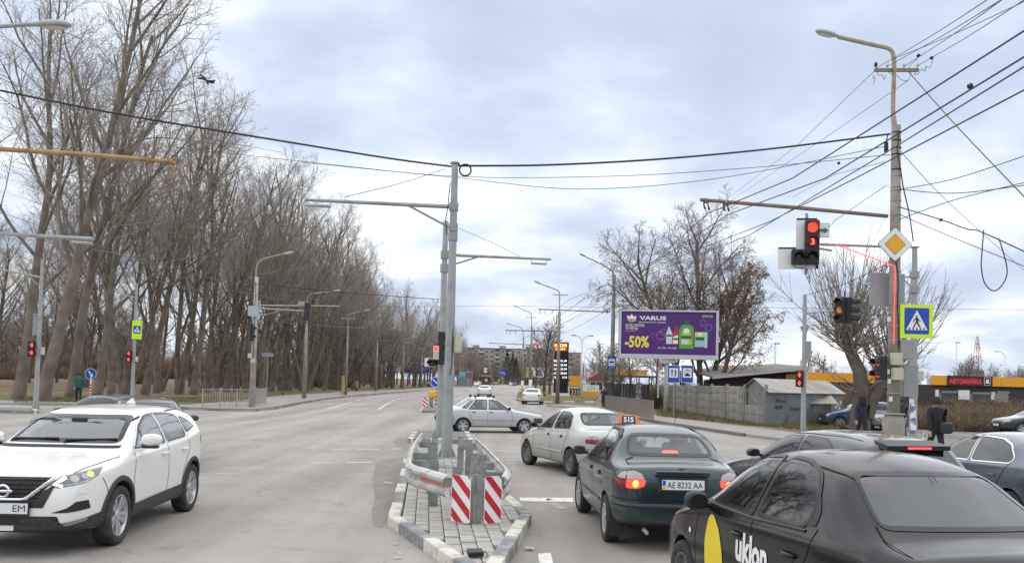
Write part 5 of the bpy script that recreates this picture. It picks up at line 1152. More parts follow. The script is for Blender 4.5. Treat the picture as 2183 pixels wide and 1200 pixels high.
for i, (bx, by, top, lx, ly) in enumerate(((958, 823.5, 772, 983, 759), (985, 822, 775, 999, 764), (1009, 820.5, 778, 1010, 767))):
 lamp_pole('%s small distant street lamp on the left before the kiosks' % ('nearest', 'middle', 'farthest')[i], bx - 6, by, top, (lx, ly), (bx - 4, ly + 4), None, group='distant street lamps on the left')

# --- pole just outside the left edge: its lamp and rusty bracket reach into view
pl0 = G(-75, 1010, .1); lp0 = thing('street_lamp', 'lamp and yellow rusty bracket reaching in from the left edge of the picture', 'street lamp', (pl0.x, pl0.y, .1)); Y0 = pl0.y
def L0(px, py, dy=0): return W2(px, py, Y0 + dy) - lp0.location
mb = MB(); mb.cyl((0, 0, 0), (0, 0, 7.2), .19, .13, n=14); mb.build('pole_shaft', CONC, lp0, smooth=True)
mb = MB(); mb.tube([L0(-80, 313), L0(200, 331), L0(371, 346)], [.046, .044, .040], n=12); mb.build('trolley_bracket', mat('rusty_yellow_pipe', (.42, .28, .13), .8, var=.25, vscale=6, col2=(.26, .12, .05), c2scale=3, c2lo=.48, c2hi=.62, bump=.3), lp0, smooth=True)
for px in (317, 322, 367):
 mb = MB(); q = L0(px, 341 if px < 330 else 345); mb.lathe([(.06, -.03), (.06, .03)], 10, Matrix.Translation(q) @ Matrix.Rotation(PI / 2, 4, 'Y')); mb.build('clamp', RUST, lp0)
 mb = MB(); mb.tube([q, q + Vector((.02, 0, -.16)), q + Vector((.0, 0, -.22)), q + Vector((.05, 0, -.30))], .016, n=5); mb.build('hanger', RUST, lp0)
mb = MB(); mb.tube(smoothline([Vector((0, 0, 7.0)), L0(-70, 150), L0(-40, 70), L0(30, 55), L0(72, 53)], 5), .04, n=8); mb.build('lamp_arm', GALV, lp0)
luminaire(lp0, L0(68, 53.5), (1, 0, .02), .74, .27)
mb = MB(); q0, q1 = L0(-85, 493, 4), L0(198, 510, 4); mb.tube([Vector((0, 0, q0.z)), q0, q1], .05, n=10); mb.build('lamp_arm', GALV, lp0); strip_lamp(lp0, L0(157, 505, 4), L0(195, 507, 4))

# --- main concrete pole on the right
YP = 24.6; pm = W2(1904, 990, YP); pm = Vector((pm.x, YP, .1))
MP = thing('concrete_lamp_pole', 'thick banded concrete pole on the right carrying lamp, signals and boxes', 'lamp pole', pm)
def LM(px, py, dy=0): return W2(px, py, YP + dy) - MP.location
hm = LM(1903, 268).z
mb = MB(); mb.cyl((0, 0, 0), (-.01, 0, hm), .185, .125, n=16); mb.build('pole_shaft', CONC, MP, smooth=True)
zb_ = LM(1903, 880).z; mb = MB(); mb.lathe([(.30, 0), (.30, zb_ - .22), (.27, zb_ - .12), (.19, zb_), (.16, zb_ + .02)], 18); mb.build('concrete_stub', CONC, MP, smooth=True)
for py in (283, 300, 316, 330, 362, 375, 399, 405, 428, 458, 580, 648, 668, 696, 725, 838, 882, 905):
 z_ = LM(1903, py).z; r_ = .187 - .062 * max(0, z_) / hm + .004 if py < 860 else .295; mb = MB(); mb.cyl((0, 0, z_ - .018), (0, 0, z_ + .018), r_ + .006, n=16); mb.build('steel_band', BLK if py < 370 else GALVD, MP, smooth=True)
mb = MB(); mb.tube(smoothline([Vector((0, 0, hm - .3)), LM(1904, 240), LM(1906, 150), LM(1905, 122), LM(1896, 105), LM(1860, 96), LM(1786, 79)], 5), [.075] * 5 + [.06] * 26, n=10); mb.build('lamp_arm', RUSTP, MP, smooth=True)
luminaire(MP, LM(1790, 79), LM(1737, 66) - LM(1790, 79), .72, .30)
cA, cB = LM(1864, 149), LM(1958, 151); mb = MB(); mb.box((cA + cB) / 2, ((cB - cA).length, .08, .09), M=Matrix.Rotation(rad(-1.5), 3, 'Y')); mb.build('crossbar', mat('old_timber', (.26, .22, .15), .85, var=.2), MP)
for px, w in ((1867, 0), (1891, 1), (1927, 1), (1956, 1)):
 q = LM(px, 147); mb = MB(); mb.cyl(q, q + Vector((0, 0, .08)), .012, n=5); mb.lathe([(.03, .06), (.045, .08), (.045, .15), (.03, .18), (.001, .19)], 10, Matrix.Translation(q)); mb.build('insulator', LAMPG if w else RUB, MP, smooth=True)
# loose wire curls on the crossbar
rg = random.Random(12)
for pts in ([(1940, 155), (1946, 148), (1952, 153), (1950, 160), (1958, 158), (1964, 148), (1972, 152), (1974, 142), (1980, 146), (1986, 138), (1988, 126)], [(1936, 147), (1942, 138), (1948, 133), (1953, 128), (1958, 120)], [(1870, 152), (1873, 162), (1880, 160), (1885, 170), (1888, 160)], [(1893, 150), (1899, 158), (1905, 156), (1902, 148), (1894, 156)], [(1912, 160), (1918, 168), (1926, 172), (1936, 172), (1940, 164), (1944, 155)], [(1863, 160), (1861, 168), (1866, 166), (1862, 180)]):
 mb = MB(); mb.tube(smoothline([LM(x, y, rg.uniform(-.1, .1)) for x, y in pts], 5), .008, n=4); mb.build('loose_wire', RUB, MP)
# rusty trolley bracket
mb = MB(); mb.tube([LM(1892, 461, -.05), LM(1700, 443, -.2), LM(1493, 426, -.3)], [.055, .058, .05], n=12); mb.build('trolley_bracket', mat('rusty_brown_pipe', (.27, .16, .11), .8, var=.25, vscale=6, col2=(.20, .17, .15), c2scale=3), MP, smooth=True)
for px, py in ((1500, 428), (1509, 429), (1542, 432), (1551, 433)):
 q = LM(px, py, -.3); mb = MB(); mb.tube([q, q + Vector((.01, 0, -.14)), q + Vector((.03, 0, -.19)), q + Vector((.05, 0, -.25))], [.02, .022, .03, .02], n=5); mb.build('hanger', RUB, MP)
for px, py in ((1505, 428), (1547, 432)): mb = MB(); q = LM(px, py, -.3); mb.lathe([(.075, -.035), (.075, .035)], 10, Matrix.Translation(q) @ Matrix.Rotation(PI / 2, 4, 'Y')); mb.build('clamp', RUST, MP)
# cable mess near the pole head
for pts in ([(1893, 288), (1890, 300), (1893, 318), (1888, 326)], [(1912, 284), (1916, 292), (1913, 318), (1916, 330)], [(1914, 330), (1920, 362), (1926, 402), (1938, 455), (1947, 515)], [(1911, 560), (1915, 600), (1913, 660), (1916, 700), (1914, 740)]):
 mb = MB(); mb.tube(smoothline([LM(x, y, -.16) for x, y in pts], 5), .018, n=5); mb.build('cable_drop', RUB, MP)
mb = MB(); mb.bbox(LM(1889, 314, -.1), (.10, .12, .30), .03); mb.build('cable_clamp', BLK, MP)
# boxes, sign backs and bands
panel(MP, 'sign_back', LM(1875, 617, .26), .58, .95, BACK, r=.05); panel(MP, 'sign_back', LM(1919, 618, .30), .26, .92, BACK, r=.04)
for px, py, w, h in ((1911, 765, .30, .34), (1913, 797, .29, .34)): mb = MB(); mb.bbox(LM(px, py, -.26), (w, .18, h), .02); mb.build('control_box', BEIGE, MP)
for px, py, w, h, dy in ((1930, 745, .36, .56, -.1), (1938, 811, .42, .92, .15)): mb = MB(); mb.bbox(LM(px, py, dy), (w, .25, h), .015); mb.build('cabinet', mat('cabinet_grey', (.30, .31, .31), .5, metal=.2, var=.1), MP)
for i, (px, py) in enumerate(((1895, 680), (1893, 792), (1896, 812), (1899, 850))): panel(MP, 'pasted_notice', LM(px, py, -.19), .09, .13, WHITEP)
mb = MB(); mb.tube([LM(1928, 858), LM(1924, 880, -.1), LM(1934, 865, -.05), LM(1922, 858, -.1)], .02, n=5); mb.build('cable_bundle', mat('brown_cable', (.09, .04, .035), .7), MP)
# red LED tape along the arm and down the pole
LED = mat('red_led_tape', (.6, .03, .03), .5, emit=(1, .06, .06), estr=1.5)
mb = MB(); mb.tube([LM(1760, 518, -2.2), LM(1800, 528, -1.7), LM(1908, 568, -.22)], .013, n=6); mb.build('led_tape', LED, MP)
mb = MB(); mb.tube([LM(1908, 568, -.22), LM(1907, 640, -.22), LM(1905, 732, -.22)], .012, n=6); mb.build('led_tape', LED, MP)
# signal arm and lit traffic light
mb = MB(); mb.tube([LM(1890, 526, 0), LM(1750, 521, -2.4)], .035, n=8); mb.build('signal_arm', GALVD, MP); mb = MB(); mb.tube([LM(1772, 534, -2.2), LM(1735, 528, -2.6)], .03, n=8); mb.build('signal_arm_brace', GALVD, MP)
YS = YP - 3.0
TL = thing('traffic_light', 'traffic light with a lit red lamp, red countdown 3 and white L-shaped backboard', 'traffic light', W2(1733, 517, YS)); ty = rad(-8)
def LT(px, py, dy=0): return W2(px, py, YS + dy) - TL.location
Rz = rot_local(ty)
bp = [LT(1699, 465, .15), LT(1743, 465, .15), LT(1745, 573, .15), LT(1660, 573, .15), LT(1660, 527, .15), LT(1699, 527, .15)]
mb = MB(); mb.prism([Vector((q.x, .16 + q.x * .0, q.z)) for q in bp], (0, .02, 0)); mb.build('backboard_edge', SIGNK, TL)
mb = MB(); mb.add([(q.x, .155, q.z) for q in [LT(1701, 467), LT(1741, 467), LT(1742.5, 571), LT(1662, 571), LT(1662, 529), LT(1701, 529)]], [(0, 1, 2, 3, 4, 5)]); mb.build('backboard', SIGNW, TL)
panel(TL, 'arrow_plate_edge', LT(1755, 491, .16), .30, .36, SIGNK, r=.02); panel(TL, 'arrow_plate', LT(1755, 491, .14), .275, .335, SIGNW, r=.02)
M = face(LT(1757, 491, .11)); flat(TL, 'green_arrow', M, [(-.14, -.028), (.0, -.028), (.0, -.075), (.11, 0), (.0, .075), (.0, .028), (-.14, .028)], mat('sign_green', (.0, .16, .09), .5), .012)
h_ = signal(TL, LT(1731, 517, 0), rad(-12), 3, {0: REDL}, size=.31, pitch=.365)
R_ = rot_local(rad(-12)); lc_ = LT(1731, 517, 0)
Mn = face(lc_ + R_ @ Vector((0, -.15, .0)), rad(-12)); flat(h_, 'countdown_glow', Mn, circ(0, 0, .11, n=18), mat('countdown_red', (.05, .0, .0), .5, emit=(.25, .004, .008), estr=.5), .0)
lettering('3', .2, mat('countdown_digit', (.9, .1, .1), .5, emit=(1, .10, .09), estr=2.2), h_, Mn @ Matrix.Translation((0, 0, .006)), bold=.01, fit=(.085, .15))
signal(TL, LT(1702, 548, .0), rad(-12), 1, {}, size=.30, pitch=.36)
mb = MB(); mb.box(LT(1719, 520, .22), (.06, .05, 1.55)); mb.build('mounting_post', GALVD, TL)
mb = MB(); mb.tube(smoothline([LT(1688, 562, .05), LT(1700, 571, .03), LT(1716, 570, .0), LT(1724, 560, .0), LT(1740, 570, .05)], 5), .008, n=4); mb.build('loose_wire', RUB, TL)
# priority diamond
PD = thing('priority_road_sign', 'white and yellow diamond sign on the thick concrete pole', 'road sign', W2(1908, 521, YP - .28)); s2 = .50
for nm, sz, mt_, dd in (('sign_edge', s2, SIGNK, .0), ('sign_face', s2 * .965, SIGNW, .012), ('yellow_edge', s2 * .60, SIGNK, .016), ('yellow_field', s2 * .57, SIGNY, .020)):
 poly = rnd([(sz, 0), (0, sz), (-sz, 0), (0, -sz)], sz * .12); mb = MB(); mb.prism([(p.x, -dd, p.y) for p in poly], (0, .012 if dd == 0 else .004, 0)); mb.build(nm, mt_, PD)
# crossing sign
CS = thing('crossing_sign', 'large yellow-green pedestrian crossing sign right of the thick concrete pole', 'road sign', W2(1954, 685, YP - .2)); crossing_sign(CS, (0, 0, 0), .92, .95, 0)
# side signals on the pole
sg = thing('pedestrian_light', 'pedestrian light with red lamp seen from the side on the thick pole', 'traffic light', W2(1878, 784, YP - .1)); signal(sg, (0, 0, 0), rad(-72), 2, {0: TAILDIM, 1: TAILDIM}, size=.28, pitch=.33)

# thin steel pole right
pq = W2(1946, 960, 28.2); TP = thing('steel_pole', 'slim galvanised pole with pasted notices right of the thick pole', 'pole', (pq.x, 28.2, .1)); hq = ZT(TP.location, 528) - .1
def LQ(px, py, dy=0): return W2(px, py, 28.2 + dy) - TP.location
mb = MB(); oct_pole(mb, hq, .135, .08); mb.build('pole_shaft', GALV, TP); mb = MB(); mb.cyl((0, 0, hq), (0, 0, hq + .03), .14, n=10); mb.build('pole_cap', GALVD, TP)
for py in (586, 618): z_ = LQ(1950, py).z; mb = MB(); mb.cyl((0, 0, z_ - .1), (0, 0, z_ + .1), .15, n=8, ph=PI / 8); mb.build('clamp', GALVD, TP)
mb = MB(); mb.tube([LQ(1950, 588), LQ(1860, 602), LQ(1845, 606)], .03, n=6); mb.build('lamp_arm', GALVD, TP); mb = MB(); mb.bbox(LQ(1854, 606), (.5, .12, .06), .02); mb.build('lamp_head', LAMPH, TP)
mb = MB(); mb.cyl(LQ(1950, 620), LQ(1925, 594), .02, n=6); mb.build('arm_brace', GALVD, TP)
mb = MB(); mb.bbox(LQ(1960, 800, -.15), (.24, .16, .30), .02); mb.build('control_box', BEIGE, TP)
rg = random.Random(3)
for k in range(9): panel(TP, 'pasted_notice', LQ(1945 + rg.uniform(-3, 4), 855 + k * 8, -.15), rg.uniform(.10, .2), rg.uniform(.08, .2), (WHITEP, SIGNW, mat('notice_blue', (.12, .16, .4), .7))[k % 3], rad(rg.uniform(-8, 8)), th=.006)

# pole 1713 with two-faced light
E_, LE = small_pole('grey pole with a double-faced traffic light in front of the tin garages', 1712, 921, 628, .125, .075)
mb = MB(); mb.tube([LE(1716, 668), LE(1778, 662)], .035, n=8); mb.build('signal_arm', GALV, E_); mb = MB(); mb.cyl(LE(1716, 687), LE(1738, 667), .02, n=6); mb.build('arm_brace', GALVD, E_)
panel(E_, 'sign_back', LE(1721, 746, .14), .36, .80, BACK, r=.04)
mb = MB(); q = LE(1715, 708, .16); mb.prism([q + Vector((-.20, 0, .26)), q + Vector((.22, 0, .26)), q + Vector((.0, 0, -.28))], (0, .015, 0)); mb.build('sign_back', BACK, E_)
signal(E_, LE(1705, 807, -.15), rad(-25), 2, {0: REDS, 1: REDS}, size=.30, pitch=.36, figure=True)
dl = thing('traffic_light', 'black double traffic light with an amber lamp hanging in front of the pollarded tree', 'traffic light', W2(1800, 661, 27.5))
signal(dl, (-.12, 0, 0), rad(-38), 3, {1: mat('amber_dim', (.5, .2, .05), .4, emit=(1, .4, .08), estr=.22)}, size=.27, pitch=.27); signal(dl, (.17, .05, 0), rad(60), 3, {}, size=.27, pitch=.27); mb = MB(); mb.cyl((.02, .05, -.5), (.02, .05, .62), .02, n=6); mb.build('mounting_rod', BLK, dl)

# --- billboard
BBP = G(1421, 884, .1); BB = thing('billboard', 'purple lit billboard with cleaning bottles on a single grey leg', 'billboard', (BBP.x, BBP.y, .1)); YB = BBP.y
byaw = rad(-9)
cTL, cBR = W2(1323, 659, YB), W2(1527, 767, YB)
bw_ = (cBR.x - cTL.x) / math.cos(byaw); bh_ = (ZT((0 + (cTL.x + cBR.x) / 2, YB), 661) - ZT(((cTL.x + cBR.x) / 2, YB), 765)); bc = Vector(((cTL.x + cBR.x) / 2, YB, ZT(((cTL.x + cBR.x) / 2, YB), 713))) - BB.location
panel(BB, 'case', bc + Vector((0, .25, 0)), bw_, bh_, mat('billboard_case', (.30, .31, .31), .6, metal=.2), byaw, th=.45)
MBm = face(bc, byaw, .0); hw, hh2 = bw_ / 2, bh_ / 2
def bb(u, v): return (-hw + u * bw_, hh2 - v * bh_)      # u,v in 0..1 from the top-left
FRM = mat('billboard_frame', (.52, .53, .52), .6, metal=.1, var=.1)
for (x0, y0, x1, y1) in ((0, 0, 1, .035), (0, .91, 1, 1), (0, .035, .022, .91), (.975, .035, 1, .91)):
 a, b_ = bb(x0, y0), bb(x1, y1); mb = MB(); mb.prism([MBm @ Vector((a[0], b_[1], 0)), MBm @ Vector((b_[0], b_[1], 0)), MBm @ Vector((b_[0], a[1], 0)), MBm @ Vector((a[0], a[1], 0))], (rot_local(byaw) @ Vector((0, -.10, 0)))); mb.build('frame', FRM, BB)
def bpoly(name, pts, mt, z): return flat(BB, name, MBm, [bb(u, v) for u, v in pts], mt, z)
PUR = mat('poster_purple', (.075, .018, .165), .6, var=.06); YELP = mat('poster_yellow', (.80, .66, .08), .6); WPP = mat('poster_white', (.78, .77, .80), .6); GRN = mat('poster_green', (.10, .36, .045), .6, var=.15, vscale=2); GRNL = mat('poster_lime', (.42, .52, .07), .6); GRND = mat('poster_dark_green', (.02, .12, .05), .6); PNK = mat('poster_bubble', (.38, .22, .52), .6); REDP = mat('poster_red', (.5, .03, .05), .6)
bpoly('poster', [(.022, .035), (.975, .035), (.975, .91), (.022, .91)], PUR, .02)
def bt(s, u, v, w, h, mt, bold=.0): lettering(s, .3, mt, BB, MBm @ Matrix.Translation((*bb(u + w / 2, v + h / 2), .035)), bold=bold, fit=(w * bw_, h * bh_))
bt('VARUS', .205, .125, .27, .085, WPP, .035); bt('різноманіття щодня', .20, .232, .27, .045, WPP); bt('НА ВСІ ЗАСОБИ', .065, .29, .19, .058, WPP, .012); bt('ТМ ФРОШ', .065, .355, .125, .058, WPP, .012); bt('в асортименті', .065, .425, .105, .022, WPP)
bt('-50%', .062, .535, .245, .245, YELP, .035); bt('25.11.2021 - 08.12.2021', .395, .755, .19, .036, WPP, .01)
bpoly('poster_box', [(.82, .075), (.955, .085), (.955, .165), (.82, .155)], mat('poster_black', (.012, .01, .018), .6), .026); bt('БІЛЬШЕ 2000', .832, .092, .11, .036, WPP, .01); bt('товарів зі знижкою', .832, .138, .11, .016, WPP)
bpoly('logo_leaf', [(.075, .12), (.105, .135), (.125, .085), (.145, .14), (.175, .13), (.168, .185), (.125, .195), (.082, .18)], WPP, .03); bpoly('logo_leaf', [(.08, .185), (.118, .20), (.122, .25), (.10, .245), (.086, .22)], GRNL, .032); bpoly('logo_leaf', [(.172, .185), (.135, .20), (.122, .25), (.15, .25), (.168, .225)], GRNL, .034)
for u, v, r in ((.345, .515, .022), (.425, .525, .045), (.45, .455, .034), (.108, .245, .016), (.845, .245, .028), (.83, .31, .018), (.90, .345, .035)):
 ringpoly(BB, 'bubble', MBm, *bb(u, v), r * bw_, r * bw_ * .90, PNK, .026); 
bpoly('bottle', [(.495, .34), (.508, .34), (.52, .40), (.538, .46), (.538, .69), (.478, .69), (.48, .46), (.492, .41)], mat('poster_pale', (.62, .64, .66), .6), .028); bpoly('bottle_label', [(.484, .50), (.533, .50), (.533, .54), (.484, .54)], GRND, .031)
bpoly('bottle', [(.575, .33), (.59, .33), (.595, .38), (.60, .70), (.535, .70), (.545, .47), (.565, .40)], REDP, .029); bpoly('bottle_label', [(.545, .55), (.597, .50), (.597, .685), (.545, .685)], WPP, .031); bpoly('bottle_cap', circ(.582, .325, .014, .026, 10), GRND, .031); bpoly('bottle_label', [(.545, .57), (.597, .57), (.597, .61), (.545, .61)], GRND, .033)
bpoly('bottle', [(.62, .34), (.645, .295), (.72, .295), (.745, .34), (.755, .42), (.752, .78), (.61, .78), (.605, .42)], GRN, .033); bpoly('bottle_cap', [(.662, .20), (.70, .20), (.705, .225), (.71, .295), (.655, .295), (.66, .225)], GRND, .034)
bpoly('bottle_label', [(.635, .45), (.66, .375), (.70, .375), (.725, .45), (.735, .70), (.625, .70)], GRNL, .036); bpoly('bottle_label', circ(.68, .42, .032, .055, 14), WPP, .038); bpoly('bottle_label', [(.632, .52), (.73, .52), (.732, .58), (.63, .58)], GRND, .039); bpoly('bottle_label', [(.63, .60), (.70, .60), (.70, .69), (.63, .69)], mat('poster_pale', (.62, .64, .66), .6), .039)
bpoly('pouch', [(.765, .44), (.885, .44), (.885, .74), (.765, .74)], mat('poster_pale_lime', (.58, .60, .22), .6), .030); bpoly('pouch_label', [(.77, .54), (.86, .54), (.86, .61), (.77, .61)], GRND, .033); bpoly('pouch_label', [(.77, .62), (.86, .62), (.86, .73), (.77, .73)], mat('poster_sky', (.30, .50, .68), .6), .033); bpoly('pouch', [(.863, .44), (.89, .44), (.89, .76), (.863, .76)], mat('poster_aqua', (.42, .62, .66), .6), .034); bpoly('pouch_label', circ(.815, .49, .022, .04, 12), WPP, .034)
hb = bc.z - bh_ / 2; mb = MB(); mb.cyl((0, .25, 0), (0, .25, hb), .17, .15, n=14); mb.build('leg', mat('billboard_leg', (.36, .36, .35), .6, var=.2), BB, smooth=True); mb = MB(); mb.box((0, .2, hb - .15), (.9, .35, .3), taper=1.3); mb.build('leg_head', FRM, BB)
mb = MB(); mb.tube([(0, .2, hb * .58), (-.55, .2, hb * .58)], .03, n=6); mb.tube([(-.55, .2, hb * .30), (-.55, .2, hb * .78)], .05, n=6); mb.build('side_rail', FRM, BB)
# service signs
SSP = G(1438, 889, .1); YSS = SSP.y
for i, (px, lb_) in enumerate(((1436, 'blue service sign with fork and knife'), (1465, 'blue service sign with a car under a wash shower'))):
 o = thing('service_sign', lb_, 'road sign', W2(px, 797, YSS)); panel(o, 'sign_edge', (0, 0, 0), .76, 1.08, SIGNW, r=.04); M = face((0, 0, 0), 0, .014)
 flat(o, 'blue_field', M, rnd([(-.355, -.515), (.355, -.515), (.355, .515), (-.355, .515)], .03), SIGNB, .0); flat(o, 'white_field', M, [(-.27, -.22), (.27, -.22), (.27, .36), (-.27, .36)], SIGNW, .004)
 if i == 0:
  for poly in ([(-.13, -.15), (-.07, -.15), (-.07, .12), (-.13, .12)], [(-.16, .1), (-.04, .1), (-.04, .14), (-.16, .14)], [(-.16, .14), (-.13, .14), (-.13, .28), (-.16, .28)], [(-.115, .14), (-.085, .14), (-.085, .28), (-.115, .28)], [(-.07, .14), (-.04, .14), (-.04, .28), (-.07, .28)], [(.07, -.15), (.13, -.15), (.15, .05), (.15, .22), (.11, .29), (.07, .25)]): flat(o, 'pictogram', M, poly, SIGNK, .008)
 else:
  for poly in ([(-.17, -.12), (.17, -.12), (.16, -.02), (.09, .0), (.06, .06), (-.06, .06), (-.09, .0), (-.16, -.02)], [(-.10, -.16), (-.04, -.16), (-.04, -.12), (-.10, -.12)], [(.04, -.16), (.10, -.16), (.10, -.12), (.04, -.12)], [(-.14, .22), (.14, .22), (.14, .25), (-.14, .25)], [(-.03, .25), (.03, .25), (.03, .30), (-.03, .30)], [(-.14, .22), (-.12, .22), (-.18, .06), (-.2, .06)], [(.14, .22), (.12, .22), (.18, .06), (.2, .06)], [(-.05, .20), (-.035, .20), (-.06, .09), (-.075, .09)], [(.05, .20), (.035, .20), (.06, .09), (.075, .09)]): flat(o, 'pictogram', M, poly, SIGNK, .008)
 if i == 0: mb = MB(); q = Vector((.05, .06, 0)); mb.cyl(q + Vector((0, 0, .1 - o.location.z)), q + Vector((0, 0, .6)), .035, n=8); mb.box((.38, .05, .2), (1.4, .04, .05)); mb.build('post', GALVD, o)
# bus stop sign on the lamp pole
bsp = G(1303, 868, .1); o = thing('bus_stop_sign', 'blue and white bus stop sign on the concrete lamp pole', 'road sign', W2(1304, 773, bsp.y - .25)); panel(o, 'sign_edge', (0, 0, 0), .68, 1.06, SIGNB, r=.03); M = face((0, 0, 0), 0, .014); flat(o, 'white_field', M, [(-.27, -.25), (.27, -.25), (.27, .30), (-.27, .30)], SIGNW, .003); flat(o, 'pictogram', M, rnd([(-.2, .0), (.2, .0), (.2, .1), (.14, .13), (-.2, .13)], .02), SIGNK, .006)
bar = flat(o, 'pictogram', M, [(-.2, -.10), (.2, -.10), (.2, -.07), (-.2, -.07)], SIGNK, .006)
for s_, z_, h_ in (('ЗУПИНКА', .40, .09), ('МЕТРО', -.34, .07), ('ЗУПИНКА', -.45, .09)): lettering(s_, .1, SIGNW, o, M @ Matrix.Translation((0, z_, .004)), fit=(.4, h_ * .7))

# --- bus shelter
sh = G(1375, 874, .1); Sx, Sy = sh.x, sh.y + 3.5
sl_ = G(1306, 863); SH = thing('bus_shelter', 'open grey bus shelter with a flat roof behind the kerb railing', 'bus shelter', (D(1338, 860, Sy).x, Sy, .1))
def LS(px, py, dy=0): return W2(px, py, Sy + dy) - SH.location
r0, r1 = LS(1278, 799, 0), LS(1386, 815, 0); zroof = 2.55
dkm = mat('shelter_metal', (.10, .098, .092), .7, metal=.2, var=.25); rl = 4.1
mb = MB(); mb.box((0, 0, zroof), (rl, 2.0, .10), M=Matrix.Rotation(rad(0), 3, 'X')); mb.box((0, -.98, zroof + .02), (rl, .05, .16)); mb.build('roof', dkm, SH)
for x in (-1.8, -.5, .8, 1.8):
 for y in (-.6, .7): mb = MB(); mb.box((x, y, zroof / 2), (.08, .08, zroof)); mb.build('post', dkm, SH)
for k in range(15): mb = MB(); mb.box((-1.75 + k * .247, .78, 1.05), (.225, .02, 1.9)); mb.build('back_panel', mat('shelter_sheet', (.11, .115, .12), .6, var=.25, vscale=2), SH)
mb = MB(); mb.box((-.2, .45, .45), (2.6, .35, .06)); mb.build('bench', mat('bench_wood', (.13, .10, .07), .8), SH)
panel(SH, 'notice_column', (.75, -.7, 1.1), .45, 2.0, mat('old_posters', (.20, .17, .16), .8, var=.5, vscale=6, col2=(.42, .40, .40), c2scale=5, c2lo=.55, c2hi=.6))

# --- kerb railings
def railing(label, A_, B_, h, step, mt, n_panels=3):
 A_ = Vector(A_); B_ = Vector(B_); d = B_ - A_; L_ = d.length; u = d.normalized(); ang = math.atan2(u.y, u.x); root = thing('pedestrian_railing', label, 'railing', (A_.x, A_.y, .1), ang)
 for z in (.12, h): mb = MB(); mb.box((L_ / 2, 0, z), (L_, .04, .04)); mb.build('rail', mt, root)
 for k in range(n_panels + 1): mb = MB(); mb.box((L_ * k / n_panels, 0, h / 2 + .02), (.06, .06, h + .04)); mb.build('post', mt, root)
 n = int(L_ / step); mb = MB(); mb.box((0, 0, 0), (.02, .02, h - .12)); bm_ = mb.mesh('bar', mt)
 for k in range(1, n): o = link('bar', bm_, root); o.location = (L_ * k / n, 0, (h + .12) / 2)
 return root
RAILM = mat('railing_paint', (.33, .32, .29), .7, var=.2, vscale=2)
railing('grey-green metal railing at the left pavement corner', G(431, 870, .1), G(538, 868, .1), 1.05, .17, RAILM, 3)
railing('short end of the corner railing right of the pale pole', G(542, 868, .1), G(566, 861, .1), 1.05, .17, RAILM, 1)
railing('long metal railing along the right kerb at the bus stop', G(1290, 874, .1), G(1392, 898, .1), 1.08, .13, mat('railing_brown', (.22, .20, .165), .75, var=.2), 6)
# --- concrete fence
FA, FB = G(1386, 866, .08), G(1632, 908, .08); fd = FB - FA; fl = fd.length; fu = fd.normalized(); fang = math.atan2(fu.y, fu.x)
FE = thing('concrete_fence', 'grey precast concrete panel fence behind the verge', 'fence', (FA.x, FA.y, .08), fang)
FMAT = [mat('fence_concrete_%s' % w, c, .95, var=.22, vscale=2.5, bump=.7, bscale=14, col2=(.19, .175, .15), c2scale=.9) for w, c in (('a', (.30, .285, .255)), ('b', (.26, .25, .23)), ('c', (.33, .315, .28)))]
nb = 9; bw2 = fl / nb; rg = random.Random(5); psh = MB(); psh.box((0, 0, .70), (.14, .16, 2.16)); pme = psh.mesh('fence_post', FMAT[0])
for k in range(nb + 1): o = link('fence_post', pme, FE); o.location = (k * bw2, 0, .35); o.rotation_euler = (0, rg.gauss(0, .008), 0)
slabs = {}
for k in range(nb):
 for r in range(4):
  if k == nb - 1 and r > 1: continue
  i = rg.randrange(3)
  if i not in slabs: mb = MB(); mb.bbox((0, 0, 0), (bw2 - .16, .08, .485), .015); slabs[i] = mb.mesh('fence_slab', FMAT[i])
  o = link('fence_slab', slabs[i], FE); o.location = ((k + .5) * bw2, rg.gauss(0, .006), .27 + r * .495)
# --- tin garages
TIN = mat('tin_sheet', (.215, .225, .235), .6, metal=.25, var=.2, vscale=1.2, col2=(.16, .14, .12), c2scale=.8, c2lo=.55, c2hi=.75); ROOFT = mat('grey_sheet_roof', (.36, .34, .31), .75, var=.18, vscale=1.5, col2=(.26, .23, .19), c2scale=.7)
GA0, GA1 = G(1630, 909, .08), G(1797, 905, .08); gd = GA1 - GA0; gl = gd.length; gang = math.atan2(gd.y, gd.x)
GR = thing('tin_garage', 'long grey tin garage with black graffiti and a low gable roof', 'garage', (GA0.x, GA0.y, .08), gang)
ghh = ZT(GA0, 834) - .08; npn = 8
for k in range(npn): mb = MB(); mb.box(((k + .5) * gl / npn, .03 + (.012 if k % 2 else 0), ghh / 2), (gl / npn - .02, .05, ghh)); mb.build('wall_sheet', TIN, GR)
gdv = Matrix.Rotation(-gang, 3, 'Z') @ (-fu); gq = lambda x, t, z: Vector((x, .06, z)) + gdv * t
for x in (.5, gl - .07): mb = MB(); mb.prism([gq(x, 0, 0), gq(x, 5, 0), gq(x, 5, ghh), gq(x, 2.5, ghh + .62), gq(x, 0, ghh)], (.04, 0, 0)); mb.build('gable_wall', TIN, GR)
nrf = 10
for k in range(nrf):
 for ta in (-.3, 5.3):
  x0 = .3 + k * (gl - .1) / nrf; x1 = x0 + (gl - .1) / nrf - .015; mb = MB(); mb.prism([gq(x0, ta, ghh - .07), gq(x1, ta, ghh - .07), gq(x1, 2.5, ghh + .66), gq(x0, 2.5, ghh + .66)], (0, 0, .03)); mb.build('roof_sheet', ROOFT, GR)
gk = mat('graffiti_black', (.02, .02, .022), .8)
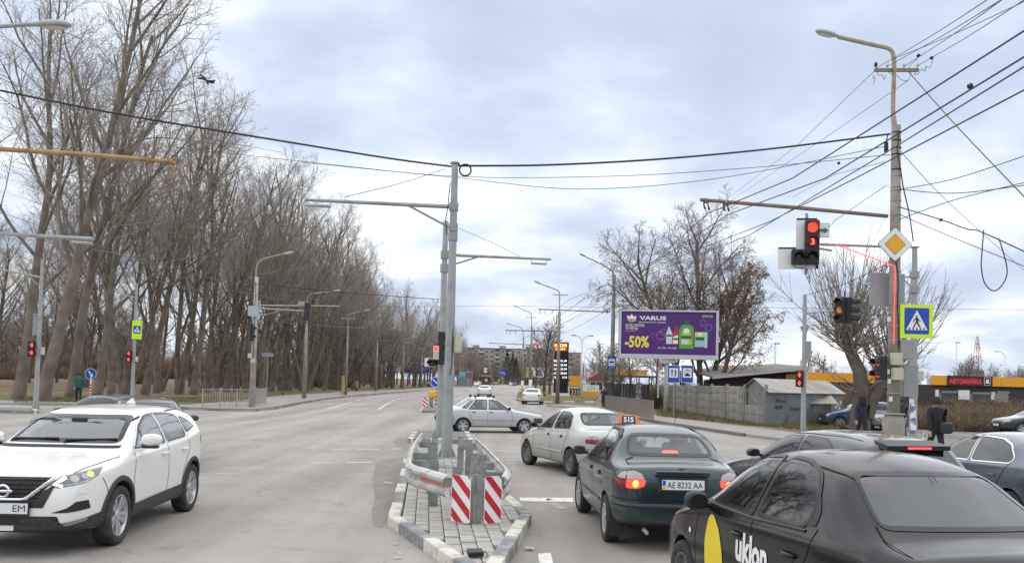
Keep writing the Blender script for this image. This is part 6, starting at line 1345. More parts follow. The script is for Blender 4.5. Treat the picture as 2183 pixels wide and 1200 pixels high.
for s_, x, z, w, h in (('BMWeq.ee', 1.45, 1.28, 1.0, .22), ('метил', 1.25, .98, .75, .2), ('fresh.top', 3.0, .88, 1.4, .34)): lettering(s_, .3, gk, GR, face_mat((x, -.003, z), (1, 0, 0)), fit=(w, h), shear=.2)
for x, z in ((gl - .55, 1.1), (gl - .3, 1.25), (gl - .42, .9), (gl - .8, 1.0)): panel(GR, 'pasted_notice', (x, -.004, z), .14, .18, WHITEP, th=.004)
# garages further left behind the fence (gable ends over the top)
for i, (px, py, w) in enumerate(((1605, 838, 3.4), (1552, 836, 3.2), (1524, 833, 3.2))):
 q = G(px, 905 - i * 12, 0); o = thing('tin_garage', '%s grey garage gable showing above the concrete fence' % ('nearest', 'middle', 'farthest')[i], 'garage', (q.x, q.y + .9 + i * 2.2, 0), fang + rad(90) * 0); zt = ZT(o.location, 826 - i * 2)
 mb = MB(); mb.prism([(-w / 2, 0, 0), (w / 2, 0, 0), (w / 2, 0, zt - .7), (0, 0, zt), (-w / 2, 0, zt - .7)], (0, 4, 0)); mb.build('wall', FMAT[2] if i == 0 else TIN, o)
 for s_ in (-1, 1): mb = MB(); mb.prism([(0, -.2, zt + .02), (s_ * (w / 2 + .25), -.2, zt - .78), (s_ * (w / 2 + .25), 4.3, zt - .78), (0, 4.3, zt + .02)], (0, 0, .04)); mb.build('roof_sheet', ROOFT, o)
# ------------------------------------------------------------------ cars
def paint(name, col, metal=0.0, rough=0.32, dust=(0.30, 0.26, 0.21), dz=0.62, dmax=0.45, coat=0.8):
 if name in MATS: return MATS[name]
 mt = mat(name, col, rough, metal=metal, coat=coat, spec=0.5)
 nn = mt.node_tree.nodes; ll = mt.node_tree.links; b = nn['Principled BSDF']
 t = nn.new('ShaderNodeTexCoord'); s = nn.new('ShaderNodeSeparateXYZ'); ll.new(t.outputs['Object'], s.inputs[0])
 n = nn.new('ShaderNodeTexNoise'); n.inputs['Scale'].default_value = 3.0; n.inputs['Detail'].default_value = 7; n.inputs['Roughness'].default_value = .65
 mp = nn.new('ShaderNodeMapping'); mp.inputs['Scale'].default_value = (1, 1, 0.45); ll.new(t.outputs['Object'], mp.inputs['Vector']); ll.new(mp.outputs[0], n.inputs['Vector'])
 # road dirt: splashes that thin out with height
 ml = nn.new('ShaderNodeMath'); ml.operation = 'MULTIPLY_ADD'; ml.inputs[1].default_value = 0.55; ll.new(n.outputs['Fac'], ml.inputs[0])
 sb = nn.new('ShaderNodeMapRange'); sb.inputs[1].default_value = 0.15; sb.inputs[2].default_value = dz + .35; sb.inputs[3].default_value = 0.55; sb.inputs[4].default_value = -0.28
 ll.new(s.outputs['Z'], sb.inputs[0]); ll.new(sb.outputs[0], ml.inputs[2])
 r = nn.new('ShaderNodeMapRange'); r.inputs[1].default_value = 0.25; r.inputs[2].default_value = 0.85; r.inputs[3].default_value = 0.03; r.inputs[4].default_value = dmax
 ll.new(ml.outputs[0], r.inputs[0])
 mx_ = nn.new('ShaderNodeMix'); mx_.data_type = 'RGBA'; mx_.inputs[6].default_value = (*col, 1); mx_.inputs[7].default_value = (*dust, 1)
 ll.new(r.outputs[0], mx_.inputs[0]); ll.new(mx_.outputs[2], b.inputs['Base Color'])
 rr = nn.new('ShaderNodeMath'); rr.operation = 'MULTIPLY_ADD'; rr.inputs[1].default_value = 0.8; rr.inputs[2].default_value = rough
 ll.new(r.outputs[0], rr.inputs[0]); ll.new(rr.outputs[0], b.inputs['Roughness'])
 rc = nn.new('ShaderNodeMath'); rc.operation = 'MULTIPLY_ADD'; rc.inputs[1].default_value = -1.6; rc.inputs[2].default_value = coat; rc.use_clamp = True
 ll.new(r.outputs[0], rc.inputs[0]); ll.new(rc.outputs[0], b.inputs['Coat Weight'])
 return mt
TYRE = mat('tyre_rubber', (0.028, 0.027, 0.027), 0.85, var=0.3, vscale=6, col2=(0.075, 0.068, 0.06), c2scale=5, c2lo=0.55, c2hi=0.75)
ALLOY = mat('alloy_wheel', (0.50, 0.51, 0.53), 0.35, metal=0.7, var=0.1)
STEELW = mat('steel_wheel', (0.16, 0.16, 0.165), 0.6, metal=0.3, var=0.2)
HUBCAP = mat('hubcap_silver', (0.50, 0.49, 0.46), 0.45, metal=0.4, var=0.15)
WELL = mat('wheel_well', (0.012, 0.012, 0.012), 0.9)
TRIMK = mat('black_trim', (0.016, 0.016, 0.018), 0.45)
CLAD = mat('grey_cladding', (0.035, 0.035, 0.038), 0.6, var=0.2)
GAP = mat('panel_gap', (0.006, 0.006, 0.007), 0.9)
CHROME = mat('chrome', (0.75, 0.76, 0.78), 0.12, metal=1.0)
FRIT = mat('window_frit', (0.010, 0.010, 0.012), 0.12, spec=0.5)
INTD = mat('interior_grey', (0.045, 0.045, 0.05), 0.85, var=0.1)
SEATM = mat('seat_fabric', (0.05, 0.05, 0.06), 0.9, var=0.2)
GL_CLEAR = glass_mat('car_glass', (0.72, 0.80, 0.80), 0.05)
GL_TINT = glass_mat('tinted_glass', (0.12, 0.13, 0.13), 0.02)
GL_DARK = mat('dark_glass', (0.012, 0.014, 0.016), 0.05, spec=0.8)
TAILR = mat('tail_light_red', (0.20, 0.010, 0.012), 0.15, coat=0.6)
TAILLIT = mat('tail_light_lit', (0.7, 0.02, 0.01), 0.2, emit=(1.0, 0.045, 0.02), estr=1.8)
TAILHOT = mat('tail_light_bulb', (0.9, 0.3, 0.05), 0.2, emit=(1.0, 0.26, 0.04), estr=2.6)
TAILC = mat('tail_light_clear', (0.42, 0.34, 0.33), 0.15, coat=0.6)
HEADG = mat('head_light_glass', (0.10, 0.105, 0.11), 0.08, spec=0.8, coat=1.0)
HEADC = mat('head_light_reflector', (0.34, 0.35, 0.37), 0.15, metal=0.9)
DRL = mat('daytime_light', (0.9, 0.9, 0.88), 0.3, emit=(1.0, 0.90, 0.86), estr=1.5)
PLATEW = mat('number_plate_white', (0.72, 0.73, 0.74), 0.5)
PLATEK = mat('number_plate_black', (0.015, 0.015, 0.02), 0.6)

class Car:
 def __init__(s, name, label, spec, body_mat, loc, rz, lvl=3, group=None):
  s.sp = spec; s.root = thing(name, label, 'car' if 'cat' not in spec else spec['cat'], loc, rz, group); s.bm_mat = body_mat
  s.W = max(w for _, w in spec['plan']); s.holes = []
  xs = sorted(set([x for x, _ in spec['top']] + [x for x, _ in spec['plan']] + spec.get('xs', [])), reverse=True)
  xx = [xs[0]]
  for x in xs[1:]:
   if xx[-1] - x > 0.035: xx.append(x)
  rings = []
  tum = spec.get('tumble', 0.36)
  for x in xx:
   w = interp(sorted(spec['plan']), x); zb = interp(sorted(spec['bottom']), x); zt = interp(sorted(spec['top']), x); zl = min(interp(sorted(spec['belt']), x), zt - 0.02)
   f = min(1, max(0, (zt - zl - 0.05) / 0.26)); lp = lambda a, b: a + (b - a) * f
   zm = zb + (zl - zb) * 0.58; h = zt - zl
   yr = lp(.68 * w, .925 * w - tum * h)
   rings.append([(0, zb), (.7 * w, zb), (.95 * w, zb + .05), (w, zm), (.972 * w, zl - .035), (lp(.90 * w, .932 * w), lp(zl + .5 * h, zl + .03)), (yr, lp(zt - .016, zt - .06)), (lp(.36 * w, .62 * yr), lp(zt - .004, zt - .018)), (0, zt)])
  verts = []; faces = []
  for x, rg in zip(xx, rings):
   verts += [(x, y, z) for y, z in rg] + [(x, -y, z) for y, z in reversed(rg[1:-1])]
  n = 16
  for i in range(len(xx) - 1):
   for k in range(n): faces.append((i * n + k, (i + 1) * n + k, (i + 1) * n + (k + 1) % n, i * n + (k + 1) % n))
  for base, flip in ((0, False), ((len(xx) - 1) * n, True)):
   for k in range(8):
    a, b_, c, d = k, k + 1, (n - k - 1) % n, (n - k) % n
    q = [base + a, base + b_, base + c, base + d]
    q2 = []
    for v in q:
     if v not in q2: q2.append(v)
    faces.append(tuple(q2 if not flip else reversed(q2)))
  me = bpy.data.meshes.new('body'); me.from_pydata(verts, [], faces); o = bpy.data.objects.new('body', me)
  cr = me.attributes.new('crease_edge', 'FLOAT', 'EDGE')
  cz = spec.get('crease', 0.35)
  for e in me.edges:
   a, b_ = e.vertices[0] % n, e.vertices[1] % n
   if a == b_ and a in (4, 12): cr.data[e.index].value = cz
   if a == b_ and a in (2, 14): cr.data[e.index].value = 0.4
  md = o.modifiers.new('s', 'SUBSURF'); md.levels = lvl; md.render_levels = lvl
  sm = eval_mesh(o)
  o.modifiers.clear(); o.data = sm
  bpy.data.meshes.remove(me)
  bm = bmesh.new(); bm.from_mesh(sm); bmesh.ops.recalc_face_normals(bm, faces=bm.faces[:]); bm.to_mesh(sm)
  s.bvh = BVHTree.FromBMesh(bm); bm.free()
  # wheel arches
  ar = spec['arch']; cut = MB()
  for xa in (spec['fa'], spec['ra']):
   for sg in (1, -1): cut.cyl((xa, sg * (s.W - .30), spec['wr'] + spec.get('adz', 0.0)), (xa, sg * (s.W + .3), spec['wr'] + spec.get('adz', 0.0)), ar, n=40)
  co = bpy.data.objects.new('cut', cut.mesh('cut', WELL))
  bmm = bmesh.new(); bmm.from_mesh(co.data); bmesh.ops.recalc_face_normals(bmm, faces=bmm.faces[:]); bmm.to_mesh(co.data); bmm.free()
  md = o.modifiers.new('b', 'BOOLEAN'); md.operation = 'DIFFERENCE'; md.object = co; md.solver = 'EXACT'
  nm = eval_mesh(o, (co,)); o.modifiers.clear(); o.data = nm; bpy.data.meshes.remove(sm)
  cm = co.data; bpy.data.objects.remove(co); bpy.data.meshes.remove(cm)
  nm.materials.clear(); nm.materials.append(body_mat); nm.materials.append(WELL)
  zc_ = spec['wr'] + spec.get('adz', 0.0)
  for p in nm.polygons:
   c = p.center; p.use_smooth = True; p.material_index = 0
   for xa in (spec['fa'], spec['ra']):
    if math.hypot(c.x - xa, c.z - zc_) < ar + .002: p.material_index = 1
   if c.z < 0.30 and p.normal.z < -0.8: p.material_index = 1
  nm.set_sharp_from_angle(angle=rad(42))
  nm.name = 'body'; o.name = 'body'; COL.objects.link(o); o.parent = s.root; s.body = o
 # -- projection
 def hit(s, view, u, v, eps):
  if view == 'L': og = Vector((u, 4, v)); d = Vector((0, -1, 0))
  elif view == 'T': og = Vector((u, v, 4)); d = Vector((0, 0, -1))
  else:
   a = rad(view); og = Vector((math.cos(a) * 5 - math.sin(a) * u, math.sin(a) * 5 + math.cos(a) * u, v)); d = Vector((-math.cos(a), -math.sin(a), 0))
  p, nr, i, ds = s.bvh.ray_cast(og, d)
  if p is None:
   p, nr, i, ds = s.bvh.find_nearest(og + d * 3.5)
  if nr.dot(d) > 0: nr = -nr
  s.lastd = d
  return p + nr * eps
 def patch(s, name, view, poly, mt, eps=0.004, mirror=False, parent=None, hole=None, smooth=True, step=0.05):
  out_ = dens([Vector(p) for p in poly], step); n = len(out_); c = sum(out_, Vector((0, 0))) / n
  scs = (1, .8, .6, .4, .2); vs = []; fs = []
  for sc in scs:
   for p in out_: q = c + (p - c) * sc; vs.append(s.hit(view, q.x, q.y, eps))
  vs.append(s.hit(view, c.x, c.y, eps))
  for r in range(len(scs) - 1):
   for k in range(n): fs.append((r * n + k, r * n + (k + 1) % n, (r + 1) * n + (k + 1) % n, (r + 1) * n + k))
  for k in range(n): fs.append(((len(scs) - 1) * n + k, (len(scs) - 1) * n + (k + 1) % n, len(scs) * n))
  if hole is not None: s.holes.append((view, inset_poly(out_, hole), mirror))
  return s._mk(name, vs, fs, mt, mirror, parent, smooth)
 def ring(s, name, view, poly, mt, w, eps=0.004, mirror=False, parent=None, step=0.05):
  a = dens([Vector(p) for p in poly], step); b = inset_poly(a, w); n = len(a)
  mid = [(p + q) / 2 for p, q in zip(a, b)]
  vs = [s.hit(view, p.x, p.y, eps) for p in a] + [s.hit(view, p.x, p.y, eps) for p in mid] + [s.hit(view, p.x, p.y, eps) for p in b]
  fs = [(r * n + k, r * n + (k + 1) % n, (r + 1) * n + (k + 1) % n, (r + 1) * n + k) for r in (0, 1) for k in range(n)]
  return s._mk(name, vs, fs, mt, mirror, parent, True)
 def strip(s, name, view, line, w, mt, eps=0.003, mirror=False, parent=None, rise=0.0):
  pts = dens([Vector(p) for p in line], 0.05, closed=False); vs = []; fs = []
  for i, p in enumerate(pts):
   t = (pts[min(i + 1, len(pts) - 1)] - pts[max(i - 1, 0)]).normalized(); nr = Vector((-t.y, t.x)) * w / 2
   a = p + nr; b = p - nr
   vs += [s.hit(view, a.x, a.y, eps), s.hit(view, p.x, p.y, eps + rise), s.hit(view, b.x, b.y, eps)]
  for i in range(len(pts) - 1): fs += [(i * 3, i * 3 + 1, i * 3 + 4, i * 3 + 3), (i * 3 + 1, i * 3 + 2, i * 3 + 5, i * 3 + 4)]
  return s._mk(name, vs, fs, mt, mirror, parent, rise == 0)
 def _mk(s, name, vs, fs, mt, mirror, parent, smooth):
  obs = []; nrm = Vector()
  for f in fs: nrm += (vs[f[1]] - vs[f[0]]).cross(vs[f[2]] - vs[f[1]])
  if nrm.dot(s.lastd) > 0: fs = [tuple(reversed(f)) for f in fs]
  for sg in ((1, -1) if mirror else (1,)):
   me = bpy.data.meshes.new(name); me.from_pydata([(v.x, v.y * sg, v.z) for v in vs], [], fs if sg == 1 else [tuple(reversed(f)) for f in fs])
   me.materials.append(mt); me.polygons.foreach_set('use_smooth', [smooth] * len(fs))
   obs.append(link(name, me, parent or s.root))
  return obs
 def window(s, view, poly, glass, mirror=False, frit=0.035, trim=None, see=True, r=0.05):
  pl = rnd(poly, r)
  if trim: s.ring('window_trim', view, inset_poly(dens(pl, .05), -trim[1]), trim[0], trim[1] + .004, eps=0.006, mirror=mirror)
  if see:
   obs = s.patch('window', view, pl, glass, eps=0.003, mirror=mirror, hole=frit * .55)
   s.ring('window_seal', view, pl, FRIT, frit, eps=0.004, mirror=mirror)
  else:
   obs = s.patch('window', view, pl, GL_DARK, eps=0.003, mirror=mirror)
   if frit: s.ring('window_seal', view, pl, FRIT, frit * .5, eps=0.004, mirror=mirror)
  return obs
 def finish(s, interior=True):
  """open the window holes and line the cabin"""
  if not s.holes: return
  bm = bmesh.new(); bm.from_mesh(s.body.data); kill = []
  for f in bm.faces:
   c = f.calc_center_median(); nr = f.normal
   for view, poly, mir in s.holes:
    for sg in ((1, -1) if mir else (1,)):
     y = c.y * sg; ny = nr.y * sg
     if view == 'L':
      if ny < 0.25 or not in_poly(c.x, c.z, poly): continue
     else:
      a = rad(view); u = -math.sin(a) * c.x + math.cos(a) * y
      if nr.x * math.cos(a) + ny * math.sin(a) < 0.15 or not in_poly(u, c.z, poly): continue
     kill.append(f); break
    else: continue
    break
  bmesh.ops.delete(bm, geom=kill, context='FACES'); bm.to_mesh(s.body.data)
  if interior:
   me = bpy.data.meshes.new('cabin_lining'); 
   bm.normal_update()
   for v in list(bm.verts): v.co = v.co - v.normal * 0.028
   lo = [f for f in bm.faces if f.calc_center_median().z < 0.45 or f.calc_center_median().x > s.sp['cab'][0] or f.calc_center_median().x < s.sp['cab'][1]]
   bmesh.ops.delete(bm, geom=lo, context='FACES'); bmesh.ops.reverse_faces(bm, faces=bm.faces[:])
   bm.to_mesh(me); me.materials.clear(); me.materials.append(INTD); link('cabin_lining', me, s.root)
  bm.free()
  if interior:
   x0, x1 = s.sp['cab']; w = s.W - .16; zf = interp(sorted(s.sp['belt']), (x0 + x1) / 2)
   mb = MB(); mb.box(((x0 + x1) / 2, 0, .40), (x0 - x1, 2 * w, .03)); mb.build('floor_pan', INTD, s.root)
   mb = MB(); mb.bbox((x0 - .22, 0, zf - .10), (.42, 2 * w - .04, .24), .06); mb.build('dashboard', INTD, s.root)
   mb = MB(); mb.bbox((x1 + .30, 0, zf - .03), (.55, 2 * w - .05, .04), .015); mb.build('parcel_shelf', INTD, s.root)
   for yy in (-.36, .36):
    s.seat(x0 - 1.05, yy, zf)
   mb = MB(); mb.bbox((x0 - 1.85, 0, .62), (.5, 1.2, .18), .06); mb.bbox((x0 - 2.06, 0, .86), (.16, 1.2, .46), .06); mb.build('rear_bench', SEATM, s.root)
   mb = MB(); M4 = Matrix.Translation((x0 - .62, .36, zf - .02)) @ Matrix.Rotation(rad(65), 4, 'Y')
   mb.lathe([(.17 + .014 * math.cos(a), .014 * math.sin(a)) for a in [k * PI / 3 for k in range(7)]], 20, M4); mb.cyl(M4 @ Vector((-.17, 0, 0)), M4 @ Vector((.17, 0, 0)), .014); mb.cyl(M4 @ Vector((0, 0, 0)), M4 @ Vector((0, 0, -.3)), .02)
   mb.build('steering_wheel', BLK, s.root, smooth=True)
 def seat(s, x, y, zf):
  mb = MB(); mb.bbox((x, y, .60), (.5, .48, .16), .05)
  Mx = Matrix.Rotation(rad(-14), 3, 'Y'); mb.bbox((x - .27, y, .90), (.14, .46, .58), .055, M=Mx); mb.build('seat', SEATM, s.root, smooth=False)
  mb = MB(); mb.bbox((x - .36, y, 1.245), (.09, .26, .16), .04, M=Mx); mb.cyl((x - .36, y - .06, 1.1), (x - .36, y - .06, 1.2), .008); mb.cyl((x - .36, y + .06, 1.1), (x - .36, y + .06, 1.2), .008); mb.build('headrest', SEATM, s.root)
 def wheels(s, style, mt, r=None, tw=0.19, inset=0.02, mt2=None, steer=0.0):
  r = r or s.sp['wr']; rr = r * (0.66 if style != 'alloy' else 0.70)
  tyre = MB(); h = tw / 2
  tyre.lathe([(rr, h * .86), (rr + .015, h), (r * .90, h * 1.02), (r * .97, h * .92), (r, h * .7), (r, -h * .7), (r * .97, -h * .92), (r * .9, -h), (rr, -h)], 36)
  tm = tyre.mesh('tyre', TYRE, auto=50)
  rim = MB()
  rim.lathe([(rr, h * .9), (rr - .012, h * .92), (rr - .022, h * .80), (rr - .035, -h * .6)], 36)
  back = MB(); back.lathe([(rr - .03, -h * .2), (0.02, -h * .2)], 24)
  bmk = back.mesh('brake_disc', WELL)
  if style == 'alloy':
   for k in range(5):
    a0 = 2 * PI * k / 5
    for sg in (-1, 1):
     def P(rad_, ang, z): return (rad_ * math.cos(a0 + ang), rad_ * math.sin(a0 + ang), z)
     rim.add([P(.045, 0, h * .66), P(.06, sg * .75, h * .62), P(rr - .02, sg * .34, h * .82), P(rr - .02, sg * .06, h * .88), P(.06, 0, h * .3), P(.06, sg * .7, h * .25), P(rr - .02, sg * .36, h * .4), P(rr - .02, sg * .04, h * .4)],
       [(0, 1, 2, 3), (1, 5, 6, 2), (0, 3, 7, 4)])
   rim.lathe([(.06, h * .62), (.05, h * .75), (.001, h * .76)], 16)
  elif style == 'steel':
   rim.lathe([(rr - .03, h * .35), (rr - .06, h * .15), (rr * .55, h * .42), (rr * .42, h * .62), (.03, h * .55), (.03, h * .7), (.001, h * .7)], 30)
   hb = MB()
   for k in range(10):
    a = 2 * PI * k / 10; rim.cyl((rr * .72 * math.cos(a), rr * .72 * math.sin(a), h * .2), (rr * .72 * math.cos(a), rr * .72 * math.sin(a), h * .34), .012, n=6)
  else:   # hubcap with 7 spokes
   rim.lathe([(rr - .005, h * .86), (rr - .03, h * .95), (rr * .78, h * .86)], 30)
   for k in range(7):
    a0 = 2 * PI * k / 7
    def P(rad_, ang, z): return (rad_ * math.cos(a0 + ang), rad_ * math.sin(a0 + ang), z)
    rim.add([P(.03, -.3, h * .95), P(.03, .3, h * .95), P(rr * .8, .27, h * .86), P(rr * .8, -.10, h * .9), P(.05, -.3, h * .6), P(.05, .3, h * .6), P(rr * .8, .27, h * .6), P(rr * .8, -.1, h * .6)], [(0, 1, 2, 3), (1, 5, 6, 2), (0, 3, 7, 4)])
   rim.lathe([(.07, h * .92), (.05, h * 1.02), (.001, h * 1.03)], 16)
  rm = rim.mesh('rim', mt, auto=40)
  for xa in (s.sp['fa'], s.sp['ra']):
   for sg in (1, -1):
    w = bpy.data.objects.new('wheel', tm); COL.objects.link(w); w.parent = s.root
    w.location = (xa, sg * (s.W - h - inset), r)
    w.rotation_euler = (-sg * PI / 2, random.Random(xa + sg).uniform(0, 1), steer if xa > 0 else 0)
    link('rim', rm, w); link('brake_disc', bmk, w)
 def mirror_pair(s, x, z, y, mt, sz=(.10, .20, .13), glass=True):
  for sg in (1, -1):
   mb = MB(); n_ = 14; vs = []; sp_ = lambda v, e: math.copysign(abs(v) ** e, v)
   for i in range(9):
    t = -PI / 2 + PI * i / 8
    for k in range(n_): a = 2 * PI * k / n_; vs.append((x + sz[0] * .55 * sp_(math.sin(t), .7), sg * (y + .10) + sz[1] * .52 * sp_(math.cos(t), .6) * sp_(math.cos(a), .75), z + sz[2] * .52 * sp_(math.cos(t), .6) * sp_(math.sin(a), .75)))
   mb.add(vs, [(i * n_ + k, i * n_ + (k + 1) % n_, (i + 1) * n_ + (k + 1) % n_, (i + 1) * n_ + k) for i in range(8) for k in range(n_)]); mb.cyl((x + .01, sg * (y - .04), z - .04), (x, sg * (y + .05), z - .03), .025, n=8)
   o = mb.build('side_mirror', mt, s.root, auto=60)
   g = MB(); g.lathe([(.5, 0), (.001, 0)], 16, Matrix.Translation((x - sz[0] * .555, sg * (y + .10), z)) @ Matrix.Diagonal((1, sz[1] * .8, sz[2] * .78, 1)) @ Matrix.Rotation(-PI / 2, 4, 'Y')); g.build('mirror_glass', GL_DARK, o)
 def plate(s, x, z, txt, y=0.0, front=False, size=(.52, .112)):
  mb = MB(); sx = 1 if front else -1
  mb.box((x, y, z), (.012, size[0], size[1])); o = mb.build('number_plate', PLATEW, s.root)
  M = face_mat((x + sx * .008, y, z), (0, sx, 0))
  rim_ = MB(); rim_.box((x - sx * .004, y, z), (.01, size[0] + .03, size[1] + .03)); rim_.build('plate_frame', BLK, o)
  lettering(txt, .09, PLATEK, o, M @ Matrix.Translation((.02, -.002, 0)), bold=.006, fit=(size[0] * .84, size[1] * .62))
  b = MB(); b.box((x + sx * .005, y - sx * (size[0] / 2 - .025), z + .02), (.006, .036, .06)); b.build('plate_band', SIGNB, o)
  b = MB(); b.box((x + sx * .005, y - sx * (size[0] / 2 - .025), z - .034), (.006, .036, .03)); b.build('plate_band', SIGNY, o)

def veh_pose(front, rear, spec, side=1, sc=1.0):
 """ground picks of the near-side wheels -> location, heading"""
 Fp = G(*front); Rp = G(*rear); d = (Fp - Rp).normalized(); rz = math.atan2(d.y, d.x)
 lat = Vector((-d.y, d.x, 0)) * side; W = max(w for _, w in spec['plan']) - 0.02
 mid = (Fp + Rp) / 2 - lat * W - d * (spec['fa'] + spec['ra']) / 2
 return (mid.x, mid.y, 0), rz

LANOS = dict(fa=1.26, ra=-1.26, wr=.288, arch=.335, cab=(.95, -1.62), tumble=.40,
 top=[(2.09, .50), (2.06, .62), (1.95, .715), (1.7, .775), (1.4, .83), (1.12, .88), (.92, .93), (.58, 1.13), (.22, 1.345), (0, 1.40), (-.3, 1.432), (-.65, 1.425), (-.95, 1.375), (-1.08, 1.335), (-1.36, 1.17), (-1.6, 1.045), (-1.72, 1.022), (-1.95, 1.012), (-2.07, .985), (-2.13, .80), (-2.15, .60)],
 belt=[(2.09, .47), (1.95, .64), (1.4, .775), (.9, .865), (0, .90), (-1, .94), (-1.6, .965), (-1.95, .95), (-2.07, .90), (-2.15, .56)],
 plan=[(2.09, .45), (2.04, .62), (1.9, .73), (1.6, .795), (1.2, .825), (0, .839), (-1.2, .83), (-1.65, .80), (-1.92, .75), (-2.08, .66), (-2.15, .50)],
 bottom=[(2.09, .33), (1.9, .24), (1.0, .19), (-1.0, .19), (-1.75, .25), (-2.15, .36)])
LAN_WIN = dict(front=[(.80, .93), (.36, 1.245), (.10, 1.315), (-.18, 1.335), (-.20, .945)], rear=[(-.30, .95), (-.28, 1.335), (-.72, 1.325), (-.98, 1.255), (-1.16, 1.05), (-1.14, .985)])
def lanos_glass(c, tint=GL_CLEAR, rtint=None):
 c.window('L', LAN_WIN['front'], tint, True, frit=.028, r=.04); c.window('L', LAN_WIN['rear'], tint, True, frit=.028, r=.06)
 c.window(0, [(-.60, .975), (.60, .975), (.50, 1.325), (-.50, 1.325)], tint, frit=.05, r=.07)
 c.window(180, [(-.585, 1.075), (.585, 1.075), (.475, 1.325), (-.475, 1.325)], rtint or tint, frit=.035, r=.10)
def lanos_lines(c):
 c.strip('door_gap', 'L', [(.80, .90), (.86, .60), (.84, .30), (.78, .235)], .010, GAP, mirror=True)
 c.strip('door_gap', 'L', [(-.24, .93), (-.245, .6), (-.23, .235)], .010, GAP, mirror=True)
 c.strip('door_gap', 'L', [(-1.17, 1.0), (-1.1, .80), (-.98, .66), (-.90, .5), (-.86, .25)], .010, GAP, mirror=True)
 c.strip('door_gap', 'L', [(.78, .235), (-.86, .245)], .008, GAP, mirror=True)
 c.strip('side_moulding', 'L', [(.80, .475), (-.86, .475)], .045, c.bm_mat, mirror=True, rise=.012)
 for xh in (-.10, -.82):
  for sg in (1, -1):
   mb = MB(); p = c.hit('L', xh, .81, .0); mb.bbox((xh, sg * (p.y + .008), .81), (.10, .022, .055), .012); mb.build('door_handle', TRIMK, c.root, smooth=True)

# --- dark green taxi sedan
PG = paint('dark_green_paint', (0.009, 0.030, 0.035), metal=0.35, rough=0.3, dmax=.28, dust=(.14, .125, .11), dz=.5)
loc, rz = (2.0, 12.708, 0), rad(93.2)
sens = Car('taxi_sedan', 'dark green taxi sedan with an orange roof sign, brake lights on', LANOS, PG, loc, rz); sens.root.scale = (1.0, 1.0, 1.057)
c = sens
lanos_glass(c, GL_CLEAR); lanos_lines(c)
c.strip('boot_gap', 180, [(-.50, 1.06), (-.60, 1.03), (-.615, .90), (-.53, .62)], .010, GAP); c.strip('boot_gap', 180, [(.50, 1.06), (.60, 1.03), (.615, .90), (.53, .62)], .010, GAP)
c.strip('boot_gap', 180, [(-.53, .62), (.53, .62)], .010, GAP)
c.strip('bumper_strip', 180, [(-.64, .55), (.64, .55)], .055, CLAD, rise=.02)
c.strip('bumper_strip', 'L', [(-1.66, .545), (-2.06, .55)], .055, CLAD, rise=.02, mirror=True)
c.strip('bumper_gap', 180, [(-.66, .615), (.66, .615)], .012, GAP); c.strip('bumper_gap', 'L', [(-1.58, .60), (-2.08, .615)], .012, GAP, mirror=True)
for sg, lit in ((1, True), (-1, True)):      # tail lights wrap the corner, seen from 30 degrees off the rear
 v = 180 - 32 * sg
 def E(cx, cz, rx, rz_, n=22, a0=0, a1=2 * PI): return [(cx + rx * math.cos(a0 + (a1 - a0) * k / n), cz + rz_ * math.sin(a0 + (a1 - a0) * k / n)) for k in range(n + (0 if a1 - a0 > 6.2 else 1))]
 u0 = .34 * sg if sg > 0 else -.34
 # u axis at view v: find from the hit at the light's middle
 q = Vector((-1.98, .60 * sg, .80)); a = rad(v); uc = -math.sin(a) * q.x + math.cos(a) * q.y
 K = lambda pts: [(uc + (dx * 1.36 - .035) * sg, .835 + dz * 1.22) for dx, dz in pts]
 tl = c.patch('tail_light', v, rnd(K(((.16, -.045), (.165, .0), (.13, .06), (.06, .088), (-.05, .075), (-.14, .02), (-.165, -.045), (-.12, -.075), (.10, -.078))), .03), TAILR, eps=.006, step=.03)[0]
 c.patch('reversing_lens', v, rnd(K(((.155, .012), (.125, .062), (.06, .085), (-.05, .072), (-.13, .022), (-.12, .012))), .015), TAILC, eps=.009, parent=tl, step=.03)
 c.patch('brake_lens', v, rnd(K(((.158, -.045), (.162, .008), (.0, .008), (-.005, -.07), (.10, -.073))), .015), TAILLIT, eps=.009, parent=tl, step=.03)
 kb = K(((.085, -.03),))[0]; c.patch('bulb', v, [(kb[0] + .036 * math.cos(k * PI / 6), kb[1] + .04 * math.sin(k * PI / 6)) for k in range(12)], TAILHOT, eps=.012, parent=tl, step=.03)
 c.strip('light_gap', v, [K(((-.005, .08),))[0], K(((-.005, -.075),))[0]], .010, GAP, eps=.013, parent=tl)
pp = c.hit(180, 0, .80, 0)
mb = MB(); mb.bbox((pp.x + .005, 0, .925), (.03, .66, .06), .014); mb.build('plate_lamp_bar', PG, c.root)
mb = MB(); mb.box((pp.x + .004, 0, .80), (.012, .60, .16)); mb.build('plate_recess', CLAD, c.root)
c.plate(pp.x - .010, .80, 'AE 8232 AA')
M = face_mat((c.hit(180, 0, .965, .006).x, 0, .965), (0, -1, 0))
mb = MB(); mb.add([M @ Vector(p) for p in ((-.055, .018, 0), (.055, .018, 0), (.045, -.005, 0), (0, -.022, 0), (-.045, -.005, 0))], [(0, 1, 2, 3, 4)]); mb.build('badge', CHROME, c.root)
mb = MB(); mb.add([M @ Vector(p) for p in ((-.035, .010, .002), (.035, .010, .002), (.0, -.012, .002))], [(0, 1, 2)]); mb.build('badge', BLK, c.root)
hx = c.hit(180, .42, .70, .006); lettering('SENS', .05, mat('faded_badge', (.05, .055, .06), .4, metal=.6), c.root, face_mat((hx.x - .004, .42, .70), (0.12, -1, 0)), fit=(.16, .035), bold=.01)
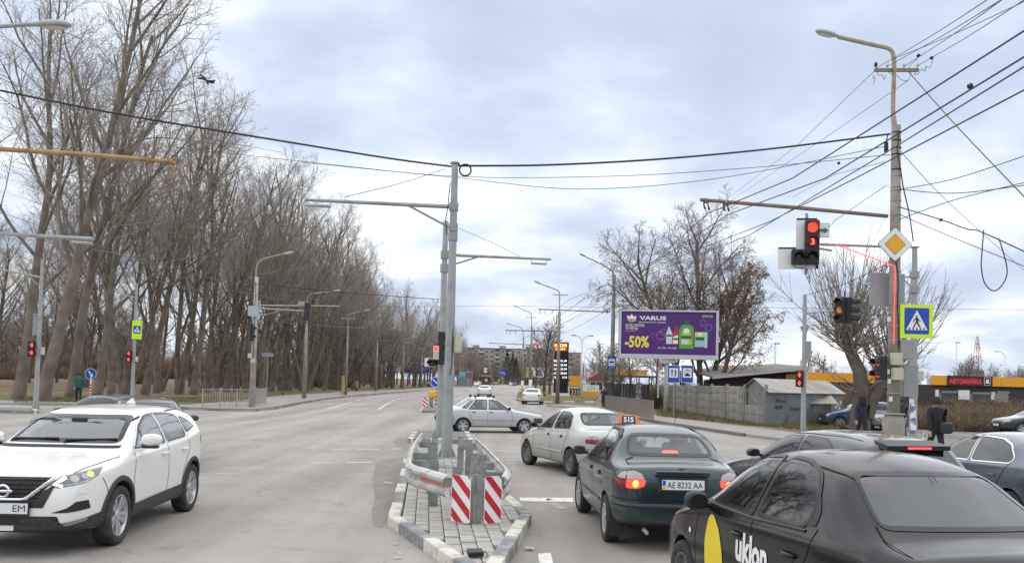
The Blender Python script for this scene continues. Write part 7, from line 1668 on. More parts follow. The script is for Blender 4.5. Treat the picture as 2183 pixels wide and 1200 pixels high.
c.patch('high_brake_light', 180, [(-.12, 1.108), (.12, 1.108), (.09, 1.145), (-.09, 1.145)], TAILLIT, eps=-.006)
c.patch('turn_signal', 'L', rnd([(1.05, .66), (1.15, .66), (1.15, .70), (1.05, .70)], .02), mat('amber_lens', (.45, .16, .05), .3), mirror=True, step=.03)
c.strip('wind_deflector', 'L', [(.50, 1.20), (.10, 1.335), (-.25, 1.355), (-.72, 1.345), (-1.0, 1.27), (-1.12, 1.12)], .035, TRIMK, eps=.012, mirror=True, rise=.012)
c.mirror_pair(.62, .98, .80, CLAD, sz=(.11, .19, .125))
c.wheels('hubcap', HUBCAP, steer=.06)
mb = MB(); mb.cyl((.2, -.45, 1.40), (-.05, -.45, 1.62), .004, .002, n=5); mb.build('aerial', BLK, c.root)
mb = MB(); mb.cyl((-2.02, .45, .27), (-2.20, .45, .26), .024, n=10); mb.build('exhaust_pipe', GALVD, c.root)
for sg in (1, -1):
 mb = MB(); mb.box((-1.62, sg * .70, .23), (.015, .20, .22)); mb.build('mud_flap', BLK, c.root)
mb = MB(); mb.bbox((.50, .0, 1.27), (.05, .24, .07), .02); mb.build('rear_view_mirror', BLK, c.root)
mb = MB(); mb.bbox((.43, -.22, 1.21), (.02, .05, .07), .008); mb.cyl((.43, -.22, 1.3), (.43, -.22, 1.12), .004, n=5); mb.build('hanging_ornament', SEATM, c.root)
c.finish()
# roof sign, a thing of its own standing on the roof
Mr = Matrix.Rotation(rz, 4, 'Z'); tp = Vector((loc[0], loc[1], 0)) + (Mr @ Vector((.0, .28, 1.395 * 1.057)))
ts = thing('taxi_roof_sign', 'orange taxi roof sign reading 515 on the dark green sedan', 'taxi sign', tp, rz)
mb = MB()
mb.add([(.07, -.24, 0), (.07, .24, 0), (.03, .175, .155), (.03, -.175, .155), (-.07, -.24, 0), (-.07, .24, 0), (-.03, .175, .155), (-.03, -.175, .155)], [(0, 1, 2, 3), (4, 7, 6, 5), (0, 4, 5, 1), (3, 2, 6, 7), (1, 5, 6, 2), (0, 3, 7, 4)])
mb.build('sign_body', mat('orange_plastic', (.75, .27, .09), .45), ts)
Mt = face_mat((-.056, 0, .076), (0, -1, 0), up=(.04, 0, .155))
mb = MB(); mb.add([Mt @ Vector(p) for p in ((-.14, -.068, 0), (.14, -.068, 0), (.125, .068, 0), (-.125, .068, 0))], [(0, 1, 2, 3)]); mb.build('number_panel', mat('panel_navy', (.02, .02, .07), .4), ts)
lettering('515', .12, SIGNW, ts, Mt @ Matrix.Translation((0, 0, .004)), bold=.05, fit=(.20, .10))
mb = MB(); mb.box((0, 0, -.005), (.14, .50, .014)); mb.build('sign_foot', BLK, ts); ts.scale = (.74, .74, .80)

# --- silver sedan ahead of the taxi
PS = paint('silver_paint', (0.50, 0.505, 0.49), metal=0.5, rough=0.34, dmax=.75, dust=(.27, .225, .165), dz=.62)
loc, rz = veh_pose((1121, 990), (1211, 1014), LANOS)
c = Car('silver_sedan', 'dusty silver sedan with steel wheels turning left ahead of the dark green taxi', LANOS, PS, loc, rz); c.root.scale = (1.0, 1.0, 1.045)
lanos_glass(c, glass_mat('car_glass_grey', (.35, .38, .38), .04), GL_CLEAR); lanos_lines(c)
c.strip('boot_gap', 180, [(-.53, .62), (.53, .62)], .010, GAP)
c.strip('boot_gap', 180, [(.50, 1.06), (.60, 1.03), (.615, .90), (.53, .62)], .010, GAP)
c.strip('bumper_gap', 180, [(-.66, .615), (.66, .615)], .012, GAP); c.strip('bumper_gap', 'L', [(-1.58, .60), (-2.08, .615)], .012, GAP, mirror=True)
for sg in (1, -1):
 v = 180 - 32 * sg; q = Vector((-1.98, .60 * sg, .80)); a = rad(v); uc = -math.sin(a) * q.x + math.cos(a) * q.y
 tl = c.patch('tail_light', v, rnd([(uc + dx * sg, .80 + dz) for dx, dz in ((.16, -.045), (.165, .0), (.13, .06), (.06, .088), (-.05, .075), (-.14, .02), (-.165, -.045), (-.12, -.075), (.10, -.078))], .03), TAILR, eps=.006, step=.03)[0]
 c.patch('reversing_lens', v, rnd([(uc + dx * sg, .80 + dz) for dx, dz in ((.155, .012), (.125, .062), (.06, .085), (-.05, .072), (-.13, .022), (-.12, .012))], .015), TAILC, eps=.009, parent=tl, step=.03)
 c.strip('light_gap', v, [(uc - .005 * sg, .875), (uc - .005 * sg, .72)], .010, GAP, eps=.013, parent=tl)
c.patch('turn_signal', 'L', rnd([(1.05, .66), (1.15, .66), (1.15, .70), (1.05, .70)], .02), mat('amber_lens', (.45, .16, .05), .3), mirror=True, step=.03)
c.mirror_pair(.62, .98, .80, TRIMK, sz=(.11, .18, .12))
c.wheels('steel', STEELW, steer=.12)
mb = MB(); mb.cyl((-.75, .0, 1.42), (-.95, .0, 1.6), .004, .002, n=5); mb.build('aerial', BLK, c.root)
c.finish()

# --- black ride-hailing sedan, nearest on the right
AVEO = dict(fa=1.24, ra=-1.24, wr=.298, arch=.345, cab=(.98, -1.70), tumble=.37,
 top=[(2.06, .52), (2.03, .66), (1.9, .79), (1.65, .87), (1.3, .93), (1.0, 1.0), (.62, 1.23), (.30, 1.405), (.05, 1.465), (-.3, 1.50), (-.65, 1.50), (-.95, 1.455), (-1.12, 1.415), (-1.42, 1.25), (-1.74, 1.085), (-1.86, 1.065), (-2.05, 1.055), (-2.17, 1.0), (-2.23, .85), (-2.25, .65)],
 belt=[(2.06, .49), (1.9, .70), (1.3, .85), (.9, .93), (0, .965), (-1, 1.005), (-1.7, 1.015), (-2.05, .99), (-2.17, .93), (-2.25, .60)],
 plan=[(2.06, .45), (2.0, .64), (1.85, .745), (1.55, .81), (1.2, .84), (0, .855), (-1.2, .85), (-1.7, .82), (-2.0, .76), (-2.17, .66), (-2.25, .50)],
 bottom=[(2.06, .33), (1.9, .24), (1.0, .19), (-1.0, .19), (-1.75, .25), (-2.25, .36)])
PK = paint('black_paint', (0.006, 0.0065, 0.008), metal=0.0, rough=0.13, dmax=.05, dust=(.10, .095, .085), dz=.4, coat=.2)
PK.node_tree.nodes['Principled BSDF'].inputs['Specular IOR Level'].default_value = .4
AV_LOC = (2.595, 6.955, 0); AV_RZ = rad(100.14)
c = Car('black_sedan', 'black ride-hailing sedan with a yellow drop-shaped sticker and white lettering on its doors', AVEO, PK, AV_LOC, AV_RZ); c.root.scale = (.965, .965, 1.075)
c.window('L', [(.80, 1.01), (.40, 1.285), (.10, 1.385), (-.20, 1.41), (-.15, 1.01)], GL_TINT, True, frit=.02, r=.04, trim=(TRIMK, .015))
c.window('L', [(-.25, 1.015), (-.31, 1.415), (-.60, 1.41), (-.86, 1.35), (-1.00, 1.22), (-1.00, 1.10), (-.93, 1.035)], GL_TINT, True, frit=.02, r=.07, trim=(TRIMK, .015))
c.patch('quarter_panel_trim', 'L', rnd([(-.96, 1.05), (-1.01, 1.12), (-1.01, 1.24), (-1.10, 1.14), (-1.10, 1.06)], .02), TRIMK, eps=.005, mirror=True)
c.window(0, [(-.60, 1.05), (.60, 1.05), (.52, 1.385), (-.52, 1.385)], GL_CLEAR, frit=.05, r=.07)
c.window(180, [(-.62, 1.115), (.62, 1.115), (.50, 1.40), (-.50, 1.40)], glass_mat('rear_tinted_glass', (.12, .13, .13), .075), frit=.022, r=.07)
for sg in (1, -1): c.strip('roof_seam', 'T', [(.28, .535 * sg), (0, .56 * sg), (-.5, .57 * sg), (-.95, .55 * sg), (-1.15, .515 * sg)], .013, GAP)
c.strip('door_gap', 'L', [(.84, .98), (.92, .62), (.88, .30), (.82, .24)], .010, GAP, mirror=True)
c.strip('door_gap', 'L', [(-.21, 1.0), (-.22, .6), (-.20, .24)], .010, GAP, mirror=True)
c.strip('door_gap', 'L', [(-1.14, 1.05), (-1.06, .86), (-.94, .70), (-.88, .5), (-.84, .25)], .010, GAP, mirror=True)
c.strip('belt_trim', 'L', [(.84, .985), (-.2, .985), (-1.0, 1.02)], .022, TRIMK, mirror=True, rise=.008)
c.strip('boot_gap', 180, [(-.62, 1.13), (-.655, 1.07), (-.64, .95)], .010, GAP); c.strip('boot_gap', 180, [(.62, 1.13), (.655, 1.07), (.64, .95)], .010, GAP)
c.patch('turn_signal', 'L', [(1.02 + .03 * math.cos(k * PI / 6), .72 + .022 * math.sin(k * PI / 6)) for k in range(12)], PLATEW, eps=.008, mirror=True, step=.03)
for xh in (.02, -.83):
 for sg in (1, -1):
  p = c.hit('L', xh, .83, 0)
  mb = MB(); mb.tube([(xh - .09, sg * (p.y + .0), .845), (xh - .06, sg * (p.y + .035), .85), (xh + .06, sg * (p.y + .035), .85), (xh + .09, sg * p.y, .845)], .014, n=8); mb.build('door_handle', PK, c.root, smooth=True)
 c.patch('handle_recess', 'L', rnd([(xh - .07, .80), (xh + .07, .80), (xh + .07, .865), (xh - .07, .865)], .03), mat('recess_black', (.006, .006, .007), .3), eps=.003, mirror=True, step=.03)
for sg in (1, -1):
 v = 180 - 30 * sg; q = Vector((-2.05, .62 * sg, .90)); a = rad(v); uc = -math.sin(a) * q.x + math.cos(a) * q.y
 tl = c.patch('tail_light', v, rnd([(uc + dx * sg, .88 + dz) for dx, dz in ((.17, -.02), (.19, .05), (.12, .115), (-.03, .12), (-.13, .06), (-.15, -.10), (.0, -.14), (.12, -.12))], .03), TAILR, eps=.006, step=.03)[0]
 c.patch('brake_lens', v, rnd([(uc + dx * sg, .88 + dz) for dx, dz in ((.15, .045), (.11, .10), (-.02, .10), (-.10, .04))], .015), TAILLIT, eps=.009, parent=tl, step=.03)
YEL = mat('yellow_sticker', (0.80, 0.60, 0.02), 0.4, var=.05, bump=.15, bscale=9)
dropY = [(x_ + .05, z_) for x_, z_ in [(.42, .17), (.55, .30), (.62, .50), (.62, .70), (.57, .86), (.53, .91), (.45, .905), (.33, .82), (.25, .68), (.23, .55), (.25, .38), (.32, .22), (.37, .16)]]
c.patch('yellow_sticker', 'L', rnd(dropY, .03), YEL, eps=.005, mirror=True, step=.04)
# lettering laid on the door skin
def on_skin(c, txt, x, z, w, h, mt, view='L', bold=.04):
 me = text_mesh(txt, .2, bold); xs_ = [v.co.x for v in me.vertices]; ys_ = [v.co.y for v in me.vertices]
 a0, a1, b0, b1 = min(xs_), max(xs_), min(ys_), max(ys_)
 for v in me.vertices:
  u = x - ((v.co.x - a0) / (a1 - a0)) * w; zz = z + ((v.co.y - b0) / (b1 - b0)) * h
  p = c.hit('L', u, zz, .006); v.co = p
 me.materials.clear(); me.materials.append(mt); return link('lettering', me, c.root)
on_skin(c, 'uklon', .02, .655, .54, .215, SIGNW)
c.mirror_pair(.66, 1.005, .83, TRIMK, sz=(.11, .20, .14))
c.wheels('steel', STEELW, steer=0)
mb = MB(); mb.bbox((.50, .0, 1.31), (.05, .24, .07), .02); mb.build('rear_view_mirror', BLK, c.root)
c.finish()
# yellow printed notice hung on the back of the front seat
nb = MB(); nb.box((-.42, .52, 1.00), (.01, .34, .28)); o = nb.build('seat_back_notice', mat('notice_dark', (.03, .03, .03), .6), c.root)

# --- white crossover, oncoming on the left
QQ = dict(fa=1.323, ra=-1.323, wr=.348, arch=.405, cab=(1.12, -1.95), tumble=.33,
 top=[(2.22, .60), (2.19, .78), (2.10, .905), (1.85, .985), (1.5, 1.035), (1.2, 1.075), (1.02, 1.13), (.66, 1.345), (.33, 1.495), (.05, 1.555), (-.4, 1.59), (-.9, 1.585), (-1.35, 1.555), (-1.72, 1.50), (-1.86, 1.43), (-2.0, 1.24), (-2.10, 1.06), (-2.15, .85), (-2.18, .60)],
 belt=[(2.22, .56), (2.1, .82), (1.85, .92), (1.3, .99), (.9, 1.02), (0, 1.045), (-1, 1.10), (-1.6, 1.19), (-1.9, 1.18), (-2.1, .98), (-2.18, .56)],
 plan=[(2.22, .50), (2.17, .68), (2.02, .80), (1.75, .87), (1.35, .895), (0, .885), (-1.3, .905), (-1.7, .885), (-1.98, .80), (-2.12, .70), (-2.18, .55)],
 bottom=[(2.22, .30), (2.0, .24), (1.0, .21), (-1.0, .21), (-1.75, .28), (-2.18, .40)], crease=.5)
PW = paint('white_paint_car', (0.78, 0.77, 0.73), rough=0.3, dmax=.16, dust=(.45, .42, .37), dz=.4)
loc, rz = veh_pose((257, 1159), (406, 1089), QQ)
c = Car('white_crossover', 'white crossover with lit headlight and alloy wheels, coming towards the camera', QQ, PW, loc, rz)
GLQ = glass_mat('windscreen_glass', (.40, .46, .45), .16)
c.window('L', [(.78, 1.075), (.36, 1.35), (.05, 1.455), (-.23, 1.485), (-.26, 1.085)], GLQ, True, frit=.025, r=.05, trim=(CHROME, .010))
c.window('L', [(-.33, 1.09), (-.30, 1.485), (-.75, 1.475), (-1.02, 1.435), (-1.06, 1.15), (-.98, 1.115)], GLQ, True, frit=.025, r=.05, trim=(CHROME, .010))
c.window('L', [(-1.11, 1.17), (-1.08, 1.42), (-1.30, 1.37), (-1.52, 1.25)], GLQ, True, frit=.02, r=.05)
c.window(0, [(-.68, 1.155), (.68, 1.155), (.58, 1.475), (-.58, 1.475)], GLQ, frit=.05, r=.08)
c.window(180, [(-.62, 1.16), (.62, 1.16), (.52, 1.42), (-.52, 1.42)], GL_TINT, frit=.05, r=.08)
mb = MB(); mb.bbox((.48, 0, 1.40), (.08, .20, .09), .02); mb.build('sensor_housing', BLK, c.root)
def arch_trim(c, xa, r0, r1, zc, mt, a0=-12, a1=192):
 vs = []; fs = []; n = 0
 for t in range(a0, a1 + 1, 6):
  a = rad(t)
  for r, e in ((r0, .002), (r0 + .008, .016), (r1 - .008, .016), (r1, .0)): vs.append(c.hit('L', xa + r * math.cos(a), zc + r * math.sin(a), e))
  n += 1
 for i in range(n - 1):
  for k in range(3): fs.append((i * 4 + k, i * 4 + k + 1, i * 4 + k + 5, i * 4 + k + 4))
 c._mk('wheel_arch_trim', vs, fs, mt, True, None, False)
arch_trim(c, 1.323, .405, .468, .348, CLAD); arch_trim(c, -1.323, .405, .468, .348, CLAD)
c.patch('sill_cladding', 'L', [(.90, .26), (.88, .42), (-.88, .46), (-.90, .28)], CLAD, eps=.012, mirror=True)
c.strip('door_gap', 'L', [(.84, 1.05), (.93, .75), (.90, .46)], .010, GAP, mirror=True)
c.strip('door_gap', 'L', [(-.295, 1.08), (-.30, .7), (-.28, .44)], .010, GAP, mirror=True)
c.strip('door_gap', 'L', [(-1.10, 1.13), (-1.16, .95), (-1.0, .80), (-.90, .62), (-.88, .47)], .010, GAP, mirror=True)
c.strip('roof_seam', 'T', [(.35, .60), (-.6, .63), (-1.6, .58)], .022, GAP); c.strip('roof_seam', 'T', [(.35, -.60), (-.6, -.63), (-1.6, -.58)], .022, GAP)
c.strip('bonnet_gap', 'T', [(2.02, .62), (1.75, .72), (1.2, .80)], .012, GAP); c.strip('bonnet_gap', 'T', [(2.02, -.62), (1.75, -.72), (1.2, -.80)], .012, GAP)
c.strip('windscreen_cowl', 0, [(-.70, 1.118), (0, 1.123), (.70, 1.118)], .03, TRIMK, rise=.012)
for xh in (-.14, -.92):
 for sg in (1, -1):
  p = c.hit('L', xh, .96, 0)
  mb = MB(); mb.tube([(xh - .10, sg * p.y, .955), (xh - .07, sg * (p.y + .035), .96), (xh + .07, sg * (p.y + .035), .96), (xh + .10, sg * p.y, .955)], .015, n=8); mb.build('door_handle', PW, c.root, smooth=True)
c.mirror_pair(.66, 1.19, .875, PW, sz=(.15, .24, .15))
for sg in (1, -1):
 mb = MB(); mb.bbox((.67, sg * .965, 1.105), (.10, .20, .04), .015); mb.build('mirror_base', TRIMK, c.root)
# front face: projections are (y, z) looking from the front (view 0) and 35 degrees off for the lamps
c.patch('grille', 0, rnd([(-.46, .865), (.46, .865), (.44, .80), (.30, .62), (.27, .60), (-.27, .60), (-.30, .62), (-.44, .80)], .02), mat('grille_black', (.008, .008, .009), .35, bump=.9, bscale=60), eps=.010)
for k in range(5):
 c.strip('grille_slat', 0, [(-.40 + k * .012, .835 - k * .045), (.40 - k * .012, .835 - k * .045)], .012, TRIMK, eps=.016, rise=.008)
for sg in (1, -1):
 c.strip('grille_chrome', 0, [(sg * .47, .855), (sg * .40, .80), (sg * .22, .645), (sg * .16, .632), (0, .632)], .042, CHROME, eps=.016, rise=.014)
 c.patch('bumper_grille', 0, rnd([(sg * .50, .80), (sg * .45, .66), (sg * .40, .55), (0, .55), (0, .61), (sg * .22, .62)], .015), TRIMK, eps=.008)
 v = 38 * sg; q = Vector((2.0, .70 * sg, .84)); a = rad(v); uc = -math.sin(a) * q.x + math.cos(a) * q.y
 pl = [(uc + dx * 1.12 * sg, .84 + dz * 1.1) for dx, dz in ((-.30, -.045), (-.22, -.075), (.02, -.03), (.17, .03), (.245, .105), (.05, .075), (-.16, .035))]
 hl = c.patch('headlight', v, rnd(pl, .015), HEADG, eps=.007, step=.03)[0]
 c.strip('daytime_light', v, [(uc - .15 * sg, .865), (uc - .265 * sg, .795), (uc - .19 * sg, .775)], .028, DRL, eps=.011, parent=hl)
 c.strip('headlight_chrome', v, [(uc - .17 * sg, .785), (uc + .02 * sg, .818), (uc + .15 * sg, .872)], .012, HEADC, eps=.011, parent=hl)
 for dx, dz, r, mt_ in ((-.075, .012, .034, HEADC), (.03, .035, .030, HEADC), (.095, .052, .028, mat('indicator_amber', (.8, .4, .05), .3, emit=(1, .5, .08), estr=1.3) if sg > 0 else HEADC)):
  c.patch('lamp', v, [(uc + dx * sg + r * 1.3 * math.cos(k * PI / 6), .835 + dz + r * math.sin(k * PI / 6)) for k in range(12)], mt_, eps=.012, parent=hl, step=.03)
 fp = [(uc + dx * sg, .545 + dz) for dx, dz in ((-.30, -.05), (-.16, -.048), (.10, -.02), (.07, .075), (-.07, .065), (-.16, .0))]
 c.patch('fog_light_recess', v, rnd(fp, .012), TRIMK, eps=.006, step=.04)
 c.patch('bumper_skirt', v, rnd([(uc + dx * sg, .40 + dz) for dx, dz in ((-.60, .04), (-.36, .045), (-.20, -.015), (.30, .07), (.33, -.10), (-.60, -.11))], .01), CLAD, eps=.008, step=.04)
 c.patch('fog_light', v, rnd([(uc + dx * sg, .40 + dz) for dx, dz in ((-.20, -.012), (.06, .03), (.07, .0), (-.17, -.05))], .008), HEADC, eps=.012, step=.03)
 c.patch('washer_cover', v, [(uc + dx * sg, .70 + dz) for dx, dz in ((-.05, -.02), (.04, -.005), (.05, .03), (-.02, .02))], PW, eps=.010)
c.patch('lower_grille', 0, rnd([(-.55, .46), (.55, .46), (.58, .36), (-.58, .36)], .02), TRIMK, eps=.008)
c.strip('bumper_gap', 'L', [(1.78, .84), (1.70, .74), (1.66, .66)], .010, GAP, mirror=True)
M0 = c.hit(0, 0, .55, .02)
pl_ = MB(); pl_.box((M0.x + .012, 0, .545), (.012, .52, .112)); po = pl_.build('number_plate', PLATEW, c.root)
lettering('EM', .09, PLATEK, po, face_mat((M0.x + .02, .17, .547), (0, 1, 0)), bold=.0, fit=(.13, .07))
fr_ = MB(); fr_.box((M0.x + .006, 0, .540), (.012, .55, .15)); fr_.build('plate_frame', BLK, po)
mb = MB(); mb.lathe([(.075, 0), (.07, .012), (.055, .014), (.05, .004)], 24, face_mat((M0.x + .03, 0, .73), (0, 1, 0))); mb.box((M0.x + .035, 0, .73), (.012, .20, .03)); mb.build('badge', CHROME, c.root, smooth=True)
mb = MB(); mb.add([(-1.05, -.02, 1.585), (-1.05, .02, 1.585), (-1.28, .03, 1.565), (-1.28, -.03, 1.565), (-1.25, 0, 1.655), (-1.20, 0, 1.655)], [(0, 1, 5), (1, 2, 4, 5), (2, 3, 4), (3, 0, 5, 4), (0, 3, 2, 1)]); mb.build('roof_aerial', PW, c.root)
for y0, y1 in ((.05, .62), (-.62, -.05)):
 mb = MB(); a_ = c.hit(0, y0, 1.175, .02); b_ = c.hit(0, y1, 1.19, .02); mb.tube([a_ + Vector((.05, 0, -.03)), a_, b_], .012, n=6); mb.build('wiper', BLK, c.root)
for sg in (1, -1):
 v = 180 - 40 * sg; q = Vector((-1.95, .72 * sg, 1.0)); a = rad(v); uc = -math.sin(a) * q.x + math.cos(a) * q.y
 c.patch('tail_light', v, rnd([(uc - .2 * sg, .97), (uc + .2 * sg, 1.0), (uc + .1 * sg, 1.10), (uc - .2 * sg, 1.07)], .02), TAILR, eps=.008, step=.03)
c.wheels('alloy', ALLOY, tw=.215)
c.finish()

# --- silver saloon crossing the junction, with roof-bar clamps
LADA = dict(fa=1.23, ra=-1.23, wr=.282, arch=.325, cab=(.88, -1.55), tumble=.30, crease=.8,
 top=[(2.05, .48), (2.04, .66), (1.98, .735), (1.6, .80), (1.2, .86), (.88, .915), (.55, 1.13), (.22, 1.32), (.10, 1.365), (-.3, 1.395), (-.75, 1.385), (-.92, 1.345), (-1.2, 1.17), (-1.48, .995), (-1.58, .965), (-1.9, .955), (-2.10, .935), (-2.14, .80), (-2.15, .52)],
 belt=[(2.05, .45), (1.98, .68), (1.2, .80), (.88, .86), (0, .88), (-1, .895), (-1.5, .905), (-2.05, .89), (-2.15, .48)],
 plan=[(2.05, .52), (2.02, .66), (1.92, .74), (1.6, .79), (1.0, .815), (0, .825), (-1.0, .82), (-1.6, .80), (-2.0, .76), (-2.11, .68), (-2.15, .55)],
 bottom=[(2.05, .34), (1.9, .27), (1.0, .20), (-1.0, .20), (-1.75, .28), (-2.15, .38)])
rp = G(987, 922); lrz = rad(14)
dv = Vector((math.cos(lrz), math.sin(lrz), 0)); rt = Vector((dv.y, -dv.x, 0))
lc = rp + dv * 1.23 - rt * .80
PS2 = paint('light_silver_paint', (0.55, 0.56, 0.575), metal=0.35, rough=0.35, dmax=.55, dust=(.33, .29, .24), dz=.5)
c = Car('silver_saloon', 'boxy silver saloon with roof-rack clamps crossing the junction behind the median poles', LADA, PS2, (lc.x, lc.y, 0), lrz)
GLL = glass_mat('car_glass_green', (.55, .58, .55), .07)
c.window('L', [(.66, .905), (.26, 1.20), (.12, 1.27), (-.20, 1.295), (-.22, .905)], GLL, True, frit=.022, r=.02)
c.window('L', [(-.30, .905), (-.28, 1.295), (-.72, 1.285), (-1.02, .93), (-1.00, .905)], GLL, True, frit=.022, r=.02)
c.window('L', [(-1.10, .935), (-.80, 1.265), (-.92, 1.255), (-1.28, .975), (-1.26, .95)], GLL, True, frit=.015, r=.02)
c.window(0, [(-.60, .95), (.60, .95), (.53, 1.315), (-.53, 1.315)], GLL, frit=.045, r=.04)
c.window(180, [(-.58, 1.01), (.58, 1.01), (.51, 1.325), (-.51, 1.325)], GLL, frit=.045, r=.04)
c.strip('door_gap', 'L', [(.70, .885), (.74, .55), (.70, .25)], .010, GAP, mirror=True); c.strip('door_gap', 'L', [(-.26, .90), (-.26, .25)], .010, GAP, mirror=True)
c.strip('door_gap', 'L', [(-1.04, .90), (-.98, .70), (-.88, .5), (-.84, .26)], .010, GAP, mirror=True)
c.strip('side_moulding', 'L', [(.86, .50), (-.88, .50)], .05, mat('grey_moulding', (.30, .31, .32), .5), mirror=True, rise=.014)
c.strip('bumper', 'L', [(-1.62, .52), (-2.12, .52)], .20, CLAD, mirror=True, rise=.03); c.strip('bumper', 'L', [(1.62, .50), (2.04, .50)], .20, CLAD, mirror=True, rise=.03)
c.strip('bumper', 180, [(-.62, .52), (.62, .52)], .2, CLAD, rise=.03)
for sg in (1, -1):
 c.patch('tail_light', 180, [(sg * .42, .68), (sg * .70, .68), (sg * .70, .84), (sg * .42, .84)], TAILR, eps=.006)
 for xh in (-.12, -.82):
  p = c.hit('L', xh, .80, 0); mb = MB(); mb.bbox((xh, sg * (p.y + .006), .80), (.13, .02, .035), .008); mb.build('door_handle', TRIMK, c.root)
 for xr in (.02, -.72):     # rack clamps without bars
  mb = MB(); mb.bbox((xr, sg * .56, 1.40), (.07, .05, .10), .01); mb.bbox((xr, sg * .48, 1.455), (.06, .20, .03), .008); mb.bbox((xr, sg * .40, 1.42), (.06, .04, .06), .008); mb.build('rack_clamp', mat('clamp_brown', (.06, .035, .03), .6), c.root)
c.mirror_pair(.58, .95, .80, TRIMK, sz=(.10, .17, .12)); c.wheels('alloy', ALLOY, tw=.175); c.finish()

# --- simpler cars: farther away or mostly hidden
GEN = dict(fa=1.33, ra=-1.33, wr=.315, arch=.36, cab=(1.0, -1.75), tumble=.36,
 top=[(2.22, .52), (2.18, .68), (2.05, .78), (1.7, .86), (1.3, .92), (1.02, .98), (.62, 1.21), (.28, 1.38), (0, 1.445), (-.4, 1.47), (-.85, 1.44), (-1.15, 1.36), (-1.5, 1.19), (-1.82, 1.07), (-2.05, 1.045), (-2.2, 1.01), (-2.28, .82), (-2.30, .58)],
 belt=[(2.22, .49), (2.05, .70), (1.4, .84), (.9, .92), (0, .95), (-1, .985), (-1.8, 1.0), (-2.15, .97), (-2.30, .56)],
 plan=[(2.22, .50), (2.15, .68), (1.98, .79), (1.6, .86), (1.2, .885), (0, .895), (-1.2, .89), (-1.7, .87), (-2.05, .80), (-2.22, .70), (-2.30, .55)],
 bottom=[(2.22, .33), (2.0, .24), (1.0, .19), (-1.0, .19), (-1.75, .25), (-2.30, .36)])
HATCH = dict(fa=1.32, ra=-1.32, wr=.315, arch=.36, cab=(1.0, -1.85), tumble=.36,
 top=[(2.16, .52), (2.12, .68), (2.0, .80), (1.6, .90), (1.2, .97), (1.0, 1.02), (.62, 1.24), (.28, 1.40), (0, 1.455), (-.4, 1.48), (-.95, 1.465), (-1.4, 1.42), (-1.66, 1.365), (-1.80, 1.20), (-1.93, 1.02), (-2.0, .92), (-2.06, .80), (-2.09, .56)],
 belt=[(2.16, .49), (2.0, .72), (1.4, .86), (.9, .94), (0, .975), (-1, 1.02), (-1.6, 1.07), (-1.9, .98), (-2.09, .54)],
 plan=[(2.16, .50), (2.10, .68), (1.94, .79), (1.6, .86), (1.2, .885), (0, .895), (-1.2, .89), (-1.6, .865), (-1.9, .79), (-2.04, .70), (-2.09, .55)],
 bottom=[(2.16, .33), (2.0, .24), (1.0, .19), (-1.0, .19), (-1.75, .25), (-2.09, .36)])
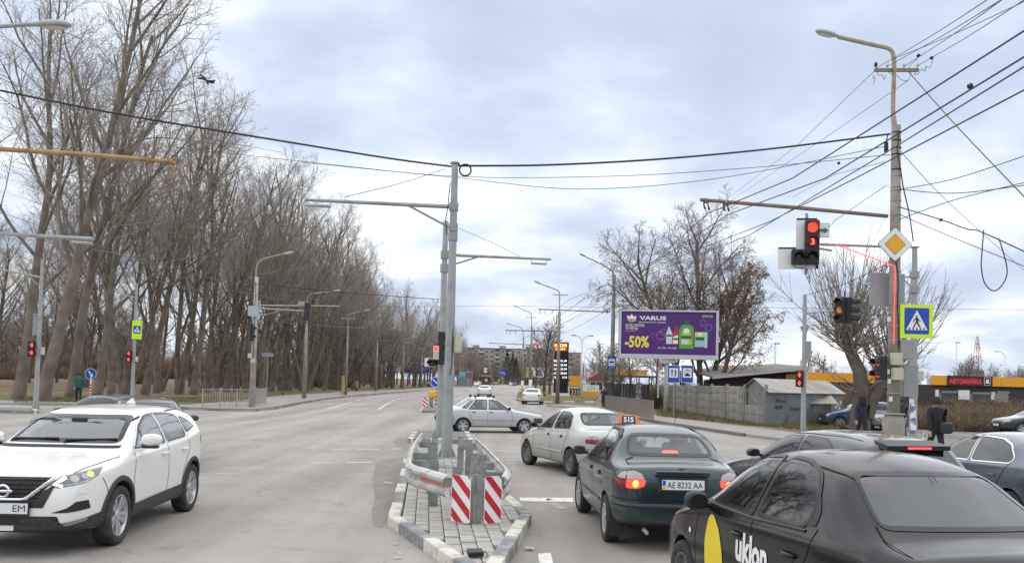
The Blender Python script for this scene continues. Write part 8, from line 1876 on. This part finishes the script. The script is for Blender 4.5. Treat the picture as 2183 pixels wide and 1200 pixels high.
def plain_car(name, label, spec, pm, loc, rz, wheel='alloy', lvl=2, group=None, rearlit=False, chrome=False, hatch=False, detail=True):
 c = Car(name, label, spec, pm, loc, rz, lvl=lvl, group=group); t = (CHROME, .012) if chrome else None
 W = c.W; bz = interp(sorted(spec['belt']), 0); top = max(z for _, z in spec['top'])
 c.window('L', [(.80, bz + .04), (.38, bz + .30), (.10, top - .12), (-.22, top - .10), (-.24, bz + .05)], GL_DARK, True, frit=.02, see=False, r=.05, trim=t)
 xr = -1.30 if not hatch else -1.18
 c.window('L', [(-.32, bz + .05), (-.30, top - .10), (-.80, top - .115), (xr + .22, top - .19), (xr - .02, bz + .15), (xr + .02, bz + .09)], GL_DARK, True, frit=.02, see=False, r=.06, trim=t)
 zw = interp(sorted(spec['top']), spec['cab'][0])
 c.window(0, [(-.66, zw + .05), (.66, zw + .05), (.54, top - .11), (-.54, top - .11)], GL_DARK, frit=.03, see=False, r=.07)
 zr0 = 1.10 if not hatch else 1.04
 c.window(180, [(-.62, zr0), (.62, zr0), (.50, top - .13), (-.50, top - .13)], GL_DARK, frit=.03, see=False, r=.07)
 zb2 = bz - .14
 for sg in (1, -1):
  v = 180 - 30 * sg; q = Vector((spec['top'][-1][0] + .18, (W - .22) * sg, zb2)); a = rad(v); uc = -math.sin(a) * q.x + math.cos(a) * q.y
  c.patch('tail_light', v, rnd([(uc - .16 * sg, zb2 - .06), (uc + .15 * sg, zb2 - .02), (uc + .15 * sg, zb2 + .08), (uc - .16 * sg, zb2 + .08)], .03), TAILLIT if rearlit else TAILR, eps=.006)
  v = 30 * sg; q = Vector((spec['top'][0][0] - .18, (W - .22) * sg, .70)); a = rad(v); uc = -math.sin(a) * q.x + math.cos(a) * q.y
  c.patch('headlight', v, rnd([(uc - .17 * sg, .64), (uc + .10 * sg, .66), (uc + .19 * sg, .76), (uc - .17 * sg, .72)], .02), HEADC, eps=.006)
 c.patch('grille', 0, rnd([(-.36, .58), (.36, .58), (.36, .68), (-.36, .68)], .03), TRIMK, eps=.006)
 px_ = c.hit(180, 0, zb2 - .06, .0).x; mb = MB(); mb.box((px_ - .008, 0, zb2 - .06), (.012, .52, .11)); mb.build('number_plate', PLATEW, c.root)
 px_ = c.hit(0, 0, .48, .0).x; mb = MB(); mb.box((px_ + .008, 0, .48), (.012, .52, .11)); mb.build('number_plate', PLATEW, c.root)
 if detail:
  c.strip('door_gap', 'L', [(.84, bz), (.90, .6), (.86, .26)], .010, GAP, mirror=True); c.strip('door_gap', 'L', [(-.27, bz), (-.27, .25)], .010, GAP, mirror=True)
  c.strip('door_gap', 'L', [(xr + .02, bz + .06), (-1.1, .78), (-.94, .5), (-.9, .26)], .010, GAP, mirror=True)
  for xh in (-.12, -.92):
   for sg in (1, -1):
    p = c.hit('L', xh, bz - .12, 0); mb = MB(); mb.bbox((xh, sg * (p.y + .01), bz - .12), (.16, .025, .03), .01); mb.build('door_handle', pm, c.root)
 c.mirror_pair(.64, bz + .08, W - .05, pm, sz=(.12, .20, .13)); c.wheels(wheel, ALLOY if wheel == 'alloy' else STEELW, tw=.20)
 return c
PGR = paint('graphite_paint', (0.045, 0.05, 0.06), metal=0.5, rough=0.28, dmax=.15, dust=(.15, .14, .13))
PDK = paint('dark_grey_paint', (0.022, 0.023, 0.027), metal=0.2, rough=0.3, dmax=.2, dust=(.15, .14, .13))
PBG = paint('blue_grey_paint', (0.10, 0.125, 0.165), metal=0.55, rough=0.28, dmax=.12)
PBL = paint('blue_paint', (0.018, 0.05, 0.12), metal=0.4, rough=0.3, dmax=.3)
PWF = paint('plain_white_paint', (0.74, 0.74, 0.72), rough=0.35, dmax=.22)
# graphite hatchback with black spoiler
HB_LOC = (4.85, 13.1, 0); HB_RZ = rad(90 + 16)
c = plain_car('grey_hatchback', 'graphite hatchback with a black roof spoiler and a lit centre brake light', HATCH, PGR, HB_LOC, HB_RZ, lvl=3, rearlit=True, hatch=True)
mb = MB(); mb.add([(-1.50, -.46, 1.42), (-1.50, .46, 1.42), (-1.82, .49, 1.365), (-1.82, -.49, 1.365), (-1.62, -.50, 1.33), (-1.62, .50, 1.33), (-1.80, .50, 1.305), (-1.80, -.50, 1.305)], [(0, 1, 2, 3), (3, 2, 6, 7), (4, 7, 6, 5), (1, 5, 6, 2), (0, 3, 7, 4)])
mb.v = [(x, y, z - .022) for x, y, z in mb.v]; sp_ = mb.build('roof_spoiler', mat('spoiler_graphite', (.022, .024, .028), .4, spec=.3), c.root)
mb = MB(); mb.box((-1.82, 0, 1.313), (.012, .36, .022)); mb.build('high_brake_light', mat('brake_bar_lit', (.7, .02, .01), .3, emit=(1, .05, .06), estr=2.2), sp_)
c.strip('roof_seam', 'T', [(.2, .55), (-.6, .58), (-1.4, .54)], .014, GAP); c.strip('roof_seam', 'T', [(.2, -.55), (-.6, -.58), (-1.4, -.54)], .014, GAP)
# blue-grey saloon cut by the right edge
plain_car('blue_grey_saloon', 'blue-grey saloon with chrome window surround beside the graphite hatchback', GEN, PBG, (8.15, 14.2, 0), rad(93), lvl=3, chrome=True)
# two dark cars behind the white crossover
plain_car('dark_saloon', 'dark grey saloon turning into the side street behind the white crossover', LANOS, PDK, (-10.95, 23.4, 0), rad(158), lvl=2, wheel='steel')
plain_car('dark_hatchback', 'dark hatchback following close behind the white crossover', HATCH, PDK, (-8.1, 19.4, 0), rad(-66), lvl=2, hatch=True)
# cars up the road
p = G(1137, 862); plain_car('white_saloon', 'white saloon pulling away up the road with its right indicator lit', GEN, PWF, (p.x, p.y + 1.6, 0), rad(84), lvl=2, detail=False)
p = G(1033, 845); plain_car('white_saloon', 'small white saloon far up the road above the crossing silver saloon', GEN, PWF, (p.x, p.y, 0), rad(90), lvl=1, detail=False)
p = G(1015.5, 823.5); plain_car('parked_car', 'white hatchback coming down the road along the left kerb', HATCH, PWF, (p.x, p.y, 0), rad(-90), lvl=1, detail=False)
p = G(1097, 822.5); plain_car('far_car', 'dark red car far down the road by the right kerb', HATCH, paint('dark_red_paint', (.13, .02, .02)), (p.x, p.y, 0), rad(90), lvl=1, detail=False)
p = G(1089, 820.8); plain_car('far_car', 'white car far down the road left of the dark red car', GEN, PWF, (p.x, p.y, 0), rad(-90), lvl=1, detail=False)
for i, (px, py, pm, lb) in enumerate(((1004, 816.5, PWF, 'white van-like car parked by the roadside kiosk'), (1025, 817, PGR, 'grey car parked beside the roadside kiosk'), (1035, 816.2, PWF, 'white car parked right of the grey one at the kiosk'))):
 p = G(px, 819.5 if i else 821); plain_car('parked_car', lb, HATCH, pm, (p.x - (3 if i else 8), p.y, 0), rad(60), lvl=1, detail=False)
# right-hand side street
p = G(1838, 914); plain_car('blue_car', 'blue car parked behind the pollarded tree', HATCH, PBL, (p.x, p.y, 0), rad(172), lvl=2, hatch=True)
p = G(1882, 918); plain_car('grey_car', 'grey car parked behind the thick concrete pole', GEN, paint('mid_grey_paint', (.22, .23, .24), metal=.4), (p.x + .45, p.y + 1.5, 0), rad(-97), lvl=2)
p = G(2205, 927); plain_car('dark_saloon', 'dark grey saloon standing at the right edge before the bushes', GEN, PDK, (p.x + .3, p.y, 0), rad(178), lvl=2)
# yellow minibus far up the road
p = G(1057, 821)
bus = thing('minibus', 'yellow and brown minibus far up the road', 'bus', (p.x, p.y, 0))
mb = MB(); mb.bbox((0, 0, 1.45), (2.2, 6.2, 2.3), .25); mb.build('body', mat('bus_yellow', (.55, .38, .09), .5), bus)
mb = MB(); mb.bbox((0, -3.10, 1.95), (1.9, .06, .9), .05); mb.build('rear_window', GL_DARK, bus)
mb = MB(); mb.bbox((0, -3.10, 2.52), (1.3, .08, .25), .05); mb.build('route_panel', mat('bus_brown', (.16, .06, .03), .5), bus)
mb = MB(); mb.bbox((0, -3.12, .55), (2.1, .1, .3), .05); mb.build('bumper', BLK, bus)
for sx in (-.9, .9):
 for sy in (-2, 2):
  mb = MB(); mb.cyl((sx - .12, sy, .38), (sx + .12, sy, .38), .38, n=14); mb.build('wheel', TYRE, bus)
 mb = MB(); mb.box((sx * 1.05, -3.12, 1.0), (.15, .06, .3)); mb.build('tail_light', TAILR, bus)
# ------------------------------------------------------------------ people
SKINM = mat('skin', (.45, .27, .20), .6); SHOE = mat('shoe_black', (.02, .02, .02), .7)
def hand(parent, p, d, side):
 d = Vector(d).normalized(); u = Vector((0, 1, 0)); w = d.cross(u).normalized() * side; mb = MB(); mb.bbox(Vector(p) + d * .045, (.03, .075, .09), .012)
 for k, l_ in enumerate((.062, .072, .068, .052)): b = Vector(p) + d * .085 + u * (.028 - .019 * k); mb.tube([b, b + d * l_ * .55, b + d * l_ + w * .015], [.009, .009, .007], n=5)
 b = Vector(p) + d * .03 + u * .035; mb.tube([b, b + d * .03 + u * .025, b + d * .06 + u * .028], [.011, .010, .008], n=5); mb.build('hand', SKINM, parent)
def person(label, loc, rz, top, legs, hair, h=1.74, stride=.22, swing=.2, skirt=None, hood=False, seated=False, hat=None, arm=None):
 o = thing('person', label, 'person', loc, rz); k = h / 1.74; s, a = stride, swing
 J = [(0, 0, .95), (0, 0, 1.15), (.01, 0, 1.34), (.01, 0, 1.475), (.03, 0, 1.60), (.03, 0, 1.70)]; Rr = [(.15, .125), (.15, .115), (.19, .125), (.062, .06), (.088, .10), (.07, .085)]
 E_ = [(0, 1), (1, 2), (2, 3), (3, 4), (4, 5)]; hands = []
 for sg in (1, -1):
  b = len(J); f = s * sg
  if seated: J += [(.02, .09 * sg, .90), (.42, .12 * sg, .92), (.46, .12 * sg, .50), (.56, .12 * sg, .46)]
  else: J += [(0, .09 * sg, .90), (f * .55 + .03, .095 * sg, .50), (f - (.08 if f < 0 else 0), .095 * sg, .09 + (.06 if f < 0 else 0)), (f + .12, .10 * sg, .045)]
  Rr += [(.10, .10), (.068, .068), (.045, .05), (.04, .035)]; E_ += [(0, b), (b, b + 1), (b + 1, b + 2), (b + 2, b + 3)]
  b = len(J); g = -a * sg
  if seated or arm == 'up': J += [(0, .19 * sg, 1.40), (.10, .25 * sg, 1.14), (.34, .14 * sg, 1.16 if seated else 1.38)]
  else: J += [(0, .19 * sg, 1.41), (g * .4 - .02, .25 * sg, 1.13), (g + .04, .26 * sg, .90)]
  Rr += [(.075, .075), (.056, .056), (.042, .042)]; E_ += [(2, b), (b, b + 1), (b + 1, b + 2)]; hands.append((Vector(J[-1]) * k, (Vector(J[-1]) - Vector(J[-2])), sg))
 me = bpy.data.meshes.new('body'); me.from_pydata([(x * k, y * k, z * k) for x, y, z in J], E_, []); b = bpy.data.objects.new('body', me); m_ = b.modifiers.new('k', 'SKIN'); m_.use_smooth_shade = True
 for i, v in enumerate(me.skin_vertices[0].data): v.radius = (Rr[i][0] * k, Rr[i][1] * k); v.use_root = i == 0
 sb = b.modifiers.new('u', 'SUBSURF'); sb.levels = sb.render_levels = 1
 nm = eval_mesh(b); b.modifiers.clear(); b.data = nm; COL.objects.link(b); b.parent = o; nm.materials.clear()
 for mm in (top, legs, SKINM, SHOE): nm.materials.append(mm)
 for p in nm.polygons: z = p.center.z / k; p.material_index = 2 if z > 1.50 else (3 if z < .10 and not seated else 1 if z < .88 and not (seated and z > .95) else 0); p.use_smooth = True
 for p_, d_, sg in hands: hand(o, p_, d_, sg)
 mb = MB(); prof = [(.105, 1.56), (.112, 1.62), (.108, 1.69), (.08, 1.745), (.03, 1.77), (.001, 1.772)]
 if hood: prof = [(.13, 1.44), (.145, 1.52)] + [(r * 1.22, z) for r, z in prof]
 mb.lathe([(r * k, z * k) for r, z in prof], 14, Matrix.Translation((-.005 if not hood else -.01, 0, 0))); mb.build('hat' if hat else 'hair', hat or hair, o, smooth=True)
 if not hood:
  mb = MB(); x_ = .125 * k
  for yy in (-.035, .035): mb.cyl((x_ - .01, yy * k, 1.635 * k), (x_ + .006, yy * k, 1.635 * k), .012, n=6)
  mb.box((x_ - .005, 0, 1.565 * k), (.012, .05 * k, .01)); mb.build('face', SHOE, o); mb = MB(); mb.add([(x_ - .01, -.015, 1.59 * k), (x_ - .01, .015, 1.59 * k), (x_ + .03, 0, 1.59 * k), (x_ - .01, 0, 1.64 * k)], [(0, 2, 3), (2, 1, 3), (0, 1, 2)]); mb.build('nose', SKINM, o)
 if skirt: mb = MB(); mb.lathe([(.165 * k, 1.12 * k), (.19 * k, .9 * k), (.215 * k, skirt * k)], 14, Matrix.Diagonal((.85, 1.05, 1, 1))); mb.build('coat_skirt', top, o, smooth=True)
 return o
JB = mat('jacket_black', (.014, .014, .017), .85, var=.2); JN = mat('coat_navy', (.02, .022, .04), .85); TD = mat('trousers_dark', (.02, .021, .028), .9); HB_ = mat('hair_dark', (.02, .014, .01), .7)
q = D(1996, 900, 22.6); mn = person('man in a black jacket walking away with a shoulder bag and a plastic carrier bag', (q.x, 22.6, .115), rad(95), JB, TD, HB_, 1.80)
mb = MB(); mb.bbox((-.16, -.16, 1.02), (.18, .34, .30), .06); mb.tube([(-.10, -.14, 1.15), (-.08, .05, 1.42), (.08, .10, 1.40)], .018, n=5); mb.build('shoulder_bag', BLK, mn)
bg_ = thing('carrier_bag', 'white and red plastic carrier bag in the hand of the man in black', 'bag', (q.x - .30, 22.62, .52)); mb = MB(); mb.lathe([(.02, .42), (.07, .30), (.14, .16), (.15, .04), (.08, 0)], 9, Matrix.Diagonal((1, .6, 1, 1))); mb.build('bag_body', mat('bag_plastic', (.62, .58, .58), .4, col2=(.45, .08, .09), c2scale=5, c2lo=.5, c2hi=.54), bg_); mb = MB(); mb.tube([(-.03, 0, .40), (0, 0, .52), (.03, 0, .40)], .008, n=4); mb.build('handle', SIGNW, bg_)
def stand(lb, px, py, rz, *a, **kw): q = G(px, py, .1); return person(lb, (q.x, q.y, .1), rz, *a, **kw)
stand('woman in a long dark coat and pink hat at the bus stop, facing the road', 1287, 870, rad(-100), JN, TD, HB_, hat=mat('pink_hat', (.5, .25, .22), .8), skirt=.42, stride=.05, h=1.68, arm='up')
stand('person in a dark jacket waiting behind the bus stop lamp pole', 1313, 870, rad(-60), mat('jacket_plum', (.05, .03, .04), .85), TD, HB_, stride=.03, h=1.66)
q = D(1838, 880, 30.5); person('person in a black hooded jacket seen from behind in front of the pollarded tree', (q.x, 30.5, .1), rad(90), JN, TD, HB_, hood=True, hat=JB)
q = D(1920, 880, 31.5); person('person in navy half hidden behind the thick concrete pole', (q.x, 31.5, .1), rad(100), JN, TD, HB_, h=1.70)
q = D(168, 830, 52); person('person in a green jacket among the trees left of the blue arrow sign', (q.x, 52, .08), rad(-60), mat('jacket_green', (.012, .10, .075), .8), TD, HB_, h=1.78)
q = D(420, 830, 84); person('small figure in a white jacket between the tree trunks', (q.x, 84, .02), rad(-80), mat('jacket_white', (.55, .55, .56), .8), TD, HB_, h=1.7)
q = D(45, 800, 78); person('dark figure far among the trees at the left edge', (q.x, 78, .02), rad(20), JB, TD, HB_)
stand('person in a beige coat walking along the left pavement', 760, 834, rad(90), mat('coat_beige', (.30, .24, .19), .85), TD, HB_, skirt=.5, h=1.7)
stand('person in red near the foot of the blue billboard', 884, 826, rad(60), mat('jacket_red', (.32, .03, .04), .8), mat('trousers_red', (.25, .03, .03), .8), HB_, h=1.65)
stand('person in a white top by the left pavement left of the median', 913, 826, rad(40), mat('top_white', (.5, .55, .5), .8), TD, HB_, h=1.6)
Ms = Matrix.Rotation(rad(93.2), 4, 'Z'); q = Vector((2.0, 12.708, 0)) + Ms @ Vector((-.16, .34, -.26)); person('driver of the green taxi, a dark seated silhouette', q, rad(93.2), JB, TD, HB_, h=1.66, seated=True)
# bird on the grass
q = G(602, 842, .1); bd = thing('crow', 'dark bird on the left verge beyond the railing', 'bird', (q.x, q.y, .1), rad(200)); mb = MB(); mb.tube([(-.24, 0, .13), (-.12, 0, .16), (0, 0, .18), (.10, 0, .21), (.15, 0, .27), (.19, 0, .28), (.25, 0, .27)], [.02, .05, .075, .06, .04, .036, .006], n=8); mb.build('body', BLK, bd, smooth=True); mb = MB()
for y in (-.03, .03): mb.cyl((0, y, 0), (0, y, .13), .008, n=5)
mb.build('leg', BLK, bd)
# dark straps caught in the crown on the left
q = D(440, 172, 40); dr = thing('dark_rag', 'dark strips of cloth caught in the treetop at upper left', 'rag', q)
for pts in ([(-.28, 0, .24), (-.1, 0, .12), (.0, 0, .0), (.1, 0, -.2)], [(-.38, 0, .08), (-.2, 0, .08), (0, 0, 0), (.2, 0, -.1), (.38, 0, -.10)], [(.0, 0, -.02), (.2, 0, -.02), (.36, 0, -.02), (.38, 0, .04)]):
 mb = MB(); mb.tube(smoothline(pts, 4), .045, n=5); mb.build('strip', RUB, dr)
mb = MB(); mb.tube([(-.26, 0, .26), (-.15, 0, .75), (-.05, 0, 1.4)], .008, n=4); mb.build('cord', RUB, dr)

# ------------------------------------------------------------------ overhead wires
def wire(label, pts, r=.012, mt=RUB, n=8):
 P = [D(x, y, Y) for x, y, Y in pts]
 if pts[-1][0] > 2105 and label[:4] != 'loop': P[-1] = P[-1] + (P[-1] - P[-2]).normalized() * 2.5
 if pts[0][0] > 2105: P[0] = P[0] + (P[0] - P[1]).normalized() * 2.5
 o = MB().tube(smoothline(P, n), r, n=5).build('overhead_wire', mt); tag(o, label, 'wire', 'overhead wires'); return o
y1_, ym = p1.y, YP
wire('thick black cable from the left edge down to the median pole head', [(-75, 178, 20), (250, 243, 20.6), (600, 301, 21.6), (830, 338, 22.4), (968, 356, y1_)], .026)
wire('thick black cable from the median pole head to the thick concrete pole', [(972, 354, y1_), (1170, 352, 23), (1400, 340, 23.6), (1640, 318, 24.2), (1898, 286, ym)], .028)
wire('thin upper wire passing just below the median pole head', [(380, 316, 34), (650, 345, 32), (968, 376, 30), (1300, 376, 28), (1600, 358, 26.5), (1898, 330, ym)], .011, WIRE)
wire('thin sagging wire dipping lowest right of the median pole head', [(640, 346, 34), (980, 380, 31), (1230, 403, 29), (1520, 382, 27), (1890, 312, ym)], .011, WIRE)
for i, (a, b, c_) in enumerate((((2165, 78, 11), (1690, 380, 19), (1509, 455, 24.2)), ((2165, 133, 11), (1760, 380, 18), (1551, 458, 24.2)), ((2165, 154, 12), (1890, 325, 19), (1600, 500, 30)), ((2165, 202, 12), (1824, 380, 19), (1640, 473, 26)))):
 wire('%s black trolley wire running from the upper right corner up the road' % ('topmost', 'second', 'third', 'lowest')[i], [a, b, c_, (1290 - i * 25, 650 - i * 4, 75), (1130 - i * 10, 720, 120)], .013, n=1)
for i, (a, b) in enumerate((((1868, 146, ym), (2110, -4, 12)), ((1892, 142, ym), (2140, -4, 12)), ((1928, 142, ym), (2146, -8, 11)), ((1957, 140, ym), (2165, 12, 13)), ((1900, 128, ym), (2165, 12, 16)))):
 wire('%s thin wire from the crossbar to the top right corner' % ('first', 'second', 'third', 'fourth', 'fifth')[i], [a, ((a[0] + b[0]) / 2, (a[1] + b[1]) / 2 + 4, (a[2] + b[2]) / 2), b], .009)
wire('straight wire falling from the crossbar to the right edge', [(1938, 155, ym), (2040, 270, 21), (2165, 400, 17)], .013)
for i, (a, m_, b) in enumerate((((1864, 152, ym), (1700, 310, 34), (1530, 440, 60)), ((1936, 172, ym), (1780, 280, 32), (1540, 440, 60)), ((1885, 345, ym), (1780, 372, 30), (1690, 420, 45)), ((1890, 395, ym), (1780, 470, 24), (1720, 540, 22)))):
 wire('%s slack wire running left and away from the thick pole' % ('first', 'second', 'third', 'fourth')[i], [a, m_, b], .009, WIRE, n=1)
for i, pts in enumerate(([(1912, 405, ym), (2040, 380, 22), (2165, 338, 18)], [(1912, 403, ym), (2040, 412, 22), (2165, 396, 18)], [(1912, 440, ym), (2005, 468, 22), (2060, 488, 21), (2096, 496, 20), (2165, 528, 18)], [(1914, 456, ym), (2040, 510, 24), (2165, 560, 22)], [(1912, 470, ym), (2040, 425, 22), (2165, 395, 19)], [(1916, 318, ym), (1990, 400, 30), (2075, 480, 36), (2165, 560, 42)])):
 wire('%s cable between the thick pole and the right edge' % ('highest', 'second highest', 'middle knotted', 'lowest', 'rising', 'thin steep')[i], pts, .011 if i != 2 else .016, RUB if i < 5 else WIRE)
wire('loop of spare cable hanging at the right edge', [(2097, 490, 20), (2094, 530, 20), (2092, 570, 20), (2100, 605, 20), (2120, 620, 20), (2140, 602, 20), (2147, 575, 20), (2138, 535, 20), (2129, 508, 20)], .014)
wire('cable from the double traffic light pole to the thick concrete pole', [(1716, 630, 40), (1800, 605, 31), (1890, 563, ym)], .013) 
wire('stay wire of the long left lamp arm', [(735, 420, y1_), (850, 392, y1_), (950, 360, y1_)], .008, WIRE); wire('stay wire of the right lamp arm', [(978, 487, y1_ + 6), (1050, 518, 30), (1112, 549, p2.y)], .008, WIRE)
wire('thin wire crossing the trees at upper left', [(-20, 150, 26), (120, 215, 30), (300, 270, 36), (600, 325, 40)], .009, WIRE); wire('thin wire slanting across the tree trunks on the left', [(-20, 445, 30), (200, 520, 36), (435, 590, 44), (560, 610, 50)], .010, WIRE)
wire('dark span wire over the left road from lamp to median', [(540, 605, 50), (740, 624, 50), (935, 638, 48)], .018); wire('lower span wire over the left road behind the median poles', [(560, 625, 70), (790, 652, 75), (1040, 652, 85), (1300, 655, 76)], .014, WIRE)
wire('long thin wire across the sky right of the billboard tree', [(1560, 655, 70), (1850, 658, 70), (2190, 660, 70)], .014, WIRE)
for i in range(3): wire('%s catenary wire between the far trolley brackets' % ('upper', 'middle', 'lower')[i], [(1300, 600 + i * 28, 76), (1240, 640 + i * 26, 78), (1170, 690 + i * 16, 88), (1090, 735 + i * 6, 120)], .014)
for px, py, Y in ((2068, 184, 13.4), (1788, 348, 25.4), (2006, 469, 22), (1958, 119, 21), (1986, 124, 21.5)): o = MB().lathe([(.001, -.05), (.04, -.03), (.04, .03), (.001, .05)], 8, Matrix.Translation(D(px, py, Y)) @ Matrix.Rotation(rad(60), 4, 'Y')).build('wire_insulator', RUB); tag(o, 'small dark insulator on the wire at %s' % {2068: 'the upper right', 1788: 'the left of the thick pole', 2006: 'the right of the thick pole', 1958: 'the left end of the wire curls', 1986: 'the right end of the wire curls'}[px], 'insulator', 'wire insulators')
bpy.data.scenes.remove(TMP)
